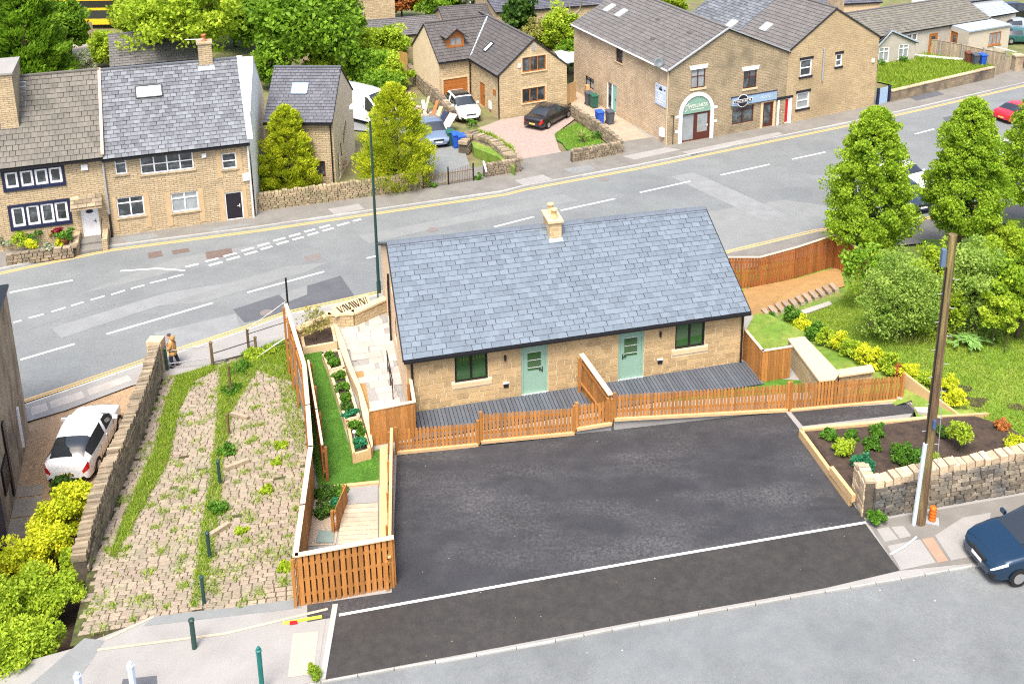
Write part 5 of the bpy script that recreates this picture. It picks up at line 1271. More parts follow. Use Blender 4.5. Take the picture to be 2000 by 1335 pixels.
pieces('slab', can, drystone, tiles(cpf.w(0, 0, zc+.1), cf.u, cf.n*.75+Z*.45, cpf.L, .87, .29, .45, th=.04), 50)
a, z = cf.hit(165, 326); mb = MB(); fbox(mb, cf, a-.17, a+.17, -.1, 0, z-.17, z+.17); mb.build('alarm_box', white_upvc, t)
mb = MB(); Pq, Qq = cf.w(-.1, -.2, EA+.12), cf.w(-.1, DB/2, RB+.2); mb.box((Pq+Qq)/2, Qq-Pq, cf.u*.16, Z*.1); mb.build('coping', M('pink_mortar', C(.58, .40, .29), .9, .1, 3), t)
ac = cf.hit(22, 150, DB/2)[0]; ch = chimney(t, cf.w(ac, DB/2-1.2, 0), cf.u, cf.n, .9, 3.4, RB-2.6, RB+1.1, old_stone, 0, cap=concrete)
mb = MB(); P = cf.w(ac+.62, DB/2-1.6, RB+.16-slA*1.6); mb.box(P, cf.u*.3, Vs*3.2, np.cross(cf.u, Vs)*.03); mb.build('flashing', lead, ch)
# front garden of the tiled cottage
gz = zone(RZ)
gA, gB = cf.w(cf.hit(20, 470)[0], -1.9, RZ), cf.w(cf.hit(150, 470)[0], -1.9, RZ)
drywall('garden_wall', 'low mossy stone wall round the tiled cottage front garden', [gA, gB, gB+cf.n*1.7], gz, .55, .3, drystone, .14, .3, True, coph=.12, coplen=.4)
shp = [(40, 478, .6, L_lime, 'lime green bush at the left of the cottage front garden'), (75, 468, .65, L_shrub, 'leafy green bush under the lower navy window'), (105, 462, .55, L_olive, 'grey green bush in the cottage front garden'), (62, 490, .4, L_yellow, 'yellow flowered plant on the garden wall'), (120, 480, .35, L_yellow, 'yellow flowers spilling over the garden wall'), (10, 478, .45, L_pale, 'pale variegated shrub at the edge of the garden'), (95, 492, .35, L_pale, 'pale trailing plant on the mossy wall')]
for x, y, r, m, lb in shp: shrub('garden_bush', lb, G(x, y, RZ+.35), r, r*1.5, m, 700, .07, 'plants in the cottage front garden', nc=16)
P = cf.w(cf.hit(132, 455)[0], -1.2, RZ+.5); MB().lathe(P, [(.2, 0), (.28, .3), (.3, .34)], 12)
tp = thing('potted_plant', 'green plant in a terracotta pot by the cottage steps', 'plant', P); MB().lathe(P, [(.15, 0), (.24, .28), (.27, .34), (.22, .33)], 12).build('pot', terracotta, tp, True)
cl = ell_clumps(P+Z*.6, np.array([.35, .35, .3]), 12); Lf, ix = clump_leaves(cl, .18, 40); leaf_obj('foliage', L_shrub, tp, Lf, .08, rng.uniform(0, 1, len(Lf)))
shrub('red_plant', 'dark red leaved plant below the lower navy window', cf.w(cf.hit(112, 440)[0], -.5, RZ+.7), .35, .6, L_red, 300, .08, nc=8)
st = thing('door_steps', 'stone steps with planter walls at the white cottage door', 'steps', cf.w(a_, -1, RZ))
for i in range(2): mb = MB(); fbox(mb, cf, a_-.6, a_+.6, -1.7+i*.8, 0, RZ-.1+i*.01, RZ+.12*(i+1)); mb.build('step', paving, st)
for sg in (-1, 1): mb = MB(); fbox(mb, cf, a_+sg*.75-.14, a_+sg*.75+.14, -1.7, -.05, RZ-.1, RZ+.65); mb.build('side_wall', old_stone, st)
mb = MB(); mb.tube([cf.w(a_+.62, -1.5, RZ), cf.w(a_+.62, -1.5, RZ+1.1), cf.w(a_+.62, -.3, RZ+1.4)], .02, 6); mb.build('handrail', black_metal, st)
# set-back slate house
c3 = frpx((527, 362), (657, 362), RZ); E3, R3, D3 = 4.55+ROAD, 7.05+ROAD, 6.6
r3 = c3.right(D3)
o3 = [(.9, 1.5, RZ+.0, RZ+1.9), (1.9, 2.3, RZ+1.2, RZ+2.2), (2.9, 3.2, RZ+1.7, RZ+2.7), (3.35, 3.65, RZ+1.9, RZ+2.9), (3.8, 4.1, RZ+2.1, RZ+3.1)]
ofr = [(3.0, 3.7, RZ+.6, RZ+1.7)]
t, f2, r_, sl3 = block('set_back_house', 'small set back stone house with purple slate roof behind a golden conifer', c3, D3, E3, R3, old_stone, ofr, slate_dark, 'slate', .25, .34, ops_r=o3, sidem=M('pale_pebbledash', C(.72, .59, .43), .9, .14, 2.5, .7, 9), limit=200)
for o in o3[1:]: window(t, r3, o, dark_upvc, glass, 1, 0, .08, t=.05)
door(t, r3, o3[0], dark_upvc, white_upvc); window(t, c3, ofr[0], brown_upvc, glass, 2)
skylight(t, onslope(c3, 586, 174, 0, E3+.1, sl3), c3.u, nrm(c3.n+Z*sl3), 1.0, .85, M('grey_blue_frame', C(.2, .27, .36), .5, .05))
downpipe(t, c3.w(c3.L-.15, -.08, 0), E3-.1, RZ)
drywall('boundary_wall', 'stone wall with upright coping in front of the two golden conifers', [G(500, 412, RZ), G(660, 391, RZ), G(825, 369, RZ)], gz, .95, .35, M('mossy_wall', C(.33, .26, .16), .92, .2, 3, .7, 14, rnd=.2, c2=C(.20, .18, .10), c2scale=1.2), .13, .35, True, coph=.24, coplen=.2, limit=250)
# iron drive gate
g0, g1 = G(826, 370, RZ), G(925, 354, RZ); t = thing('drive_gate', 'pair of thin rusty iron gates across the rough drive', 'gate', g0)
u = nrm(g1-g0); Lg = np.linalg.norm(g1-g0)
for i in range(30): piece('bar', t, pole_wood, g0+u*(i+.5)*Lg/30+Z*(.55+.18*abs(i/15-1)), u*.022, perp(u)*.022, Z*(.9+.3*abs(i/15-1)))
for z in (.2, .85): mb = MB(); mb.box((g0+g1)/2+Z*z, g1-g0, perp(u)*.03, Z*.04); mb.build('rail', pole_wood, t)
for f in (0, .5, 1): piece('post', t, black_metal, g0+(g1-g0)*f+Z*.65, u*.07, perp(u)*.07, Z*1.3)
# ---- detached house
dz = RZ
df = frpx((977, 232), (1107, 210), dz); Dd = 10.5; Ed, Rd = 3.62+ROAD, 6.0+ROAD; am = df.L/2
D = thing('detached_house', 'tan stone detached house with dark tiled roofs, timber dormer and garage', 'house', df.o+Z*dz)
og = [opx(df, 1020, 1066, 110, 139), opx(df, 1020, 1065, 171, 199)]
gp_ = [(0, dz-.3), (df.L, dz-.3), (df.L, Ed), (am, Rd), (0, Ed)]
mb = MB(); wall(mb, df, gp_, og, .1)
for o in og: window(D, df, o, timber_door, glass, 3, 0, .08, cream_stone)
for o in og:
    mb2 = MB(); fbox(mb2, df, o[0]-.12, o[1]+.12, -.02, .03, o[3], o[3]+.12); fbox(mb2, df, o[0]-.12, o[0], -.02, .03, o[2], o[3]); fbox(mb2, df, o[1], o[1]+.12, -.02, .03, o[2], o[3]); mb2.build('surround', cream_stone, D)
WB = 5.65; WA = -2.75; WD = 5.9
lf = df.left(Dd)   # left wall, a runs from back to front
fl_ = Fr(df.w(0, WB, dz), -df.n, WB); fl_.z0 = dz
od = opx(fl_, 937, 951, 155, 205); od = (max(.5, od[0]), od[0]+1.0, dz+.05, dz+2.0)
wall(mb, fl_, [(0, dz-.3), (WB, dz-.3), (WB, Ed), (0, Ed)], [od], .1)
wall(mb, df.right(Dd), [(0, dz-.3), (Dd, dz-.3), (Dd, Ed), (0, Ed)])
mb.build('gable_wall', stone_tan, D)
door(D, fl_, od, timber_door, timber_door)
wfr = Fr(df.w(WA, WB, dz), df.u, -WA); wfr.z0 = dz
ogar = (.35, 2.45, dz+.05, dz+1.95)
mb = MB(); wall(mb, wfr, [(0, dz-.3), (-WA, dz-.3), (-WA, Ed), (0, Ed)], [ogar], .1); mb.build('garage_wall', stone_tan, D)
mb = MB(); fbox(mb, wfr, ogar[0], ogar[1], .05, .1, ogar[2], ogar[3]); gd_ = mb.build('garage_door', timber_door, D)
for i in range(5): mb = MB(); z = ogar[2]+(i+.5)*(ogar[3]-ogar[2])/5; fbox(mb, wfr, ogar[0]+.06, ogar[1]-.06, .035, .05, z-.16, z+.16); mb.build('panel', timber_door, gd_)
mb = MB(); fbox(mb, wfr, ogar[0]-.14, ogar[0], -.02, .03, dz, ogar[3]+.14); fbox(mb, wfr, ogar[1], ogar[1]+.14, -.02, .03, dz, ogar[3]+.14); fbox(mb, wfr, ogar[0], ogar[1], -.02, .03, ogar[3], ogar[3]+.14); mb.build('surround', cream_stone, gd_)
mb = MB(); wall(mb, wfr.left(WD), [(0, dz-.3), (WD, dz-.3), (WD, Ed), (WD/2, Rd), (0, Ed)]); wall(mb, Fr(df.w(am, WB+WD, dz), -df.u, am-WA), [(0, dz-.3), (am-WA, dz-.3), (am-WA, Ed), (0, Ed)]); mb.build('side_wall', M('plain_tan', C(.62, .49, .32), .9, .1, 1.5, .5, 9), D)
sd_ = (Rd-Ed)/am; o_ = .2
# left slope of the front gable roof: eave line runs along n
ls = Fr(df.w(0, Dd, 0), -df.n, Dd)
slope(D, 'roof_tile', ls, 0, Dd+.06, -o_, Ed-sd_*o_+.08, am, Rd+.08, tile_grey, .31, .33, limit=170, rngf=lambda v: (max(0, Dd-WB-(v/np.hypot(am, Rd-Ed))*am*1.0-.25), Dd+.06))
rs_ = Fr(df.w(df.L, 0, 0), df.n, Dd); slope(D, 'roof_tile', rs_, -.06, Dd, -o_, Ed-sd_*o_+.08, am, Rd+.08, tile_grey, .31, .33, limit=0)
sw_ = (Rd-Ed)/(WD/2)
slope(D, 'roof_tile', wfr, -.08, am-WA, -o_, Ed-sw_*o_+.08, WD/2, Rd+.08, tile_grey, .31, .33, limit=130, rngf=lambda v: (0., -WA+.15+(v/np.hypot(WD/2, Rd-Ed))*am))
bw_ = Fr(df.w(am, WB+WD, 0), -df.u, am-WA); slope(D, 'roof_tile', bw_, 0, am-WA+.08, -o_, Ed-sw_*o_+.08, WD/2, Rd+.08, tile_grey, .31, .33, limit=0)
mb = MB(); mb.box(df.w(am, Dd/2, Rd+.12), df.n*(Dd+.1), df.u*.22, Z*.08); mb.box(df.w((WA+am)/2, WB+WD/2, Rd+.125), df.u*(am-WA), df.n*.22, Z*.08); mb.build('ridge', tile_grey, D)
mb = MB(); P, Q = df.w(.02, WB-.1, Ed+.14), df.w(am, WB+WD/2, Rd+.16); mb.box((P+Q)/2, Q-P, perp(nrm((Q-P)*[1, 1, 0]))*.16, Z*.03); mb.build('valley', lead, D)
for P0_ in (df.w(-.06, .1, 0), df.w(-.1, WB-.1, 0)): downpipe(D, P0_, Ed-.1, dz)
mb = MB(); fbox(mb, fl_, -.02, WB+.05, -.3, -.18, Ed-.2, Ed-.1); mb.build('gutter', black_metal, D)
gutter(D, wfr, -.1, -WA, -.18, Ed-.08)
skylight(D, onslope(ls, 955, 93, 0, Ed+.08, sd_), ls.u, nrm(ls.n+Z*sd_), .55, .95)
mb = MB(); P = df.hit(1042, 92); fbox(mb, df, P[0]-.12, P[0]+.12, -.03, .02, P[1]-.3, P[1]+.3); mb.build('vent', grey_metal, D)
P = fl_.hit(966, 180); mb = MB(); fbox(mb, fl_, P[0]-.25, P[0]+.25, -.04, .0, P[1]-.22, P[1]+.22); mb.build('plaque', timber_door, D)
P = fl_.hit(958, 205); mb = MB(); fbox(mb, fl_, P[0]-.2, P[0]+.2, -.1, .0, P[1]-.3, P[1]+.3); mb.build('meter_box', white_upvc, D)
P = df.hit(1014, 128); mb = MB(); fbox(mb, df, P[0]-.12, P[0]+.12, -.08, .0, P[1]-.16, P[1]+.16); mb.build('alarm_box', white_upvc, D)
# dormer
dw = 1.45; aD, bD = 1.1, .75
dfr = Fr(wfr.w(aD, bD, 0), df.u, dw); zb_ = Ed+sw_*bD+.15; ztop = zb_+.95; zap = ztop+.55
mb = MB(); wall(mb, dfr, [(0, zb_-.1), (dw, zb_-.1), (dw, ztop), (dw/2, zap), (0, ztop)], [(.2, dw-.2, zb_+.12, ztop-.08)], .06)
for s_ in (0, dw): mb.poly([dfr.w(s_, 0, zb_-.15), dfr.w(s_, 0, ztop), dfr.w(s_, 1.6, ztop)])
dm_ = mb.build('dormer', timber_door, D); 
dwn = window(D, dfr, (.2, dw-.2, zb_+.12, ztop-.08), timber_door, glass_pale, 2, 0, .05, t=.06)
for s_, sg in ((0, 1), (dw, -1)):
    fr_ = Fr(dfr.w(0, 1.9, 0), -dfr.n, 2.2) if s_ == 0 else Fr(dfr.w(dw, -.3, 0), dfr.n, 2.2)
    mb = MB(); q4 = [fr_.w(0, -.2, ztop-.12), fr_.w(2.2, -.2, ztop-.12), fr_.w(2.2, dw/2, zap+.05), fr_.w(0, dw/2, zap+.05)]
    mb.prism([p-Z*.06 for p in q4], Z*.06); pr = mb.build('dormer_roof', black_metal, dm_)
    pieces('roof_tile', pr, tile_grey, tiles(q4[0]+Z*.01, fr_.u, q4[3]-q4[0], 2.2, np.linalg.norm(q4[3]-q4[0]), .3, .33), 40)
# ---- the wellness building
wf = frpx((1305, 285), (1531, 243), RZ); Ew, Rw, Dw = 5.8+ROAD, 8.2+ROAD, 15.0; aw = wf.hit(1422, 57)[0]
W = thing('shop_building', 'long stone gabled shop building with white arched doorway and blue fascia sign', 'shop', wf.o+Z*RZ)
zz6 = lambda x, y: (1280+x/5.564, 60+y/5.564)
def o6(x0, x1, yt, yb): p, q_ = zz6(x0, yt), zz6(x1, yb); return opx(wf, p[0], q_[0], p[1], q_[1])
oW = [o6(390, 542, 418, 622), o6(958, 1100, 430, 622), o6(836, 1066, 815, 1005), o6(1165, 1275, 775, 1045), o6(285, 590, 890, 1205)]
oW[3] = (oW[3][0], oW[3][1], RZ+.08, oW[3][3]); oW[4] = (oW[4][0], oW[4][1], RZ+.05, oW[4][3])
mb = MB(); wall(mb, wf, [(0, RZ-.3), (wf.L, RZ-.3), (wf.L, Ew), (aw, Rw), (0, Ew)], oW, .15); mb.build('front_wall', stone_shop, W)
wl2 = Fr(wf.w(0, Dw, RZ), -wf.n, Dw)
oS = [opx(wl2, 1203, 1216, 92, 122), opx(wl2, 1185, 1204, 163, 214), opx(wl2, 1143, 1160, 151, 172)]
oS = [tuple(o) for o in oS]; oS[1] = (oS[1][0], max(oS[1][1], oS[1][0]+1.3), RZ+.1, oS[1][3]); oS[0] = (oS[0][0], max(oS[0][1], oS[0][0]+.8), oS[0][2], oS[0][3]); oS[2] = (oS[2][0], max(oS[2][1], oS[2][0]+1.), oS[2][2], oS[2][3])
mb = MB(); wall(mb, wl2, [(0, RZ-.3), (Dw, RZ-.3), (Dw, Ew), (0, Ew)], oS, .12); mb.build('side_wall', stone_pale, W)
mb = MB(); wall(mb, wf.right(Dw), [(0, RZ-.3), (Dw, RZ-.3), (Dw, Ew), (0, Ew)]); mb.build('side_wall', stone_shop, W)
window(W, wl2, oS[0], brown_upvc, glass, 1, .4, .1, stone_plain); window(W, wl2, oS[2], dark_upvc, glass_pale, 2, .3)
om = (oS[1][0]+oS[1][1])/2; door(W, wl2, (om, oS[1][1], oS[1][2], oS[1][3]), M('teal_door', C(.20, .42, .38), .5, .05), white_upvc); window(W, wl2, (oS[1][0], om-.02, oS[1][2], oS[1][3]), white_upvc, glass, 1)
sw = (Rw-Ew)/aw; sw2 = (Rw-Ew)/(wf.L-aw)
slope(W, 'roof_tile', wl2, -.1, Dw+.12, -.25, Ew-sw*.25+.1, aw, Rw+.1, tile_mid, .36, .33, limit=300)
wr = Fr(wf.w(wf.L, 0, 0), wf.n, Dw); slope(W, 'roof_tile', wr, -.12, Dw, -.15, Ew-sw2*.15+.1, wf.L-aw, Rw+.1, tile_mid, .36, .33, limit=0)
mb = MB(); mb.box(wf.w(aw, Dw/2, Rw+.15), wf.n*(Dw+.2), wf.u*.24, Z*.09); mb.build('ridge', tile_mid, W)
mb = MB()
for P, Q in ((wf.w(-.25, -.1, Ew-sw*.25+.12), wf.w(aw, -.1, Rw+.14)), (wf.w(wf.L+.05, -.1, Ew+.1), wf.w(aw, -.1, Rw+.14))): mb.box((P+Q)/2, Q-P, wf.n*.16, Z*.1)
mb.build('verge', grey_metal, W)
gutter(W, wl2, 0, Dw, -.2, Ew, white_upvc)
for i in (0, 1):
    window(W, wf, oW[i], brown_upvc, glass_pale if i == 0 else glass, 2, .38, .1, cream_stone, None, .06, .14)
    mb = MB(); o = oW[i]; mb.prism([wf.w(o[0]-.1, -.04, o[3]), wf.w(o[1]+.1, -.04, o[3]), wf.w(o[1]+.2, -.04, o[3]+.3), wf.w(o[0]-.2, -.04, o[3]+.3)], wf.n*.06); mb.build('lintel', white_upvc, W)
wn = window(W, wf, oW[2], brown_upvc, glass, 2, .25, .1, None, None, .06)
mb = MB(); o = oW[2]; fbox(mb, wf, o[0]+.1, o[1]-.05, .115, .125, o[2]+.08, o[2]+.25); mb.build('display', white_upvc, wn)
mb = MB(); fbox(mb, wf, o[0]-.15, o[1]+.35, -.06, .02, o[3], o[3]+.17); mb.build('lintel', cream_stone, wn)
mb = MB()
for k, (x, z, r) in enumerate(((.72, .45, .2), (.8, .6, .25), (.88, .4, .18), (.08, .45, .14))): mb.lathe((0, 0, 0), [(.001, 0), (r, 0), (r, .01)], 14)
d = door(W, wf, oW[3], brown_upvc, brown_upvc, glass, (.12, .8, .12, .92)); o = oW[3]
mb = MB(); fbox(mb, wf, o[0]-.2, o[0], -.05, .04, RZ, o[3]+.2); fbox(mb, wf, o[1], o[1]+.2, -.05, .04, RZ, o[3]+.2); fbox(mb, wf, o[0], o[1], -.05, .04, o[3], o[3]+.2); mb.build('surround', cream_stone, d)
# arched doorway
o = oW[4]; ac_, ar = (o[0]+o[1])/2, (o[1]-o[0])/2
zs = o[3]                                   # springing: semicircle panel above, set on the wall face
n = 20; arc = [(ac_+ar*math.cos(math.pi*i/n), zs+ar*1.05*math.sin(math.pi*i/n)) for i in range(n+1)]
sg_ = MB().prism([wf.w(a, -.02, z) for a, z in arc], wf.n*.015).build('arch_sign', sign_green, W)
mb = MB(); ro = ar+.28
outer = [(ac_+ro*math.cos(math.pi*i/n), zs+ro*1.03*math.sin(math.pi*i/n)) for i in range(n+1)]
for i in range(n): mb.prism([wf.w(*((arc[i][0], -.09, arc[i][1]))), wf.w(outer[i][0], -.09, outer[i][1]), wf.w(outer[i+1][0], -.09, outer[i+1][1]), wf.w(arc[i+1][0], -.09, arc[i+1][1])], wf.n*.085)
fbox(mb, wf, o[0]-.28, o[0], -.09, -.005, RZ, zs); fbox(mb, wf, o[1], o[1]+.28, -.09, -.005, RZ, zs)
for zq in (.9, 2.0): fbox(mb, wf, o[0]-.55, o[0]-.28, -.03, .01, RZ+zq, RZ+zq+.18); fbox(mb, wf, o[1]+.28, o[1]+.6, -.03, .01, RZ+zq+.3, RZ+zq+.48)
mb.build('arch_surround', white_upvc, W)
def text(body, parent, mat, size, P, u, up, name='lettering', ext=.006):
    c = bpy.data.curves.new(name, 'FONT'); c.body = body; c.size = size; c.extrude = ext; c.align_x = 'CENTER'; c.align_y = 'CENTER'; c.materials.append(mat)
    n_ = np.cross(u, up); o_ = bpy.data.objects.new('tmp', c); me = bpy.data.meshes.new_from_object(o_); bpy.data.objects.remove(o_); me.name = name
    return link(name, me, parent, Matrix(((u[0], up[0], n_[0], P[0]), (u[1], up[1], n_[1], P[1]), (u[2], up[2], n_[2], P[2]), (0, 0, 0, 1))))
cream = M('cream_paint', C(.75, .72, .62), .6, .02)
text('WELLNESS', sg_, cream, .36, wf.w(ac_+.1, -.03, zs+.52), wf.u, Z)
mb = MB(); fbox(mb, wf, ac_-.45, ac_+.65, -.03, -.018, zs+.24, zs+.28); mb.build('underline', cream, sg_)
MB().tube([wf.w(ac_-ar*.8+.12*math.sin(i*.9)+i*.03, -.03, zs+.2+i*.07) for i in range(9)], .018, 5).build('flourish', cream, sg_)
window(W, wf, (o[0], ac_-.05, o[2], zs), brown_upvc, glass_pale, 1, 0, .1, t=.1); d = door(W, wf, (ac_-.05, o[1], o[2], zs), brown_upvc, brown_upvc, glass_pale, (.12, .88, .28, .94), hm=white_upvc)
mb = MB(); fbox(mb, wf, ac_+.35, ac_+.65, .05, .065, RZ+.62, RZ+.68); mb.build('letterbox', M('brass', C(.6, .4, .12), .4, .05, metal=.6), d)
# fascia
p0, p1 = zz6(824, 785), zz6(1312, 682); s0, s1 = wf.hit(*p0)[0], wf.hit(*p1)[0]; zc_ = (wf.hit(*p0)[1]+wf.hit(*p1)[1])/2
mb = MB(); fbox(mb, wf, s0, s1, -.12, -.01, zc_-.33, zc_+.33); fa = mb.build('fascia_sign', sign_blue, W)
mb = MB(); fbox(mb, wf, s0-.05, s1+.05, -.14, -.005, zc_-.37, zc_-.33); fbox(mb, wf, s0-.05, s1+.05, -.14, -.005, zc_+.33, zc_+.37); mb.build('fascia_trim', navy_paint, fa)
ce = wf.w(s0+.95, -.13, zc_); X, Y_ = wf.u, Z
def disc(P, r, m, nm, par, dy=0., half=False, ring=0.):
    pts = [P+X*r*math.cos(a)+Y_*r*math.sin(a)-wf.n*dy for a in np.linspace(math.pi if half else 0, 2*math.pi, 24)]
    MB().prism(pts, -wf.n*.012).build(nm, m, par)
disc(ce, .5, white_upvc, 'logo_ring', fa); disc(ce, .45, black_paint, 'logo_disc', fa, .013)
mb = MB(); tl = nrm(X+Z*.0); mb.box(ce-wf.n*.03, X*1.7, wf.n*.01, Z*.26); mb.build('logo_band', white_upvc, fa); mb = MB(); mb.box(ce-wf.n*.038, X*1.62, wf.n*.01, Z*.2); mb.build('logo_band', black_paint, fa)
for k in range(12): piece('letter_stroke', fa, white_upvc, ce-wf.n*.046+X*(-.68+k*.124+random.uniform(-.02, .02)), X*.05, wf.n*.01, Z*random.uniform(.07, .13))
for k in range(9): piece('letter_stroke', fa, cream, wf.w(s1-1.5+k*.13, -.13, zc_-.05+.1*(k % 2)), X*.08, wf.n*.01, Z*.05)
# wall sign on the side, dish, meter box
a0_, z1_ = wl2.hit(1281, 176); a1_, _ = wl2.hit(1302, 184); zt_, zb2 = wl2.hit(1291, 166)[1], wl2.hit(1291, 206)[1]
mb = MB(); fbox(mb, wl2, a0_, a1_, -.05, -.005, zb2, zt_); bs_ = mb.build('wall_sign', M('pale_sign', C(.45, .54, .68), .5, .12, 1.5), W)
for k, (f0, f1, zf, hh, m) in enumerate(((.35, .65, .8, .1, black_paint), (.42, .58, .9, .05, black_paint), (.1, .18, .88, .04, black_paint), (.8, .95, .83, .05, black_paint), (.05, .95, .66, .03, white_upvc), (.3, .7, .52, .03, white_upvc), (.3, .7, .44, .03, white_upvc), (.3, .7, .36, .03, white_upvc), (.05, .95, .27, .03, white_upvc), (.25, .75, .16, .04, white_upvc))):
    mb = MB(); fbox(mb, wl2, a0_+(a1_-a0_)*f0, a0_+(a1_-a0_)*f1, -.06, -.05, zb2+(zt_-zb2)*(zf-hh/2), zb2+(zt_-zb2)*(zf+hh/2)); mb.build('sign_stroke', m, bs_)
P = wl2.w(wl2.hit(1295, 116)[0], -.35, Ew+.3); ds = MB()
for k in range(6):
    pass
ds.lathe((0, 0, 0), [(.02, 0), (.2, .02), (.38, .09), (.37, .1), (.2, .035), (.02, .015)], 18); dish = ds.build('satellite_dish', M('dish_grey', C(.07, .09, .10), .5, .05), W, True)
dish.matrix_basis = Matrix.Translation(Vector(P)) @ Matrix.Rotation(R(60), 4, 'X') ; WM[dish] = dish.matrix_basis
MB().tube([P, P+wl2.n*.35-Z*.3], .02, 5).build('dish_arm', black_metal, W)
a, z = wl2.hit(1295, 258); mb = MB(); fbox(mb, wl2, a-.25, a+.25, -.2, 0, z-.3, z+.3); mb.build('meter_box', white_upvc, W)
MB().tube([wl2.w(Dw-.12, -.1, RZ), wl2.w(Dw-.12, -.1, Ew-.1)], .05, 6).build('downpipe', M('cream_pipe', C(.5, .42, .28), .6, .05), W)
MB().tube([wf.w(.35, -.05, RZ+.1), wf.w(.35, -.05, RZ+2.3), wf.w(.1, -.05, RZ+2.3)], .025, 6).build('pipe', black_metal, W)
Vw = nrm(wl2.n+Z*sw)
for x, y in ((1191, 17), (1214, 27)): skylight(W, onslope(wl2, x, y, 0, Ew+.1, sw), wl2.u, Vw, .75, 1.0, grey_metal)
for x, y in ((1285, 39), (1274, 78), (1347, 65)):
    P = onslope(wl2, x, y, 0, Ew+.1, sw); mb = MB(); mb.box(P+Z*.06, wl2.u*.4, Vw*.22, np.cross(wl2.u, Vw)*.1); mb.build('roof_vent', tile_grey, W)
# ---- house with the red door
rf_ = frpx((1531.5, 243), (1706, 207), RZ); Er, Rr, Dr = 5.82+ROAD, 8.6+ROAD, 13.; arr = rf_.hit(1634, 18)[0]
Rh = thing('red_door_house', 'gabled stone house with bright red door joined to the shop building', 'house', rf_.o+Z*RZ)
z3 = lambda x, y: (1100+x/3.333, y/3.333)
def o3f(x0, x1, yt, yb): p, q_ = z3(x0, yt), z3(x1, yb); return opx(rf_, p[0], q_[0], p[1], q_[1])
oR = [o3f(1405, 1470, 645, 788), o3f(1520, 1600, 602, 705), o3f(1543, 1617, 388, 495), o3f(1775, 1815, 352, 432)]
oR[0] = (oR[0][0], oR[0][1], RZ+.1, oR[0][3])
mb = MB(); wall(mb, rf_, [(0, RZ-.3), (rf_.L, RZ-.3), (rf_.L, Er), (arr, Rr), (0, Er)], oR, .12); mb.build('front_wall', M('red_house_stone', C(.47, .36, .21), .92, .2, 1.4, .7, 10, brick=(.5, .15, .009, C(.34, .255, .145), C(.40, .30, .17)), c2=C(.30, .23, .135), c2scale=.35, c2pos=.58, detail=8), Rh)
mb = MB(); wall(mb, rf_.right(Dr), [(0, RZ-.3), (Dr, RZ-.3), (Dr, Er), (0, Er)]); wall(mb, Fr(rf_.w(0, Dr, RZ), -rf_.n, Dr), [(0, RZ-.3), (Dr, RZ-.3), (Dr, Er), (0, Er)]); mb.build('side_wall', stone_shop, Rh)
d = door(Rh, rf_, oR[0], red_paint, white_upvc, glass_pale, (.35, .65, .45, .85), hm=white_upvc, handle=-1)
mb = MB(); o = oR[0]; fbox(mb, rf_, o[0]-.16, o[0], -.03, .04, RZ, o[3]); fbox(mb, rf_, o[1], o[1]+.22, -.03, .04, RZ, o[3]); mb.build('surround', white_upvc, d); mb = MB(); fbox(mb, rf_, o[0]-.25, o[1]+.3, -.04, .03, o[3], o[3]+.2); mb.build('lintel', black_paint, d)
for o in oR[1:]: window(Rh, rf_, o, white_upvc, glass_pale if o is oR[1] else glass, 1, .5, .08, black_paint, black_paint, .09, .14)
sr = (Rr-Er)/arr; sr2 = (Rr-Er)/(rf_.L-arr)
lr = Fr(rf_.w(0, Dr, RZ), -rf_.n, Dr)
slope(Rh, 'roof_tile', lr, Dr-6.2, Dr+.06, -.1, Er-sr*.1+.1, arr, Rr+.1, tile_mid, .36, .33, limit=200)
slope(Rh, 'slate', lr, 0, Dr-6.25, -.1, Er-sr*.1+.08, arr, Rr+.08, slate_old, .3, .36, limit=100)
rr_ = Fr(rf_.w(rf_.L, 0, RZ), rf_.n, Dr); slope(Rh, 'roof_tile', rr_, -.06, Dr, -.15, Er-sr2*.15+.1, rf_.L-arr, Rr+.1, tile_mid, .36, .33, limit=0)
mb = MB(); mb.box(rf_.w(arr, Dr/2, Rr+.14), rf_.n*(Dr+.1), rf_.u*.24, Z*.08); mb.build('ridge', tile_mid, Rh)
ca_ = rf_.hit(1652, 12)[0]; chimney(Rh, rf_.w(ca_-.2, .9, 0), rf_.u, rf_.n, 1.0, .8, Rr-.8, Rr+1.3, stone_dark, 0, cap=stone_plain)
a, _ = rf_.hit(1607, 125); z1p, z0p = rf_.hit(1607, 95)[1], rf_.hit(1606, 157)[1]; MB().tube([rf_.w(a, -.08, z0p), rf_.w(a, -.08, z1p)], .07, 8).build('vent_pipe', grey_metal, Rh)
a, z = rf_.hit(1705, 118); mb = MB(); fbox(mb, rf_, a-.15, a+.1, -.1, 0, z-.15, z+.15); mb.build('alarm_box', cream, Rh)
Vr = nrm(lr.n+Z*sr)
for x, y in ((1430, 48), (1497, 54)): skylight(Rh, onslope(lr, x, y, 0, Er+.1, sr), lr.u, Vr, .8, .9, grey_metal)
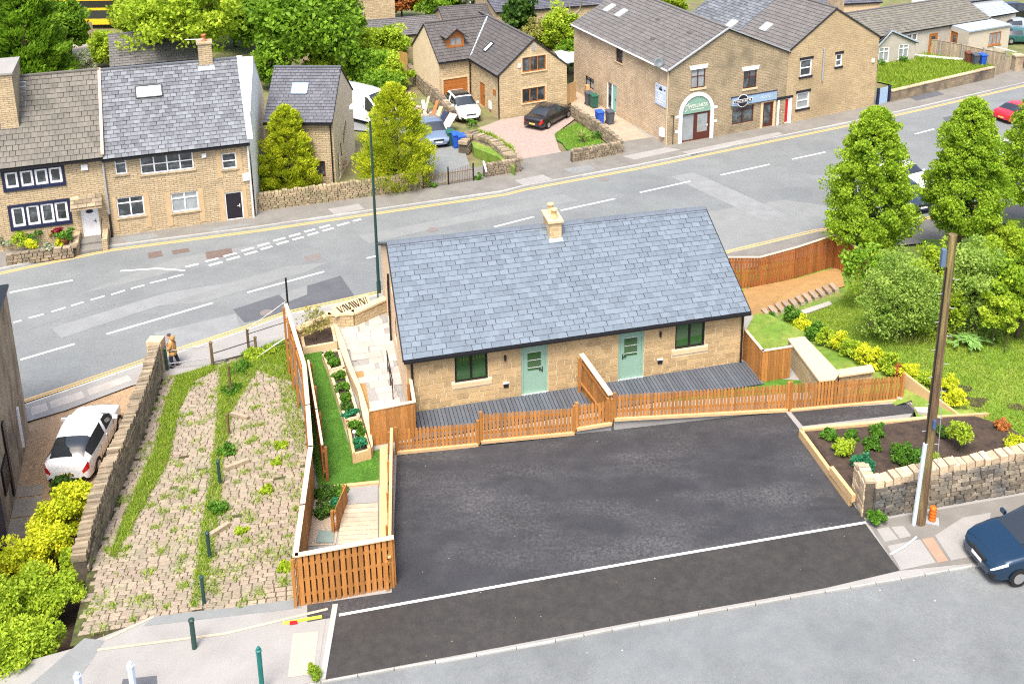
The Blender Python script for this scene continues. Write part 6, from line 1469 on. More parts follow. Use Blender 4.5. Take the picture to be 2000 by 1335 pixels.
# ---- bungalow beyond and its gabled wing, porch
bf_ = frpx((1716, 124), (1786, 116), RZ)
t = thing('rendered_bungalow', 'grey rendered bungalow with long mossy tiled roof and white windows', 'house', bf_.o+Z*RZ)
Eb = bf_.hit(1786, 82)[1]; am_ = bf_.hit(1741, 61)[0]; Rb_ = bf_.hit(1741, 61)[1]
ob = [opx(bf_, 1716, 1736, 93, 121), opx(bf_, 1755, 1774, 87, 114)]
mb = MB(); wall(mb, bf_, [(0, RZ-.3), (bf_.L, RZ-.3), (bf_.L, Eb), (am_, Rb_), (-.2, Eb+.2)], ob, .08)
wall(mb, bf_.right(6), [(0, RZ-.3), (6, RZ-.3), (6, Eb), (0, Eb)]); mb.build('wing_wall', grey_render, t)
for o in ob: window(t, bf_, o, white_upvc, glass_pale, 2, .3, .06, white_upvc, t=.07)
lw_ = Fr(bf_.w(-.4, 6, 0), -bf_.n, 6); slope(t, 'roof_tile', lw_, 0, 6.15, -.6, Eb-.1, am_+.4, Rb_+.05, tile_mid, .33, .33, limit=0)
rw_ = Fr(bf_.w(bf_.L, 0, 0), bf_.n, 6); slope(t, 'roof_tile', rw_, -.15, 6, -.25, Eb-.1, bf_.L-am_, Rb_+.05, tile_mid, .33, .33, limit=0)
mb = MB()
for P, Q in ((bf_.w(-.3, -.16, Eb+.05), bf_.w(am_, -.16, Rb_+.08)), (bf_.w(bf_.L+.25, -.16, Eb-.05), bf_.w(am_, -.16, Rb_+.08))): mb.box((P+Q)/2, Q-P, bf_.n*.06, Z*.16)
mb.build('verge', lead, t)
# main roof: eave from (1761,65) to (1931,36), ridge (1656,20)-(1887,0)
zE = RZ+2.6; eA, eB = G(1745, 68, zE), G(1935, 37, zE); mf = Fr(eA, eB-eA, np.linalg.norm(eB-eA)); mf.z0 = RZ
aR0, zR = mf.hit(1760, 11, 3.8)
mb = MB(); wall(mb, Fr(mf.w(0, .25, 0), mf.u), [(0, RZ-.3), (mf.L, RZ-.3), (mf.L, zE), (0, zE)], [], .1); mb.build('front_wall', grey_render, t)
mb = MB(); wall(mb, mf.right(7.6), [(0, RZ-.3), (7.6, RZ-.3), (7.6, zE), (3.8, zR), (0, zE)]); wall(mb, Fr(mf.w(-3, 7.6, 0), -mf.n), [(0, RZ-.3), (7.6, RZ-.3), (7.6, zE), (3.8, zR), (0, zE)]); mb.build('gable_wall', grey_render, t)
slope(t, 'roof_tile', mf, -3.2, mf.L+.1, 0, zE, 3.8, zR, tile_moss, .33, .33, limit=300)
mfb = Fr(mf.w(mf.L, 7.6, 0), -mf.u, mf.L); slope(t, 'roof_tile', mfb, -.1, mf.L+3, 0, zE, 3.8, zR, tile_moss, .33, .33, limit=0)
mb = MB(); mb.box(mf.w(mf.L/2-1.5, 3.8, zR+.05), mf.u*(mf.L+3.2), mf.n*.24, Z*.1); mb.build('ridge', tile_mid, t)
mff = Fr(mf.w(0, .25, 0), mf.u); mff.z0 = RZ
o = opx(mff, 1770, 1786, 66, 80); window(t, mff, (o[0], o[1]+.3, o[2], o[3]), white_upvc, glass, 2, 0, .0)
o = opx(mff, 1815, 1832, 60, 84); door(t, mff, (o[0], o[0]+1.1, RZ+.05, RZ+2.0), timber_door, timber_door, glass, (.2, .8, .4, .9), .02)
# porch with flat grey roof
pz = RZ+2.45; pr = [G(x, y, pz) for x, y in ((1853, 50), (1931, 37), (1976, 50), (1893, 64))]
P2 = thing('flat_roof_porch', 'cream rendered porch with flat grey roof and timber windows', 'porch', pr[3]-Z*2.4)
MB().prism([p for p in pr], Z*.12).build('roof', lead, P2)
pf = Fr(pr[3]+nrm(pr[1]-pr[2])*.15, pr[2]-pr[3], np.linalg.norm(pr[2]-pr[3])); pf.z0 = RZ
o = opx(pf, 1932, 1955, 60, 85); o = (o[0], o[1], RZ+.75, RZ+2.0)
mb = MB(); wall(mb, pf, [(0, RZ-.3), (pf.L, RZ-.3), (pf.L, pz), (0, pz)], [o], .08); mb.build('wall', M('cream_porch', C(.5, .45, .35), .9, .06, 2), P2)
window(P2, pf, o, timber_door, glass_pale, 3, 0, .06, timber_door)
pl_ = Fr(pr[0], pr[3]-pr[0], np.linalg.norm(pr[3]-pr[0])); mb = MB(); wall(mb, pl_, [(0, RZ-.3), (pl_.L, RZ-.3), (pl_.L, pz), (0, pz)], [(.4, 1.4, RZ+.05, RZ+2.05)], .08); mb.build('wall', MATS['cream_porch'], P2); door(P2, pl_, (.4, 1.4, RZ+.05, RZ+2.05), timber_door, timber_door, glass, (.25, .75, .45, .85))
# panel fence, garden wall, blue gate
fpx = [(1793, 102, 75), (1835, 108, 80), (1877, 115, 88), (1919, 124, 97), (1962, 131, 105)]
t = boardfence('panel_fence', 'grey green weathered panel fence with concrete posts behind the rough lawn', [(*G(x, y, RZ)[:2], RZ, RZ+hgt(G(x, y, RZ), yt)) for x, y, yt in fpx], timber_grey, .15, .004, timber_grey, -1, posts=False, rails=(.5,))
for x, y, yt in fpx: P = G(x, y, RZ); piece('concrete_post', t, concrete, P+Z*.75-perp(nrm(G(1962, 131, RZ)-G(1793, 102, RZ)))*.05, V3(.13, 0), V3(0, .13), Z*1.6)
plainwall('garden_wall', 'sooty coped stone wall along the pavement in front of the rough lawn', [G(1738, 199, RZ), G(1800, 184, RZ), G(1938, 152, RZ)], gz, [.9, .9, .95], .35, M('sooty_wall', C(.28, .215, .14), .92, .25, 1.5, .6, 10, brick=(.5, .2, .012, C(.2, .15, .1), C(.2, .16, .11)), c2=C(.07, .06, .05), c2scale=.5, c2pos=.55, c2w=.12), stone_plain)
A, B = G(1938, 150, RZ), G(1972, 140, RZ); boardfence('panel_fence', 'short weathered timber panel between the sooty wall and the stone pier', [(A[0], A[1], RZ, RZ+1.0), (B[0], B[1], RZ, RZ+1.4)], timber_grey, .15, .004, None, -1, posts=False)
P = G(1985, 138, RZ); mb = MB(); mb.box(P+Z*.7, V3(.8, .2), V3(-.1, .6), Z*1.4); t = thing('gate_pier', 'square dark stone pier beyond the sooty garden wall', 'pier', P); mb.build('pier', stone_dark, t); MB().box(P+Z*1.45, V3(.95, .24), V3(-.12, .7), Z*.12).build('cap', stone_plain, t)
drywall('roadside_wall', 'dark stone wall continuing up the hill beyond the square pier', [G(1995, 134, RZ), G(2080, 112, RZ), G(2250, 70, RZ)], gz, 1.0, .4, stone_dark, .2, .5, True, limit=60)
A, B = G(1711, 206, RZ), G(1737, 199, RZ); t = thing('garden_gate', 'pale blue garden gate between dark posts at the red door house', 'gate', A)
u = nrm(B-A); Lg = np.linalg.norm(B-A)
for i in range(6): piece('board', t, M('gate_blue', C(.30, .42, .55), .6, .06) if 'gate_blue' not in MATS else MATS['gate_blue'], A+u*(Lg*.2+(i+.5)*Lg*.6/6)+Z*.7, u*(Lg*.1-.01), perp(u)*.04, Z*1.35)
for f in (.08, .92): piece('post', t, navy_paint, A+u*Lg*f+Z*.72, u*.22, perp(u)*.15, Z*1.45)
# ---- buildings along the top edge
def backroof(name, label, e0, e1, ry, eh, rise_d, roofm, wm, tn='roof_tile', course=.36, tw=.4, limit=0, cat='house'):
    zE = RZ+eh; A, B = G(*e0, zE), G(*e1, zE); f = Fr(A, B-A, np.linalg.norm(B-A)); f.z0 = RZ; t = thing(name, label, cat, A-Z*eh)
    zR = f.hit((e0[0]+e1[0])/2, ry, rise_d)[1]; zR = min(max(zR, zE+.6), zE+rise_d*1.1)
    mb = MB(); D2 = rise_d*2
    for ff, LL, gb in ((f, f.L, 0), (f.right(D2), D2, 1), (Fr(f.w(f.L, D2, 0), -f.u), f.L, 0), (f.left(D2), D2, 1)):
        wall(mb, ff, [(0, RZ-.3), (LL, RZ-.3), (LL, zE), (LL/2, zR), (0, zE)] if gb else [(0, RZ-.3), (LL, RZ-.3), (LL, zE), (0, zE)])
    mb.build('wall', wm, t)
    slope(t, tn, f, -.15, f.L+.15, -.2, zE-.1, rise_d, zR+.06, roofm, course, tw, limit=limit)
    slope(t, tn, Fr(f.w(f.L, D2, 0), -f.u, f.L), -.15, f.L+.15, -.2, zE-.1, rise_d, zR+.06, roofm, course, tw, limit=0)
    mb = MB(); mb.box(f.w(f.L/2, rise_d, zR+.1), f.u*(f.L+.3), f.n*.24, Z*.09); mb.build('ridge', roofm, t)
    return t, f, zE
backroof('outbuilding', 'low grey tiled outbuilding behind the detached house', (722, 72), (868, 60), 36, 2.2, 3.0, tile_mid, stone_plain)
backroof('rear_wing', 'small dark tiled gable roof just behind the detached house', (870, 45), (960, 38), 12, 3.0, 2.4, tile_grey, stone_tan)
backroof('tree_hidden_cottage', 'slate roofed building half hidden behind the spreading lime tree', (218, 128), (390, 112), 62, 2.6, 4., tile_mid, stone_plain, limit=0)
backroof('far_terrace', 'far slate terrace roof above the bare branched tree', (970, 22), (1180, 6), -18, 4.0, 4., slate_dark, stone_tan)
backroof('far_stone_house', 'far stone house front with navy doors at the top edge', (690, -8), (770, -14), -60, 4.6, 4., slate_dark, stone_tan)
far_ = frpx((688, 20), (772, 14), RZ)
backroof('hill_house', 'cream gabled house with slate roof behind the chimney', (1600, 8), (1720, 2), -30, 3.6, 3.5, slate_dark, cream_stone)
backroof('garage', 'flat grey roofed dark garage beside the bungalow end', (1925, 32), (1985, 22), 8, 2.2, 2.0, lead, grey_render, cat='garage')
backroof('far_white_house', 'far white rendered house at the top right edge', (1890, 2), (1960, -6), -40, 3.5, 4, slate_dark, white_render)
MB_ = thing('navy_door', 'navy door of the far stone house at the top edge', 'door', G(732, 20, RZ))
for x in (708, 732):
    a, z = far_.hit(x, 18); mb = MB(); P = G(x, 22, RZ)
    mb.box(P+Z*1.0, V3(.95, -.05), V3(0, .12), Z*2.0); mb.build('leaf', navy_paint, MB_); mb2 = MB(); mb2.box(P+Z*1.05-V3(0, .02), V3(1.15, -.05), V3(0, .1), Z*2.15); mb2.build('frame', white_upvc, MB_)
# conservatory roof behind the shop side
tag(MB().prism([G(x, y, RZ+2.1) for x, y in ((1083, 102), (1122, 96), (1124, 122), (1100, 126))], Z*.08).build('lean_to_roof', M('pale_roof', C(.55, .6, .65), .4, .05)), 'pale lean-to roof between the detached house and shop side wall', 'roof')

# ---------------------------------------------------------------- vehicles
STY = {   # t along the car (rear -> front), sill z, belt z, top z, half width, top half width (fractions of the width/2)
 'hatch': [(-.5, .34, .62, .63, .66, .62), (-.492, .22, .86, .88, .84, .74), (-.47, .2, .96, 1.0, .91, .74), (-.42, .2, .98, 1.17, .95, .66), (-.36, .2, .97, 1.33, .98, .64), (-.26, .2, .95, 1.45, 1., .68), (-.05, .2, .92, 1.51, 1., .74), (.08, .2, .91, 1.46, 1., .74), (.17, .2, .92, 1.22, 1., .78), (.25, .2, .95, .99, 1., .84), (.30, .2, .93, .95, .99, .84), (.40, .2, .84, .87, .96, .80), (.46, .2, .74, .77, .90, .72), (.49, .22, .62, .64, .80, .62), (.5, .3, .5, .52, .66, .5)],
 'suv': [(-.5, .4, .75, .76, .66, .62), (-.49, .26, .98, 1.0, .86, .76), (-.47, .24, 1.08, 1.12, .93, .76), (-.43, .24, 1.10, 1.38, .96, .70), (-.38, .24, 1.08, 1.60, .98, .72), (-.26, .24, 1.05, 1.67, 1., .74), (-.05, .24, 1.02, 1.68, 1., .75), (.08, .24, 1.01, 1.61, 1., .76), (.17, .24, 1.03, 1.34, 1., .8), (.25, .24, 1.06, 1.1, 1., .86), (.31, .24, 1.04, 1.06, .99, .86), (.41, .24, .96, .99, .96, .82), (.465, .24, .84, .87, .90, .74), (.49, .26, .66, .7, .80, .62), (.5, .34, .55, .57, .66, .5)],
 'sedan': [(-.5, .34, .6, .61, .66, .62), (-.49, .22, .82, .84, .84, .76), (-.46, .2, .93, .95, .93, .82), (-.38, .2, .96, .99, .97, .84), (-.34, .2, .96, 1.03, .98, .8), (-.24, .2, .95, 1.33, .99, .7), (-.16, .2, .94, 1.43, 1., .70), (0, .2, .92, 1.46, 1., .72), (.08, .2, .91, 1.40, 1., .73), (.16, .2, .92, 1.18, 1., .78), (.24, .2, .94, .98, 1., .84), (.30, .2, .92, .94, .99, .84), (.41, .2, .83, .86, .96, .8), (.465, .2, .73, .76, .9, .72), (.49, .22, .6, .62, .8, .6), (.5, .3, .48, .5, .66, .5)],
 'van': [(-.5, .45, 1.1, 2.2, .92, .86), (-.495, .35, 1.2, 2.38, .97, .88), (-.47, .33, 1.25, 2.5, 1., .88), (-.3, .33, 1.25, 2.55, 1., .88), (0, .33, 1.25, 2.55, 1., .88), (.14, .33, 1.25, 2.5, 1., .86), (.2, .33, 1.25, 2.38, 1., .82), (.27, .33, 1.22, 1.95, 1., .8), (.34, .33, 1.2, 1.42, 1., .84), (.37, .33, 1.18, 1.22, .99, .86), (.44, .33, 1.05, 1.08, .96, .84), (.48, .33, .9, .92, .9, .76), (.495, .36, .75, .77, .8, .66), (.5, .42, .6, .62, .66, .5)]}
def car(name, label, P, rz, L, W, Hs, style, paint, group=None, roofglass=False, cat='car', glassm=None, dark_roof=False):
    t = thing(name, label, cat, P, group, rz); S = STY[style]; gm = glassm or car_glass
    base = {'hatch': 1.51, 'suv': 1.68, 'sedan': 1.46, 'van': 2.55}[style]; kz = Hs/base
    ts = []
    for (a, b) in zip(S, S[1:]):
        k = 3 if abs(b[0]-a[0]) > .05 else 2
        ts += [(a[0]+(b[0]-a[0])*i/k) for i in range(k)]
    ts.append(S[-1][0]); xs_ = [s[0] for s in S]
    rows = []
    for tt in ts:
        zl, zb, zt, w_, wt = (np.interp(tt, xs_, [s[j] for s in S]) for j in range(1, 6)); w_ *= W/2; wt = wt*W/2; x = tt*L; zl *= kz; zb *= kz; zt *= kz
        bow = .035*(1-(2*tt)**2)*0
        half = [(w_*.86, zl), (w_*.975, zl+.06), (w_*1., zl+(zb-zl)*.35), (w_*1.005, zl+(zb-zl)*.6), (w_*.985, zl+(zb-zl)*.86), (w_*.955, zb), (wt+(w_*.955-wt)*.12, zb+(zt-zb)*.86), (wt*.9, zt), (wt*.5, zt+.025), (0, zt+.03)]
        rows.append([(x, y, z) for y, z in half]+[(x, -y, z) for y, z in half[-2::-1]])
    n, m = len(rows), len(rows[0]); groups = {}
    cab = [i for i, tt in enumerate(ts) if (np.interp(tt, xs_, [s[3]-s[2] for s in S])) > (.12 if style != 'van' else .12)]
    lo, hi = cab[0], cab[-1]; topz = max(s[3] for s in S)
    roof0 = min(i for i, tt in enumerate(ts) if np.interp(tt, xs_, [s[3] for s in S]) > topz*.945); roof1 = max(i for i, tt in enumerate(ts) if np.interp(tt, xs_, [s[3] for s in S]) > topz*.945)
    def put(k, f): groups.setdefault(k, []).append(f)
    if style == 'van': mids = []
    pill = (roof0+roof1)//2
    for i in range(n-1):
        for j in range(m-1):
            f = [(i, j), (i+1, j), (i+1, j+1), (i, j+1)]; jj = min(j, m-2-j); side = 'l' if j < m//2 else 'r'; k = 'body'
            if style == 'van':
                if jj in (6, 7, 8) and i > roof1 and i < hi+1 and jj >= 6: k = 'windscreen' if jj >= 7 else 'body'
                if jj == 5 and roof1-1 <= i < hi-1: k = 'side_window'+side
            else:
                if jj >= 6 and lo-1 <= i < roof0: k = 'rear_window'
                elif jj >= 6 and roof1 <= i <= hi: k = 'windscreen'
                elif jj >= 7 and dark_roof and roof0+1 <= i < roof1-1: k = 'roof_glass'
                elif jj == 5 and lo+1 <= i < hi-1: k = 'body' if i == pill else ('side_window'+side+('f' if i > pill else 'b'))
            if i <= 3 and jj in (3, 4): k = 'tail_light'+side
            if i >= n-8 and jj in (4,) and i < n-2: k = 'headlight'+side
            if i >= n-4 and jj in (1, 2): k = 'bumper'
            if jj == 0: k = 'sill'
            put(k, f)
    put('body', None)
    MT = {'body': paint, 'windscreen': gm, 'rear_window': gm, 'roof_glass': gm, 'bumper': black_plastic, 'sill': black_plastic}
    for k, fs in groups.items():
        mb = MB(); ix = {}
        for f in fs:
            if f is None: continue
            q = []
            for key in f:
                if key not in ix: ix[key] = len(mb.v); mb.v.append(rows[key[0]][key[1]])
                q.append(ix[key])
            mb.f.append(tuple(q))
        if k == 'body':
            for r_ in (rows[0], rows[-1]): kk = len(mb.v); mb.v += r_; mb.f.append(tuple(range(kk, kk+len(r_))) if r_ is rows[0] else tuple(range(kk+len(r_)-1, kk-1, -1)))
        nm = k.rstrip('fb') if k.startswith('side') else k
        nm = nm[:-1] if nm[-1] in 'lr' and (k.startswith('side') or 'light' in k) else nm
        mt = MT.get(k) or (gm if k.startswith('side') else (tail_red if k.startswith('tail') else (lamp_clear if k.startswith('head') else paint)))
        o = mb.build(nm, mt, t, True, True)
        o.data.validate()
    wr = .155*Hs*kz/kz if style != 'van' else .13*Hs; wr = min(max(wr, .29), .36)
    for fx in (-.31, .32):
        for sy in (-1, 1):
            c = (fx*L, sy*(W/2-.085), wr); mb = MB(); mb.tube([(c[0], c[1]-.1, c[2]), (c[0], c[1]+.1, c[2])], wr, 18); wh = mb.build('wheel', rubber, t, False, True)
            mb = MB(); mb.tube([(c[0], c[1]-.108, c[2]), (c[0], c[1]+.108, c[2])], wr*.64, 14); mb.build('rim', alloy, wh, False, True)
            mb = MB(); arc = [(c[0]+(wr+.05)*math.cos(a), sy*(W/2+.003), c[2]+(wr+.05)*math.sin(a)) for a in np.linspace(-.15, math.pi+.15, 14)]; inn = [(c[0]+(wr-.02)*math.cos(a), sy*(W/2+.003), c[2]+(wr-.02)*math.sin(a)) for a in np.linspace(-.15, math.pi+.15, 14)]
            for i in range(13): mb.poly([arc[i], arc[i+1], inn[i+1], inn[i]])
            mb.build('wheel_arch', black_plastic, t, False, True)
    zb_ = .95*kz if style not in ('suv', 'van') else (1.08*kz if style == 'suv' else 1.25*kz)
    fxm = .17 if style != 'van' else .24
    for sy in (-1, 1):
        mb = MB(); mb.box((fxm*L, sy*(W/2+.09), zb_+.06), (.1, 0, 0), (0, .2, 0), (0, 0, .13)); mb.build('mirror', paint if style != 'van' else black_plastic, t, False, True)
    for x, m_ in ((-L/2-.006, yellow_plate), (L/2+.004, white_upvc)):
        mb = MB(); mb.box((x, 0, .5*kz), (.015, 0, 0), (0, .5, 0), (0, 0, .11)); mb.build('number_plate', m_, t, False, True)
    mb = MB(); mb.box((L/2-.02, 0, .64*kz if style != 'van' else .85), (.06, 0, 0), (0, W*.42, 0), (0, 0, .1)); mb.build('grille', black_plastic, t, False, True)
    if style != 'van':
        for sy in (-1, 1):
            for fx in (-.2, -.01, .17): mb = MB(); mb.box((fx*L, sy*W/2*1.0, .58*kz), (.012, 0, 0), (0, .012, 0), (0, 0, .5*kz)); mb.build('door_seam', black_plastic, t, False, True)
    if style != 'van' and not name.startswith('hidden'):
        for sy in (-1, 1):
            mb = MB(); mb.box((-.02*L, sy*W/2*.992, .8*kz), (.16, 0, 0), (0, .03, 0), (0, 0, .025)); mb.build('door_handle', paint, t, False, True)
    return t
def cpaint(n, c, m=0.): return M(n, c, .3, .02, 2, 0, spec=.5, coat=.8, metal=m)
car_glass = M('car_glass', C(.02, .025, .03), .03, 0, spec=.9, coat=.5); black_plastic = M('black_plastic', C(.015, .015, .016), .6, 0); tail_red = M('tail_red', C(.45, .008, .012), .25, 0, coat=.5)
lamp_clear = M('lamp_clear', C(.6, .62, .65), .15, 0, coat=.6); yellow_plate = M('yellow_plate', C(.7, .45, .12), .6, 0)
pw, pb, pdb, pbl, pr_, psl, pgr = cpaint('paint_white', C(.78, .79, .80)), cpaint('paint_black', C(.012, .012, .014)), cpaint('paint_navy', C(.02, .03, .07)), cpaint('paint_blue', C(.006, .03, .068), .3), cpaint('paint_red', C(.45, .015, .03)), cpaint('paint_silver', C(.42, .46, .52), .4), cpaint('paint_greyblue', C(.17, .23, .33), .3)
def carpx(name, label, a, b, W, Hs, style, paint, z, L=None, **k):
    """a, b: photo pixels of the ground under the rear and front bumper"""
    A, B = G(*a, z), G(*b, z); d = B-A; Lr = np.linalg.norm(d); 
    if L: c = (A+B)/2
    else: L = Lr; c = (A+B)/2
    return car(name, label, c, math.atan2(d[1], d[0]), L, W, Hs, style, paint, **k)
carpx('parked_car', 'white hatchback parked on the gravel beside the rubble wall', (130, 956), (205, 812), 1.82, 1.55, 'hatch', pw, ROAD+.02, L=4.35)
carpx('parked_car', 'shiny dark blue car parked on the lower street', (2160, 1062), (1906, 1110), 1.9, 1.55, 'hatch', pbl, -.05, L=4.8)
carpx('parked_car', 'white crossover with dark glass roof outside the timber garage door', (886, 206), (922, 240), 1.84, 1.6, 'suv', pw, RZ+.03, L=4.3, dark_roof=True)
carpx('parked_car', 'black saloon parked on the block paved drive', (1043, 252), (1098, 222), 1.85, 1.45, 'sedan', pb, RZ+.03, L=4.7)
carpx('parked_car', 'grey blue hatchback behind the big golden conifer by the bins', (832, 248), (862, 297), 1.78, 1.5, 'hatch', pgr, RZ+.02, L=4.2)
carpx('parked_van', 'large white panel van behind the set back house', (672, 224), (758, 246), 2.05, 2.6, 'van', pw, RZ+.02, L=5.9, cat='van')
carpx('moving_car', 'red coupe driving on the main road', (1965, 236), (2010, 224), 1.8, 1.32, 'sedan', pr_, ROAD+.01, L=4.3)
carpx('parked_car', 'dark navy hatchback parked by the street trees', (1745, 383), (1785, 408), 1.75, 1.45, 'hatch', pdb, ROAD+.02, L=4.0)
carpx('parked_car', 'white saloon parked behind the navy hatchback', (1735, 345), (1795, 372), 1.8, 1.45, 'sedan', pw, ROAD+.02, L=4.3)
carpx('parked_car', 'white estate partly hidden between two street trees', (1912, 318), (1960, 296), 1.8, 1.5, 'suv', pw, ROAD+.02, L=4.4)
carpx('parked_car', 'black people carrier beside the grey garage roof', (1958, 38), (2010, 34), 1.9, 1.8, 'suv', pb, RZ, L=4.8)
carpx('parked_car', 'silver car parked behind the flat roofed porch', (1962, 64), (2018, 62), 1.8, 1.5, 'hatch', psl, RZ, L=4.4)
carpx('parked_car', 'dark green car nearest the porch fence', (1965, 82), (2020, 82), 1.8, 1.45, 'hatch', cpaint('paint_green', C(.02, .10, .09)), RZ, L=4.2)
# yellow and black coach behind the trees
P = G(192, 50, RZ); t = thing('coach', 'yellow and black coach with white roof parked behind the trees', 'bus', P, None, R(4))
yel = M('coach_yellow', C(.75, .45, .02), .4, .03)
for nm, z0, z1, m, dx in (('skirt', .4, 1.0, yel, 0), ('window_band', 1.0, 1.9, car_glass, -.02), ('stripe', 1.9, 2.15, yel, 0), ('upper_panel', 2.15, 2.9, pb, -.01), ('cornice', 2.9, 3.1, yel, 0), ('roof', 3.1, 3.4, white_render, -.05)):
    mb = MB(); mb.box((0, 0, (z0+z1)/2), (10.5+dx*2, 0, 0), (0, 2.5+dx*2, 0), (0, 0, z1-z0)); mb.build(nm, m, t, False, True)
for x in (-5.0, 4.7): mb = MB(); mb.box((x, -1.26, 1.75), (.9, 0, 0), (0, .03, 0), (0, 0, 2.7)); mb.build('end_panel', yel, t, False, True)
for x in (-3.2, 3.2):
    for y in (-1.15, 1.15): mb = MB(); mb.tube([(x, y-.15, .48), (x, y+.15, .48)], .48, 14); mb.build('wheel', rubber, t, False, True)

# ---------------------------------------------------------------- bins, poles, street furniture
def wheelie(label, P, rz, m, s=1., lidm=None):
    t = thing('wheelie_bin', label, 'bin', P, 'wheelie bins', rz); mb = MB()
    a, b = .25*s, .29*s; q0 = [(-a*.85, -b*.8, .06), (a*.85, -b*.8, .06), (a*.85, b*.75, .06), (-a*.85, b*.75, .06)]; q1 = [(-a, -b, .95*s), (a, -b, .95*s), (a, b, .95*s), (-a, b, .95*s)]
    mb.add(q0+q1, [(3, 2, 1, 0), (4, 5, 6, 7), (0, 1, 5, 4), (1, 2, 6, 5), (2, 3, 7, 6), (3, 0, 4, 7)]); mb.build('body', m, t, False, True)
    mb = MB(); mb.prism([(-a-.03, -b-.04, .95*s), (a+.03, -b-.04, .95*s), (a+.03, b+.05, 1.02*s), (-a-.03, b+.05, 1.02*s)], (0, 0, .05)); mb.build('lid', lidm or m, t, False, True)
    mb = MB(); mb.tube([(-a*.8, b+.09, .97*s), (a*.8, b+.09, .97*s)], .02, 6); mb.build('handle', m, t, False, True)
    for sx in (-1, 1): mb = MB(); mb.tube([(sx*a*.7, b*.85, .1), (sx*(a*.7+.05), b*.85, .1)], .1, 10); mb.build('wheel', rubber, t, False, True)
for x, y, rz, m, lb in [(880, 283, 20, green_bin, 'dark green wheelie bin at the back of the row by the grey blue car'), (891, 288, 20, blue_bin, 'blue wheelie bin in the middle of the row by the grey blue car'), (902, 291, 20, blue_bin, 'blue wheelie bin at the end of the row next to the rubble bank'), (1171, 243, 25, blue_bin, 'blue wheelie bin against the shop drive wall'), (1191, 242, 25, grey_bin, 'black wheelie bin by the teal shop side door'), (1150, 205, 25, grey_bin, 'low black bin behind the drive wall'), (1160, 210, 25, green_bin, 'green lidded bin behind the drive wall'), (1890, 124, 10, brown_bin, 'brown wheelie bin on the rough lawn'), (1904, 128, 10, grey_bin, 'grey wheelie bin on the rough lawn'), (1918, 128, 10, blue_bin, 'blue wheelie bin on the rough lawn')]:
    wheelie(lb, G(x, y, RZ+.02), R(rz), m, 1.05)
# street lamp (its foot is behind the roadside wall)
P = G(741.5, 594, ROAD+PH); hL = hgt(P, 236)
t = thing('street_lamp', 'tall green street lamp column with white lantern', 'street lamp', P)
MB().tube([P-Z*.1, P+Z*1.3], .11, 12).build('base', green_metal, t); MB().tube([P+Z*1.3, P+Z*hL], [.08, .055], 10).build('column', green_metal, t)
q = P+Z*hL; MB().tube([q, q+V3(-.25, .05, .55), q+V3(-.4, .1, .65)], .03, 8).build('arm', white_upvc, t)
mb = MB(); mb.prism([q+V3(-.95, -.1, .62), q+V3(-.3, -.1, .62), q+V3(-.3, .3, .62), q+V3(-.95, .3, .62)], Z*.14); mb.build('lantern', white_upvc, t)
# telegraph pole
P = G(1797, 1020, 0); hP = hgt(P, 458); top = G(1846, 458, P[2]+hP); lean = None
lo_, hi_ = 4, 16
for _ in range(40):
    m_ = (lo_+hi_)/2; q_ = proj(V3(P[0]+.18, P[1], m_))
    if q_[1] > 458: lo_ = m_
    else: hi_ = m_
dx_ = 0
for k in range(200):
    if proj(V3(P[0]+k*.01, P[1], m_))[0] >= 1846: dx_ = k*.01; break
top = V3(P[0]+dx_, P[1], m_)
t = thing('telegraph_pole', 'leaning brown wooden telegraph pole with metal climbing pegs', 'telegraph pole', P)
MB().tube([P-Z*.1, P*.5+top*.5, top], [.175, .155, .13], 14).build('pole', pole_wood, t)
for i in range(16):
    k = .2+i*.047; q_ = P+(top-P)*k; sg = -1 if i % 2 else 1; MB().tube([q_, q_+V3(sg*.3, -.08)], .012, 5).build('climbing_peg', grey_metal, t)
q_ = P+(top-P)*.93; mb = MB(); mb.box(q_+V3(-.25, -.08), V3(.13, 0), V3(0, .18), Z*.55); mb.build('junction_box', M('box_blue', C(.09, .14, .22), .5, .05), t)
MB().tube([P+V3(-.24, -.1, 0), P+(top-P)*.3+V3(-.17, -.12)], .075, 8).build('cable_cover', M('pale_duct', C(.45, .52, .56), .5, .08), t)
MB().tube([P+(top-P)*.28+V3(-.16, -.12), P+(top-P)*.9+V3(-.13, -.12)], .025, 6).build('cable', black_metal, t)
MB().tube([P+(top-P)*.5+V3(.15, -.1), P+(top-P)*.4+V3(.22, -.15), P+(top-P)*.2+V3(.3, -.1)], .012, 5).build('loose_wire', grey_metal, t)
q_ = P+(top-P)*.37; mb = MB(); mb.tube([q_+V3(.02, -.2, -.1), q_+V3(.02, -.2, .2)], .06, 8); mb.build('cleat', M('box_blue2', C(.05, .09, .2), .5, .05), t)
# orange cable reel on its base beside the pole
P = G(1820, 1018, 0); t = thing('cable_marker', 'orange ribbed plastic marker standing on a grey base by the telegraph pole', 'cone', P)
mb = MB(); mb.box(P+Z*.03, V3(.42, -.12), V3(.1, .36), Z*.06); mb.build('base', grey_metal, t)
for i in range(4): MB().lathe(P+Z*(.07+i*.13), [(.1, 0), (.125, .03), (.1, .1), (.09, .12)], 12).build('section', orange_pl, t, True)
MB().tube([G(1786, 1060, .02), G(1768, 1072, .02), G(1735, 1082, .02)], .03, 6); tag(MB().tube([G(1790, 1048, .02), G(1768, 1066, .03), G(1738, 1082, .02)], .035, 6).build('duct_pipe', MATS['pale_duct']), 'pale duct pipe lying on the pavement below the pole', 'pipe')

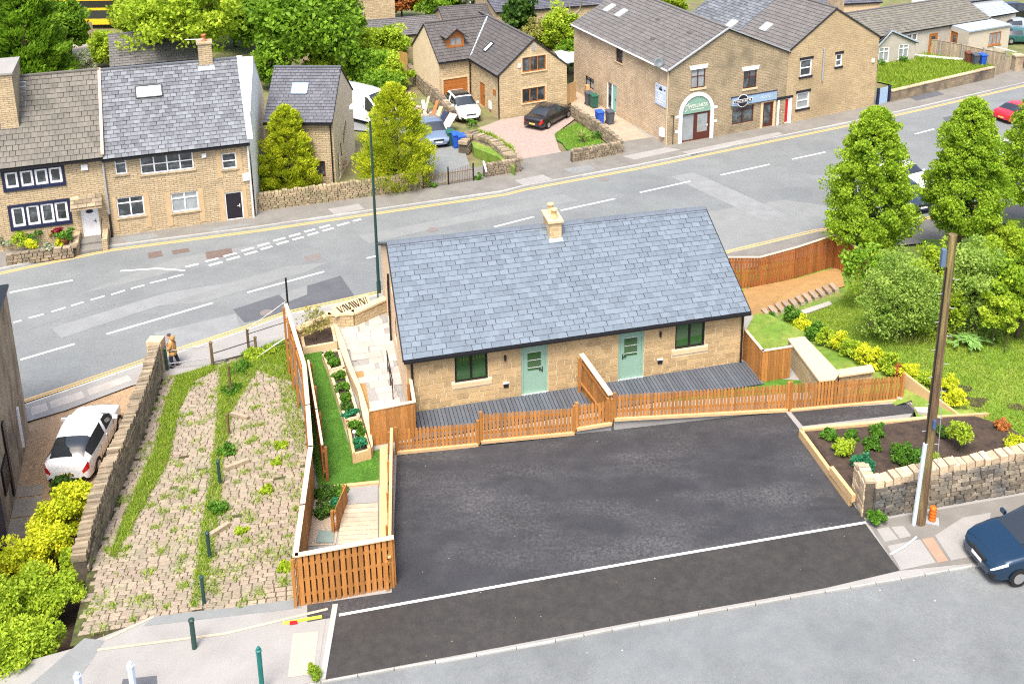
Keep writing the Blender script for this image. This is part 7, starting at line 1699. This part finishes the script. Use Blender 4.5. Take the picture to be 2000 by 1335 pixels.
# ---------------------------------------------------------------- person by the stone pier
P = G(341, 716, ROAD+PH); P[2] = ROAD+PH
t = thing('person', 'person in tan hooded coat, dark hat and dark trousers walking past the stone pier', 'person', P, None, R(188))
coat_m, trou, skin, hatm = M('tan_coat', C(.42, .23, .08), .9, .15, 12, .4, 30), M('dark_trousers', C(.02, .022, .04), .9, .1, 9), M('skin', C(.52, .30, .21), .6, .05, 9), M('dark_hat', C(.05, .045, .05), .9, .1, 12)
def skinned(name, verts, edges, radii, mat, parent, root=0, sub=2):
    me = bpy.data.meshes.new(name); me.from_pydata(verts, edges, []); o = bpy.data.objects.new(name, me); col.objects.link(o); o.parent = parent
    sm = o.modifiers.new('skin', 'SKIN'); 
    for i, r_ in enumerate(radii):
        me.skin_vertices[0].data[i].radius = (r_, r_) if not isinstance(r_, tuple) else r_; me.skin_vertices[0].data[i].use_root = i == root
    sm.use_smooth_shade = True; ss = o.modifiers.new('sub', 'SUBSURF'); ss.levels = sub; ss.render_levels = sub
    bpy.context.view_layer.update(); dg = bpy.context.evaluated_depsgraph_get(); m2 = bpy.data.meshes.new_from_object(o.evaluated_get(dg)); o.modifiers.clear(); o.data = m2; m2.materials.clear(); m2.materials.append(mat); bpy.data.meshes.remove(me)
    return o
bv = [(0, 0, .86), (0, 0, 1.05), (.02, 0, 1.28), (.06, 0, 1.42), (.1, 0, 1.50), (.12, 0, 1.60), (.13, 0, 1.67),
      (.02, .09, .82), (.10, .10, .46), (.02, .10, .08), (.16, .10, .04), (-.02, -.09, .82), (-.10, -.10, .46), (-.22, -.10, .10), (-.08, -.10, .05),
      (.02, .18, 1.32), (.06, .22, 1.08), (.30, .18, 1.02), (.38, .16, 1.02), (.02, -.18, 1.32), (.06, -.22, 1.08), (.30, -.16, 1.02), (.38, -.13, 1.02)]
be = [(0, 1), (1, 2), (2, 3), (3, 4), (4, 5), (5, 6), (0, 7), (7, 8), (8, 9), (9, 10), (0, 11), (11, 12), (12, 13), (13, 14), (2, 15), (15, 16), (16, 17), (17, 18), (2, 19), (19, 20), (20, 21), (21, 22)]
br_ = [.13, .12, .13, .055, .075, .085, .06, .09, .06, .045, .035, .09, .06, .045, .035, .06, .05, .038, .03, .06, .05, .038, .03]
for s_, hv in ((1, 18), (-1, 22)):           # five fingers on each hand
    hx, hy, hz = bv[hv]
    for k, (dy, ln) in enumerate(((-.028, .06), (-.01, .075), (.01, .075), (.028, .06))):
        i0 = len(bv); bv += [(hx+.035, hy+dy, hz), (hx+.035+ln*.6, hy+dy, hz-.012), (hx+.02+ln*.8, hy+dy, hz-.04)]; be += [(hv, i0), (i0, i0+1), (i0+1, i0+2)]; br_ += [.011, .0095, .008]
    i0 = len(bv); bv += [(hx-.005, hy-s_*.035, hz), (hx+.03, hy-s_*.05, hz-.01)]; be += [(hv, i0), (i0, i0+1)]; br_ += [.012, .009]
skinned('body', bv, be, br_, skin, t)
tv = [(0, 0, .90), (.02, .09, .80), (.10, .10, .46), (.02, .10, .12), (-.0, -.09, .80), (-.10, -.10, .46), (-.20, -.10, .14)]
skinned('trousers', tv, [(0, 1), (1, 2), (2, 3), (0, 4), (4, 5), (5, 6)], [.13, .11, .085, .07, .11, .085, .07], trou, t)
for pts in ([(.0, .10, .06), (.12, .10, .045), (.2, .10, .035)], [(-.22, -.10, .08), (-.12, -.10, .06), (-.03, -.10, .05)]): skinned('shoe', pts, [(0, 1), (1, 2)], [.055, .055, .04], black_plastic, t)
skinned('coat', [(0, 0, .58), (0, 0, .8), (0, 0, 1.05), (.02, 0, 1.25), (.04, 0, 1.38), (.02, .19, 1.30), (.06, .23, 1.08), (.28, .185, 1.02), (.02, -.19, 1.30), (.06, -.23, 1.08), (.28, -.165, 1.02)], [(0, 1), (1, 2), (2, 3), (3, 4), (3, 5), (5, 6), (6, 7), (3, 8), (8, 9), (9, 10)], [(.2, .26), (.19, .24), (.18, .21), (.18, .2), .13, .09, .08, .06, .09, .08, .06], coat_m, t, 2)
skinned('hood', [(-.03, 0, 1.38), (-.05, 0, 1.52), (-.03, 0, 1.64)], [(0, 1), (1, 2)], [.14, .13, .09], coat_m, t)
skinned('hat', [(.08, 0, 1.62), (.1, 0, 1.69), (.1, 0, 1.73)], [(0, 1), (1, 2)], [.105, .1, .05], hatm, t)
for s_ in (-1, 1): mb = MB(); mb.lathe((.2, s_*.032, 1.605), [(.001, -.01), (.012, 0), (.001, .01)], 8); mb.build('eye', black_paint, t, True, True)
mb = MB(); mb.add([(.2, -.015, 1.57), (.2, .015, 1.57), (.235, 0, 1.565), (.2, 0, 1.605)], [(0, 2, 3), (2, 1, 3), (0, 1, 2)]); mb.build('nose', skin, t, False, True)
bp = P+V3(-.42, -.06, .55); tb = thing('carrier_bag', 'blue and white bag held by the person in the tan coat', 'bag', bp)
mb = MB(); mb.add([bp+V3(*q) for q in ((-.13, -.07, .15), (.13, -.07, .15), (.13, .07, .15), (-.13, .07, .15), (-.15, -.09, .42), (.15, -.09, .42), (.15, .09, .42), (-.15, .09, .42))], [(3, 2, 1, 0), (4, 5, 6, 7), (0, 1, 5, 4), (1, 2, 6, 5), (2, 3, 7, 6), (3, 0, 4, 7)]); mb.build('body', blue_bin, tb)
mb = MB(); mb.box(bp+Z*.08, V3(.27, 0), V3(0, .15), Z*.14); mb.build('band', white_upvc, tb)
MB().tube([bp+V3(-.08, 0, .42), bp+V3(0, 0, .52), bp+V3(.08, 0, .42)], .012, 5).build('handle', blue_bin, tb)

# ---------------------------------------------------------------- drives and gardens beyond the road
structure(sheetpx('paved_drive', [(905, 262), (977, 234), (1107, 212), (1128, 228), (1083, 262), (1092, 292), (1118, 316), (1022, 333), (985, 296)], RZ+.025, blockpave))
structure(sheetpx('rough_drive', [(828, 367), (928, 352), (905, 288), (880, 240), (860, 215), (640, 205), (640, 250), (790, 262)], RZ+.02, asphalt_light))
structure(sheetpx('shop_drive', [(1108, 170), (1155, 192), (1210, 225), (1305, 284), (1218, 298), (1200, 285), (1120, 225)], RZ+.02, M('old_drive', C(.34, .27, .2), .9, .2, 1.5, .3, 20)))
structure(sheetpx('shop_path', [(1208, 224), (1216, 221), (1304, 276), (1290, 284)], RZ+.03, concrete))
lk = [(1083, 262), (1105, 250), (1130, 240), (1160, 262), (1178, 278), (1120, 296), (1106, 290), (1098, 278), (1086, 272)]
structure(sheetpx('kidney_lawn', lk, RZ+.06, turf, None, .08))
gA = zone(RZ)
drywall('drive_wall', 'low stone wall fronting the kidney shaped lawn by the pavement', [G(1116, 317, RZ), G(1214, 299, RZ)], gA, .75, .35, drystone, .13, .35, True, coph=.2, coplen=.22, limit=150)
drywall('drive_wall', 'dry stone wall climbing between the paved drive and the shop drive', [G(1212, 296, RZ), G(1170, 262, RZ), G(1120, 228, RZ)], gA, .7, .35, drystone, .13, .35, True, coph=.26, coplen=.2, limit=150, both=False)
drywall('drive_wall', 'short stone wall by the pavement between iron gates and the paved drive', [G(945, 346, RZ), G(1016, 334, RZ)], gA, .75, .35, drystone, .13, .35, True, coph=.2, coplen=.22, limit=120)
drywall('rubble_bank', 'collapsing rubble stone bank beside the paved drive', [G(1002, 330, RZ), G(965, 300, RZ), G(920, 285, RZ), G(905, 300, RZ)], gA, [.7, .8, .9, .7], .7, drystone, .15, .35, True, coph=.3, coplen=.25, limit=150, both=True)
drywall('garden_wall', 'loose dry stone wall running back beside the garage wing', [G(885, 238, RZ), G(850, 200, RZ), G(800, 150, RZ)], gA, .9, .4, drystone, .14, .35, True, coph=.26, coplen=.22, limit=120)
drywall('drive_wall', 'mossy stone return wall by the low black bins', [G(1128, 175, RZ), G(1150, 186, RZ), G(1190, 210, RZ)], gA, .7, .35, drystone, .13, .35, True, limit=80)
pg = sample([G(x, y, RZ) for x, y in ((925, 268), (960, 280), (1000, 305), (1008, 325), (975, 300), (930, 282))], 2500); grass('bank_grass', 'long grass strip along the top of the rubble bank', pg, zone(RZ+.6), L_grass, .3, .03)
structure(sheetpx('bank_bed', [(918, 270), (960, 278), (1003, 306), (1005, 328), (970, 305), (925, 288)], RZ+.62, grassm, None, .7))
pg = sample([G(x, y, RZ) for x, y in lk], 4000); grass('kidney_grass', 'mown grass of the kidney shaped lawn', pg, zone(RZ+.06), L_grass, .07, .02)
P = G(1138, 278, RZ+.05); t = thing('spiky_plant', 'spiky palm like plant on the kidney shaped lawn', 'plant', P); mb = MB()
for i in range(46):
    a, e = random.uniform(0, 6.28), random.uniform(.25, 1.35); d_ = V3(math.cos(a)*math.cos(e), math.sin(a)*math.cos(e), math.sin(e)); s_ = perp(nrm(V3(d_[0], d_[1]+1e-3)))*.03; l_ = random.uniform(.7, 1.05)
    mid = P+Z*.3+d_*l_*.55; tip = P+Z*.3+d_*l_-Z*.12*l_; mb.poly([P+Z*.3-s_*.6, P+Z*.3+s_*.6, mid+s_, tip, mid-s_])
mb.build('leaf', M('spike_leaf', C(.28, .36, .08), .6, .2, 5), t); MB().tube([P, P+Z*.32], .08, 8).build('stem', bark, t)
# timber leftovers by the grey blue car
jb = G(835, 240, RZ); k = 0
for x, y, x2, y2, z2, wd, m, lb in [(838, 246, 855, 196, 1.5, .25, timber_red, 'long red brown plank leaning against the loose wall'), (846, 250, 862, 208, 1.3, .3, timber_pale, 'pale plank leaning on the rubbish pile'), (852, 256, 872, 218, 1.2, .5, navy_paint, 'dark window frame leaning on the rubbish pile'), (862, 262, 886, 222, 1.2, .7, timber_cap, 'old panelled door leaning on the rubbish pile'), (826, 236, 838, 188, 1.1, .2, timber_grey, 'grey plank leaning on the rubbish pile'), (832, 232, 826, 196, .9, .25, white_upvc, 'white board leaning on the rubbish pile'), (806, 220, 800, 180, .7, .2, timber_pale, 'thin pale lath on the rubbish pile'), (880, 262, 905, 262, 1.0, .5, M('blue_panel', C(.16, .26, .38), .5, .1, 3), 'blue grey panel leaning behind the bins')]:
    A, B = G(x, y, RZ+.05), G(x2, y2, RZ+z2); u = nrm(B-A); s_ = nrm(np.cross(u, Z)); mb = MB(); mb.box((A+B)/2, B-A, s_*wd, np.cross(u, s_)*.05); tag(mb.build('leaning_board', m), lb, 'board', 'leftover boards on the rubbish pile')
mb = MB()
for i in range(160):
    q_ = sample([G(x, y, RZ) for x, y in ((785, 195), (830, 215), (858, 250), (835, 255), (800, 228), (770, 205))], 1)[0]; s_ = random.uniform(.08, .3); a = random.uniform(0, 3)
    mb.box(V3(q_[0], q_[1], RZ+random.uniform(.1, .6)), V3(math.cos(a), math.sin(a))*s_, V3(-math.sin(a), math.cos(a), .4)*s_*.6, V3(.2, -.2, 1)*s_*.4)
stuff(mb.build('rubble', drystone_pale), 'loose heap of rubble and offcuts beside the garage wing', 'rubble')
tag(MB().box(G(947, 325, RZ+.9), V3(.12, -.05, 0), V3(.2, -.45, -.5), V3(0, 0, .1)).build('dumped_board', white_upvc), 'white board dumped on the rubble bank', 'board')
A, B = G(1107, 205, RZ), G(1125, 196, RZ); boardfence('side_gate', 'tan timber side gate between the detached house and the shop', [(A[0], A[1], RZ, RZ+1.7), (B[0], B[1], RZ, RZ+1.7)], timber_pale, .14, .006, None, -1, posts=False, cat='gate')
A, B = G(797, 140, RZ), G(770, 132, RZ); boardfence('side_gate', 'ochre timber gate behind the garage wing', [(A[0], A[1], RZ, RZ+1.7), (B[0], B[1], RZ, RZ+1.7)], M('ochre_timber', C(.42, .26, .08), .8, .15, 3, rnd=.1), .14, .006, None, 1, posts=False, cat='gate')
tag(MB().box(G(1152, 178, RZ+.6), V3(.7, .1), V3(-.1, .5), V3(0, .1, 1.0)).build('covered_item', M('ochre_cover', C(.5, .28, .12), .8, .15, 4)), 'orange brown covered item beside the shop wall', 'cover')
lawnp = [G(x, y, RZ) for x, y in ((1713, 160), (1716, 126), (1786, 118), (1795, 104), (1960, 134), (1938, 148), (1742, 195), (1740, 166))]
structure(MB().poly(lawnp if sum(lawnp[i-1][0]*lawnp[i][1]-lawnp[i][0]*lawnp[i-1][1] for i in range(len(lawnp))) > 0 else lawnp[::-1]).build('rough_lawn', grassm)).location.z += .03
grass('rough_lawn_grass', 'tall rough grass in front of the rendered bungalow', sample(lawnp, 14000), zone(RZ+.03), L_grass, .3, .03)
tag(MB().box(G(1832, 112, RZ+.15), V3(4.2, -1.4), V3(.1, .4), Z*.12).build('boards', white_upvc), 'pale boards lying on the rough lawn', 'board')
tag(MB().tube([G(1935, 105, RZ), G(1937, 90, RZ+.6), G(1985, 102, RZ+.6), G(1985, 112, RZ)], .04, 6).build('goal_frame', white_upvc), 'white toy goal frame behind the panel fence', 'goal')
structure(sheetpx('yard', [(130, 90), (230, 70), (240, 100), (150, 118)], RZ+.02, M('yard_gravel', C(.36, .31, .25), .9, .2, 2)))
t = boardfence('yard_gate', 'pale double timber yard gate below the coach', [(*G(158, 82, RZ)[:2], RZ, RZ+1.8), (*G(184, 78, RZ)[:2], RZ, RZ+1.8)], timber_grey, .2, .01, None, -1, posts=False, cat='gate')

L_turf = leafmat('leaf_turf', C(.05, .15, .01), C(.13, .30, .025), .2)
L_olive2 = leafmat('leaf_straw', C(.20, .28, .04), C(.50, .52, .14), .35)
L_birch = leafmat('leaf_birch', C(.15, .28, .035), C(.44, .58, .12), .45)
# ---------------------------------------------------------------- trees and shrubs
def pxm(P): return np.linalg.norm(proj(P+CR)-proj(P))
def treepx(name, label, xb, yb, yt, hw, mat, T=None, bot=.3, dens=1., leaf=None, group=None, hollow=.45, trunk=None, per=110, nc=90, cat='tree', x=None):
    P = GT(xb, yb, T) if T else G(xb, yb, RZ); h = hgt(P, yt); r = hw/pxm(P+Z*h*.6); cz = h*(1+bot)/2; rz_ = h*(1-bot)/2
    return tree(name, label, P, cz, (r, r*.9, rz_), mat, int(nc*dens), per, leaf or max(.08, r*.07), cr=min(r, rz_)*.32, trunk=trunk or max(.03, h*.022), group=group, hollow=hollow, cat=cat)
def ovate(name, label, xb, yb, yt, hw, mat, T, n, leaf, bot=.16, group=None):
    P = GT(xb, yb, T) if T else G(xb, yb, RZ); h = hgt(P, yt); r = hw/pxm(P+Z*h*.5); t = thing(name, label, 'tree', P, group); nb = 460; cls = []; pz_ = rng.uniform(0, 6.28, 3)
    for i in range(nb):
        k = (i+.5)/nb; k = k**1.1; rad = r*min(1, (k+.06)/.26)**.6*(1-k)**.5*1.08
        a = i*2.4+random.uniform(-.5, .5); q_ = rad*random.uniform(.55, 1.0)*(1+.1*math.sin(3*a+k*9+pz_[0])+.09*math.sin(2*a-k*14+pz_[1])); cls.append((q_*math.cos(a), q_*math.sin(a), h*(bot+(1-bot)*k*.97)))
    cls = np.array(cls); cr = r*.19*rng.uniform(.6, 1.4, nb)*(1.05-.45*cls[:, 2]/h)
    Lf, ix = clump_leaves(cls, cr, n//nb); v = rng.uniform(0, 1, nb)[ix]*.5+rng.uniform(0, .5, len(Lf))
    leaf_obj('crown', mat, t, Lf+P, leaf*rng.uniform(.6, 1.25, len(Lf)), v, up=.1)
    mb = MB(); mb.tube([P-Z*.2, P+Z*h*.3, P+Z*h*.9], [.16, .13, .03], 9)
    for i in range(0, nb, 22): q_ = P+cls[i]; s_ = P+Z*(q_[2]-P[2])*.75; mb.tube([s_, q_], [.05, .015], 5)
    mb.build('trunk', bark, t, True)
ovate('street_tree', 'dense bright green street tree nearest the red brown rear fence', 1688, 512, 207, 98, L_street, TR, 68000, .075, .14, 'street trees by the parking bays')
ovate('street_tree', 'dense bright green street tree with bare trunk in the middle of the row', 1868, 506, 190, 86, L_street, TR, 64000, .075, .22, 'street trees by the parking bays')
ovate('street_tree', 'street tree at the lawn edge beyond the white estate', 2005, 452, 168, 82, L_street, TR, 40000, .075, .24, 'street trees by the parking bays')
GP = lambda x: min(1, x*2.6+.62)*(1-x)**.48*1.05
def goldcon(label, xb, yb, yt, hw):
    P = G(xb, yb, RZ); h = hgt(P, yt); conifer('golden_conifer', label, P, h, hw/pxm(P+Z*h*.4), L_gold, 46000, .10, 'golden conifers behind the boundary wall', GP, .15)
goldcon('smaller golden conifer in front of the set back house', 567, 372, 204, 62); goldcon('larger broad golden conifer beside the white van', 776, 356, 160, 80)
P = G(62, 172, RZ); conifer('dark_conifer', 'large dense dark green conifer behind the tiled cottage', P, hgt(P, -70), 86/pxm(P+Z*4), L_wood, 34000, .24, None, lambda k: min(1, k*4+.6)*(1-k)**.45)
for nm, lb, xb, yb, yt, hw, m, kw in [
    ('lime_tree', 'large spreading lime green tree with dark branches behind the slate cottage', 372, 158, -75, 142, L_lime, dict(dens=1.6, bot=.2, leaf=.16, hollow=.35, per=120, trunk=.25)),
    ('broadleaf_tree', 'big round dark green tree behind the set back house', 612, 165, -80, 108, L_wood, dict(dens=1.6, bot=.05, leaf=.2, per=160)),
    ('broadleaf_tree', 'dark green tree hiding the end of the coach', 140, 112, -15, 46, L_wood, dict(bot=.05)),
    ('lime_bush', 'lime green bush beside the yard gravel', 215, 132, 60, 42, L_lime, dict(bot=.0, cat='bush')),
    ('lime_bush', 'yellow green bush left of the tall chimney stack', -2, 158, 92, 26, L_lime, dict(bot=.0, cat='bush')),
    ('pale_shrub', 'white flowering shrub above the tiled cottage ridge', 160, 148, 100, 27, L_pale, dict(bot=.0, cat='shrub', dens=.7)),
    ('broadleaf_tree', 'bright green tree between the coach and the lime tree', 262, 100, -40, 42, L_lime, dict(bot=.1)),
    ('broadleaf_tree', 'green tree at the top edge behind the lime tree', 460, 90, -70, 85, L_wood, dict(bot=.0, dens=1.2)),
    ('ivy_bank', 'bushy green bank behind the slate house ridge', 640, 172, 108, 48, L_lime, dict(bot=-.2, cat='bush')),
    ('ivy_bank', 'bushy green bank behind the white van', 715, 168, 95, 52, L_wood, dict(bot=-.2, cat='bush')),
    ('ivy_bank', 'light green bramble bank beside the garage wing', 765, 172, 112, 42, L_lime, dict(bot=-.2, cat='bush')),
    ('ivy_bank', 'low leafy bank in front of the ochre gate', 745, 190, 140, 50, L_wood, dict(bot=-.2, cat='bush')),
    ('pale_tree', 'soft light green tree below the outbuilding roof', 760, 128, 45, 40, L_lime, dict(bot=.0, dens=1.2)),
    ('pale_tree', 'soft green tree against the outbuilding wall', 722, 122, 52, 36, L_lime, dict(bot=.0)),
    ('broadleaf_tree', 'tall mid green tree beside the outbuilding', 690, 120, -10, 34, L_wood, dict(bot=.0)),
    ('orange_tree', 'orange leaved tree at the top edge', 785, 38, -45, 42, L_orange, dict(bot=.05, leaf=.2)),
    ('broadleaf_tree', 'green tree behind the outbuilding ridge', 862, 45, -40, 52, L_wood, dict(bot=.0, leaf=.2)),
    ('pale_tree', 'pale blossoming tree behind the dark gable roof', 930, 40, -35, 40, L_pale, dict(bot=.0, leaf=.2)),
    ('broadleaf_tree', 'dark green tree beside the detached house ridge', 1015, 108, -20, 34, L_dark, dict(bot=.0, leaf=.2)),
    ('olive_tree', 'grey olive shrub behind the detached house gable', 1050, 118, 40, 36, L_olive, dict(bot=.0)),
    ('lime_tree', 'lime green tree with bare twisted limb by the shop side wall', 1092, 128, 8, 40, L_lime, dict(bot=.1, dens=.8)),
    ('broadleaf_tree', 'green shrubby tree against the back of the shop', 1108, 142, 70, 26, L_wood, dict(bot=.0)),
    ('lime_tree', 'lime green tree showing above the shop roof', 1300, 22, -30, 42, L_lime, dict(bot=.0, leaf=.2)),
    ('broadleaf_tree', 'green tree just behind the white gable end', 535, 175, 70, 40, L_wood, dict(bot=.0)),
    ('yellow_bush', 'yellow bush below the far navy doors', 728, 38, 12, 16, L_yellow, dict(bot=.0, dens=.5, cat='bush'))]: treepx(nm, lb, xb, yb, yt, hw, m, **kw)
P = G(1085, 128, RZ); t = thing('bare_tree', 'leafless grey tree with twisted limbs by the shop side wall', 'tree', P); mb = MB()
for pts in ([(0, 0, 0), (.3, 0, 1.6), (.9, .2, 2.6), (1.4, 0, 4.4), (1.2, 0, 6)], [(.3, 0, 1.6), (1.3, .1, 2.6), (2.6, .2, 3.2), (3., 0, 4)], [(.9, .2, 2.6), (.2, 0, 4), (-.5, .2, 5.5)], [(1.4, 0, 4.4), (2.2, .2, 5.2), (2.4, 0, 6.4)], [(.2, 0, 4), (.5, 0, 5.2), (.3, .1, 6.6)]): mb.tube([P+V3(*q_) for q_ in pts], [.14/(i+1)**.7 for i in range(len(pts))], 6)
mb.build('trunk', M('grey_bark', C(.22, .19, .12), .9, .2, 5), t)
# right garden
for nm, lb, xb, yb, yt, hw, m, kw in [
    ('garden_tree', 'small open branched tree between the rear fence and the sleeper steps', 1686, 600, 470, 52, L_wood, dict(bot=.28, dens=.35, per=70, leaf=.09, trunk=.05)),
    ('birch_bush', 'broad feathery light green bush on the garden slope', 1755, 662, 498, 80, L_birch, dict(bot=.0, dens=1.9, leaf=.055, per=150, hollow=.25)),
    ('garden_bush', 'tall lime green bush behind the telegraph pole', 1900, 648, 468, 70, L_birch, dict(bot=.02, dens=1.5, leaf=.06, per=150, hollow=.3)),
    ('garden_bush', 'feathery bush joining the birch bush and the tall lime bush', 1828, 650, 540, 48, L_lime, dict(bot=-.1, dens=.9, leaf=.06, per=120, hollow=.3)),
    ('garden_bush', 'soft green thicket under the middle street tree beside its trunk', 1905, 560, 470, 60, L_lime, dict(bot=-.1, dens=1.1, leaf=.07, per=120, hollow=.3)),
    ('garden_bush', 'pale green thicket on the upper slope above the stone gatepost', 1745, 560, 490, 50, L_birch, dict(bot=-.1, dens=.9, leaf=.06, per=120, hollow=.3)),
    ('garden_bush', 'dark green leafy bush at the lawn edge', 1985, 660, 475, 60, L_street, dict(bot=.0, dens=1.2, leaf=.09, per=140)),
    ('garden_bush', 'fine leaved bush under the middle street tree', 1830, 585, 470, 46, L_lime, dict(bot=.0, dens=.8, leaf=.07)),
    ('sapling', 'young pale trunked sapling on the lawn near the big leaved plant', 1938, 678, 560, 34, L_lime, dict(bot=.3, dens=.4, leaf=.07, trunk=.03)),
    ('garden_tree', 'small tree with horizontal limb beside the street tree trunk', 1934, 508, 424, 40, L_lime, dict(bot=.4, dens=.5, leaf=.08, trunk=.05)),
    ('garden_bush', 'low green bush below the nearest street tree', 1715, 530, 470, 44, L_lime, dict(bot=.0, dens=.6, leaf=.07)),
    ('garden_bush', 'rounded yellow green bush on the upper lawn', 1975, 512, 440, 40, L_lime, dict(bot=.0, dens=.6, leaf=.07))]: treepx(nm, lb, xb, yb, yt, hw, m, T=TR, **kw)
hz = [(1500, 640, .45, L_shrub, 'green laurel at the fence end of the garden hedge'), (1548, 628, .5, L_shrub, 'upright green shrub starting the garden hedge'), (1566, 650, .5, L_yellow, 'golden hedge shrub next to the upright green one'), (1590, 662, .5, L_shrub, 'green hedge shrub beside the long retaining wall'), (1612, 674, .5, L_lime, 'lime hedge shrub beside the long retaining wall'), (1640, 684, .5, L_yellow, 'golden hedge shrub halfway along the retaining wall'), (1662, 696, .5, L_lime, 'lime hedge shrub at the corner of the retaining wall'), (1686, 706, .55, L_yellow, 'golden hedge shrub above the short stone wall'), (1710, 716, .5, L_yellow, 'golden hedge shrub at the end of the short stone wall'), (1735, 726, .5, L_lime, 'lime hedge shrub behind the picket fence end'), (1756, 734, .3, L_orange, 'small orange shrub at the picket fence end'), (1778, 742, .45, L_yellow, 'golden hedge shrub at the top of the board wall'), (1802, 756, .45, L_lime, 'lime hedge shrub beside the board wall'), (1848, 772, .5, L_yellow, 'golden hedge shrub right of the telegraph pole'), (1868, 792, .45, L_yellow, 'golden hedge shrub at the foot of the board wall'), (1955, 838, .3, L_orange, 'thin orange leaved shrub in the planting bed')]
for x, y, r, m, lb in hz: shrub('hedge_shrub', lb, GT(x, y, TR)-Z*.05, r, r*1.8, m, 1300, .055, 'shrubs of the garden hedge', nc=22)
P = GT(1890, 676, TR); t = thing('big_leaf_plant', 'big leaved green plant on the lawn behind the pole', 'plant', P); mb = MB()
for i in range(60):
    a, rr2 = random.uniform(0, 6.28), random.uniform(.1, .95); c = P+V3(math.cos(a)*rr2, math.sin(a)*rr2*.7, .25+.2*(1-rr2)); d_ = nrm(V3(math.cos(a), math.sin(a), random.uniform(-.5, .3))); s_ = nrm(np.cross(d_, Z))*.1; mb.poly([c-d_*.2, c-s_+Z*.02, c+d_*.24, c+s_+Z*.02])
mb.build('leaf', M('hosta', C(.14, .27, .06), .5, .25, 5, rnd=.2), t)
tag(MB().box(GT(1712, 640, TR)+Z*.4, V3(.5, .1), V3(-.1, .45), Z*1.0).build('stone_post', stone_dark), 'old stone gatepost half hidden by the feathery bush', 'post')
gpx = [(1500, 640), (1580, 615), (1640, 585), (1680, 540), (1760, 520), (1900, 520), (2040, 500), (2080, 700), (2080, 860), (1990, 880), (1900, 800), (1790, 735), (1680, 690), (1560, 640)]
gw_ = px_world(gpx, TR); pg = sample(gw_, 90000)
grass('garden_grass', 'mown green grass of the sloping side garden', pg, TR, L_grass, .10, .016, .5)
grass('wild_grass', 'tall wispy wild grass between the garden bushes', sample(px_world([(1690, 560), (1760, 530), (1990, 520), (2060, 640), (1900, 670), (1760, 675), (1690, 640)], TR), 16000), TR, L_olive2, .38, .016, .45)
for x_, y_, yt_, hw_, lb_ in ((1715, 640, 540, 22, 'thin wispy sapling beside the feathery bush'), (1865, 665, 560, 22, 'wispy sapling left of the big leaved plant'), (1960, 690, 580, 26, 'wispy sapling at the right of the big leaved plant'), (1800, 610, 500, 26, 'slender sapling behind the birch bush')): treepx('sapling', lb_, x_, y_, yt_, hw_, L_lime, T=TR, bot=.25, dens=.35, leaf=.05, per=50, trunk=.02, cat='sapling', hollow=.2)
bare = [(px_world([(x, y)], TR)[0], r) for x, y, r in ((1880, 760, .4), (1905, 785, .5), (1985, 795, .35))]
for i, (c, r) in enumerate(bare):
    mb = MB(); q_ = [(c[0]+r*math.cos(a)*random.uniform(.7, 1.3), c[1]+.6*r*math.sin(a)*random.uniform(.7, 1.3)) for a in np.linspace(0, 6.28, 14)[:-1]]; mb.poly([V3(x, y, TR(x, y)+.03) for x, y in q_]); mb.build('bare_soil', soil, garden)
grass('turf_blades', 'short green blades of the turf strip beside the lane fence', sample([G(x, y, 0) for x, y in ((592, 686), (626, 678), (634, 712), (688, 896), (739, 880), (739, 938), (624, 948), (606, 860), (600, 760))], 14000), zone(.01), L_turf, .035, .008, .6)
# golden shrubbery at the lower left
for i, (x, y, z, r, m, lb) in enumerate([(150, 985, -1.2, .75, L_yellow, 'bright yellow shrub at the top of the left shrubbery by the white hatchback'), (112, 1030, -1.2, .8, L_yellow, 'bright yellow shrub second from the top of the left shrubbery'), (95, 1085, -1.0, .9, L_yellow, 'broad yellow shrub in the middle of the left shrubbery'), (40, 1125, -1.0, .9, L_yellow, 'yellow green shrub against the stone building side'), (60, 1190, -.8, 1., L_lime, 'lime green shrub below the yellow ones'), (10, 1230, -.8, 1., L_lime, 'lime green shrub at the left edge of the shrubbery'), (60, 1280, -.5, .9, L_lime, 'lime green shrub next to the dark footway edge'), (0, 1310, -.5, 1., L_lime, 'large lime shrub in the bottom corner'), (120, 1170, -.6, .7, L_lime, 'lime shrub spilling over the rubble wall end'), (150, 1090, -.7, .5, L_lime, 'small lime shrub at the rubble wall end')]):
    shrub('golden_shrub', lb, G(x, y, z)-Z*.5, r, r*2.0, m, 6500, .055, 'golden shrubbery at the foot of the lane', nc=40)
structure(MB().prism([G(x, y, -1.6) for x, y in ((150, 1010), (185, 1120), (150, 1270), (-80, 1370), (-120, 1200), (60, 1060))], -Z*1.6).build('shrub_bank', soil))
shrub('ivy_clump', 'dark ivy clump behind the white hatchback', G(128, 962, ROAD), .5, .9, L_dark, 700, .08)
# weeds along walls
for i, (x, y, r, m, lb) in enumerate([(1710, 1022, .3, L_shrub, 'weed tuft at the foot of the pale stone pier'), (615, 1320, .22, L_grass, 'grass tuft beside the footway slab'), (905, 236, .5, L_yellow, 'yellow flowering bush beside the white crossover'), (922, 246, .45, L_shrub, 'green bush beside the white crossover'), (1165, 270, .4, L_shrub, 'dark green bush on the kidney lawn corner'), (660, 335, .9, L_brown, 'brown dry bush beside the set back house'), (845, 366, .3, L_shrub, 'weed tuft at the iron gate post'), (935, 350, .3, L_shrub, 'weed tuft beside the short drive wall'), (1128, 150, .5, L_red, 'red flowering bush behind the tan side gate'), (1720, 128, .5, L_shrub, 'low bush under the bungalow windows'), (1765, 122, .5, L_shrub, 'dark bush below the white bungalow window')]):
    shrub('bush', lb, G(x, y, RZ+.02 if y < 500 else 0), r, r*1.3, m, 500, .06, 'small bushes and weeds', nc=14)
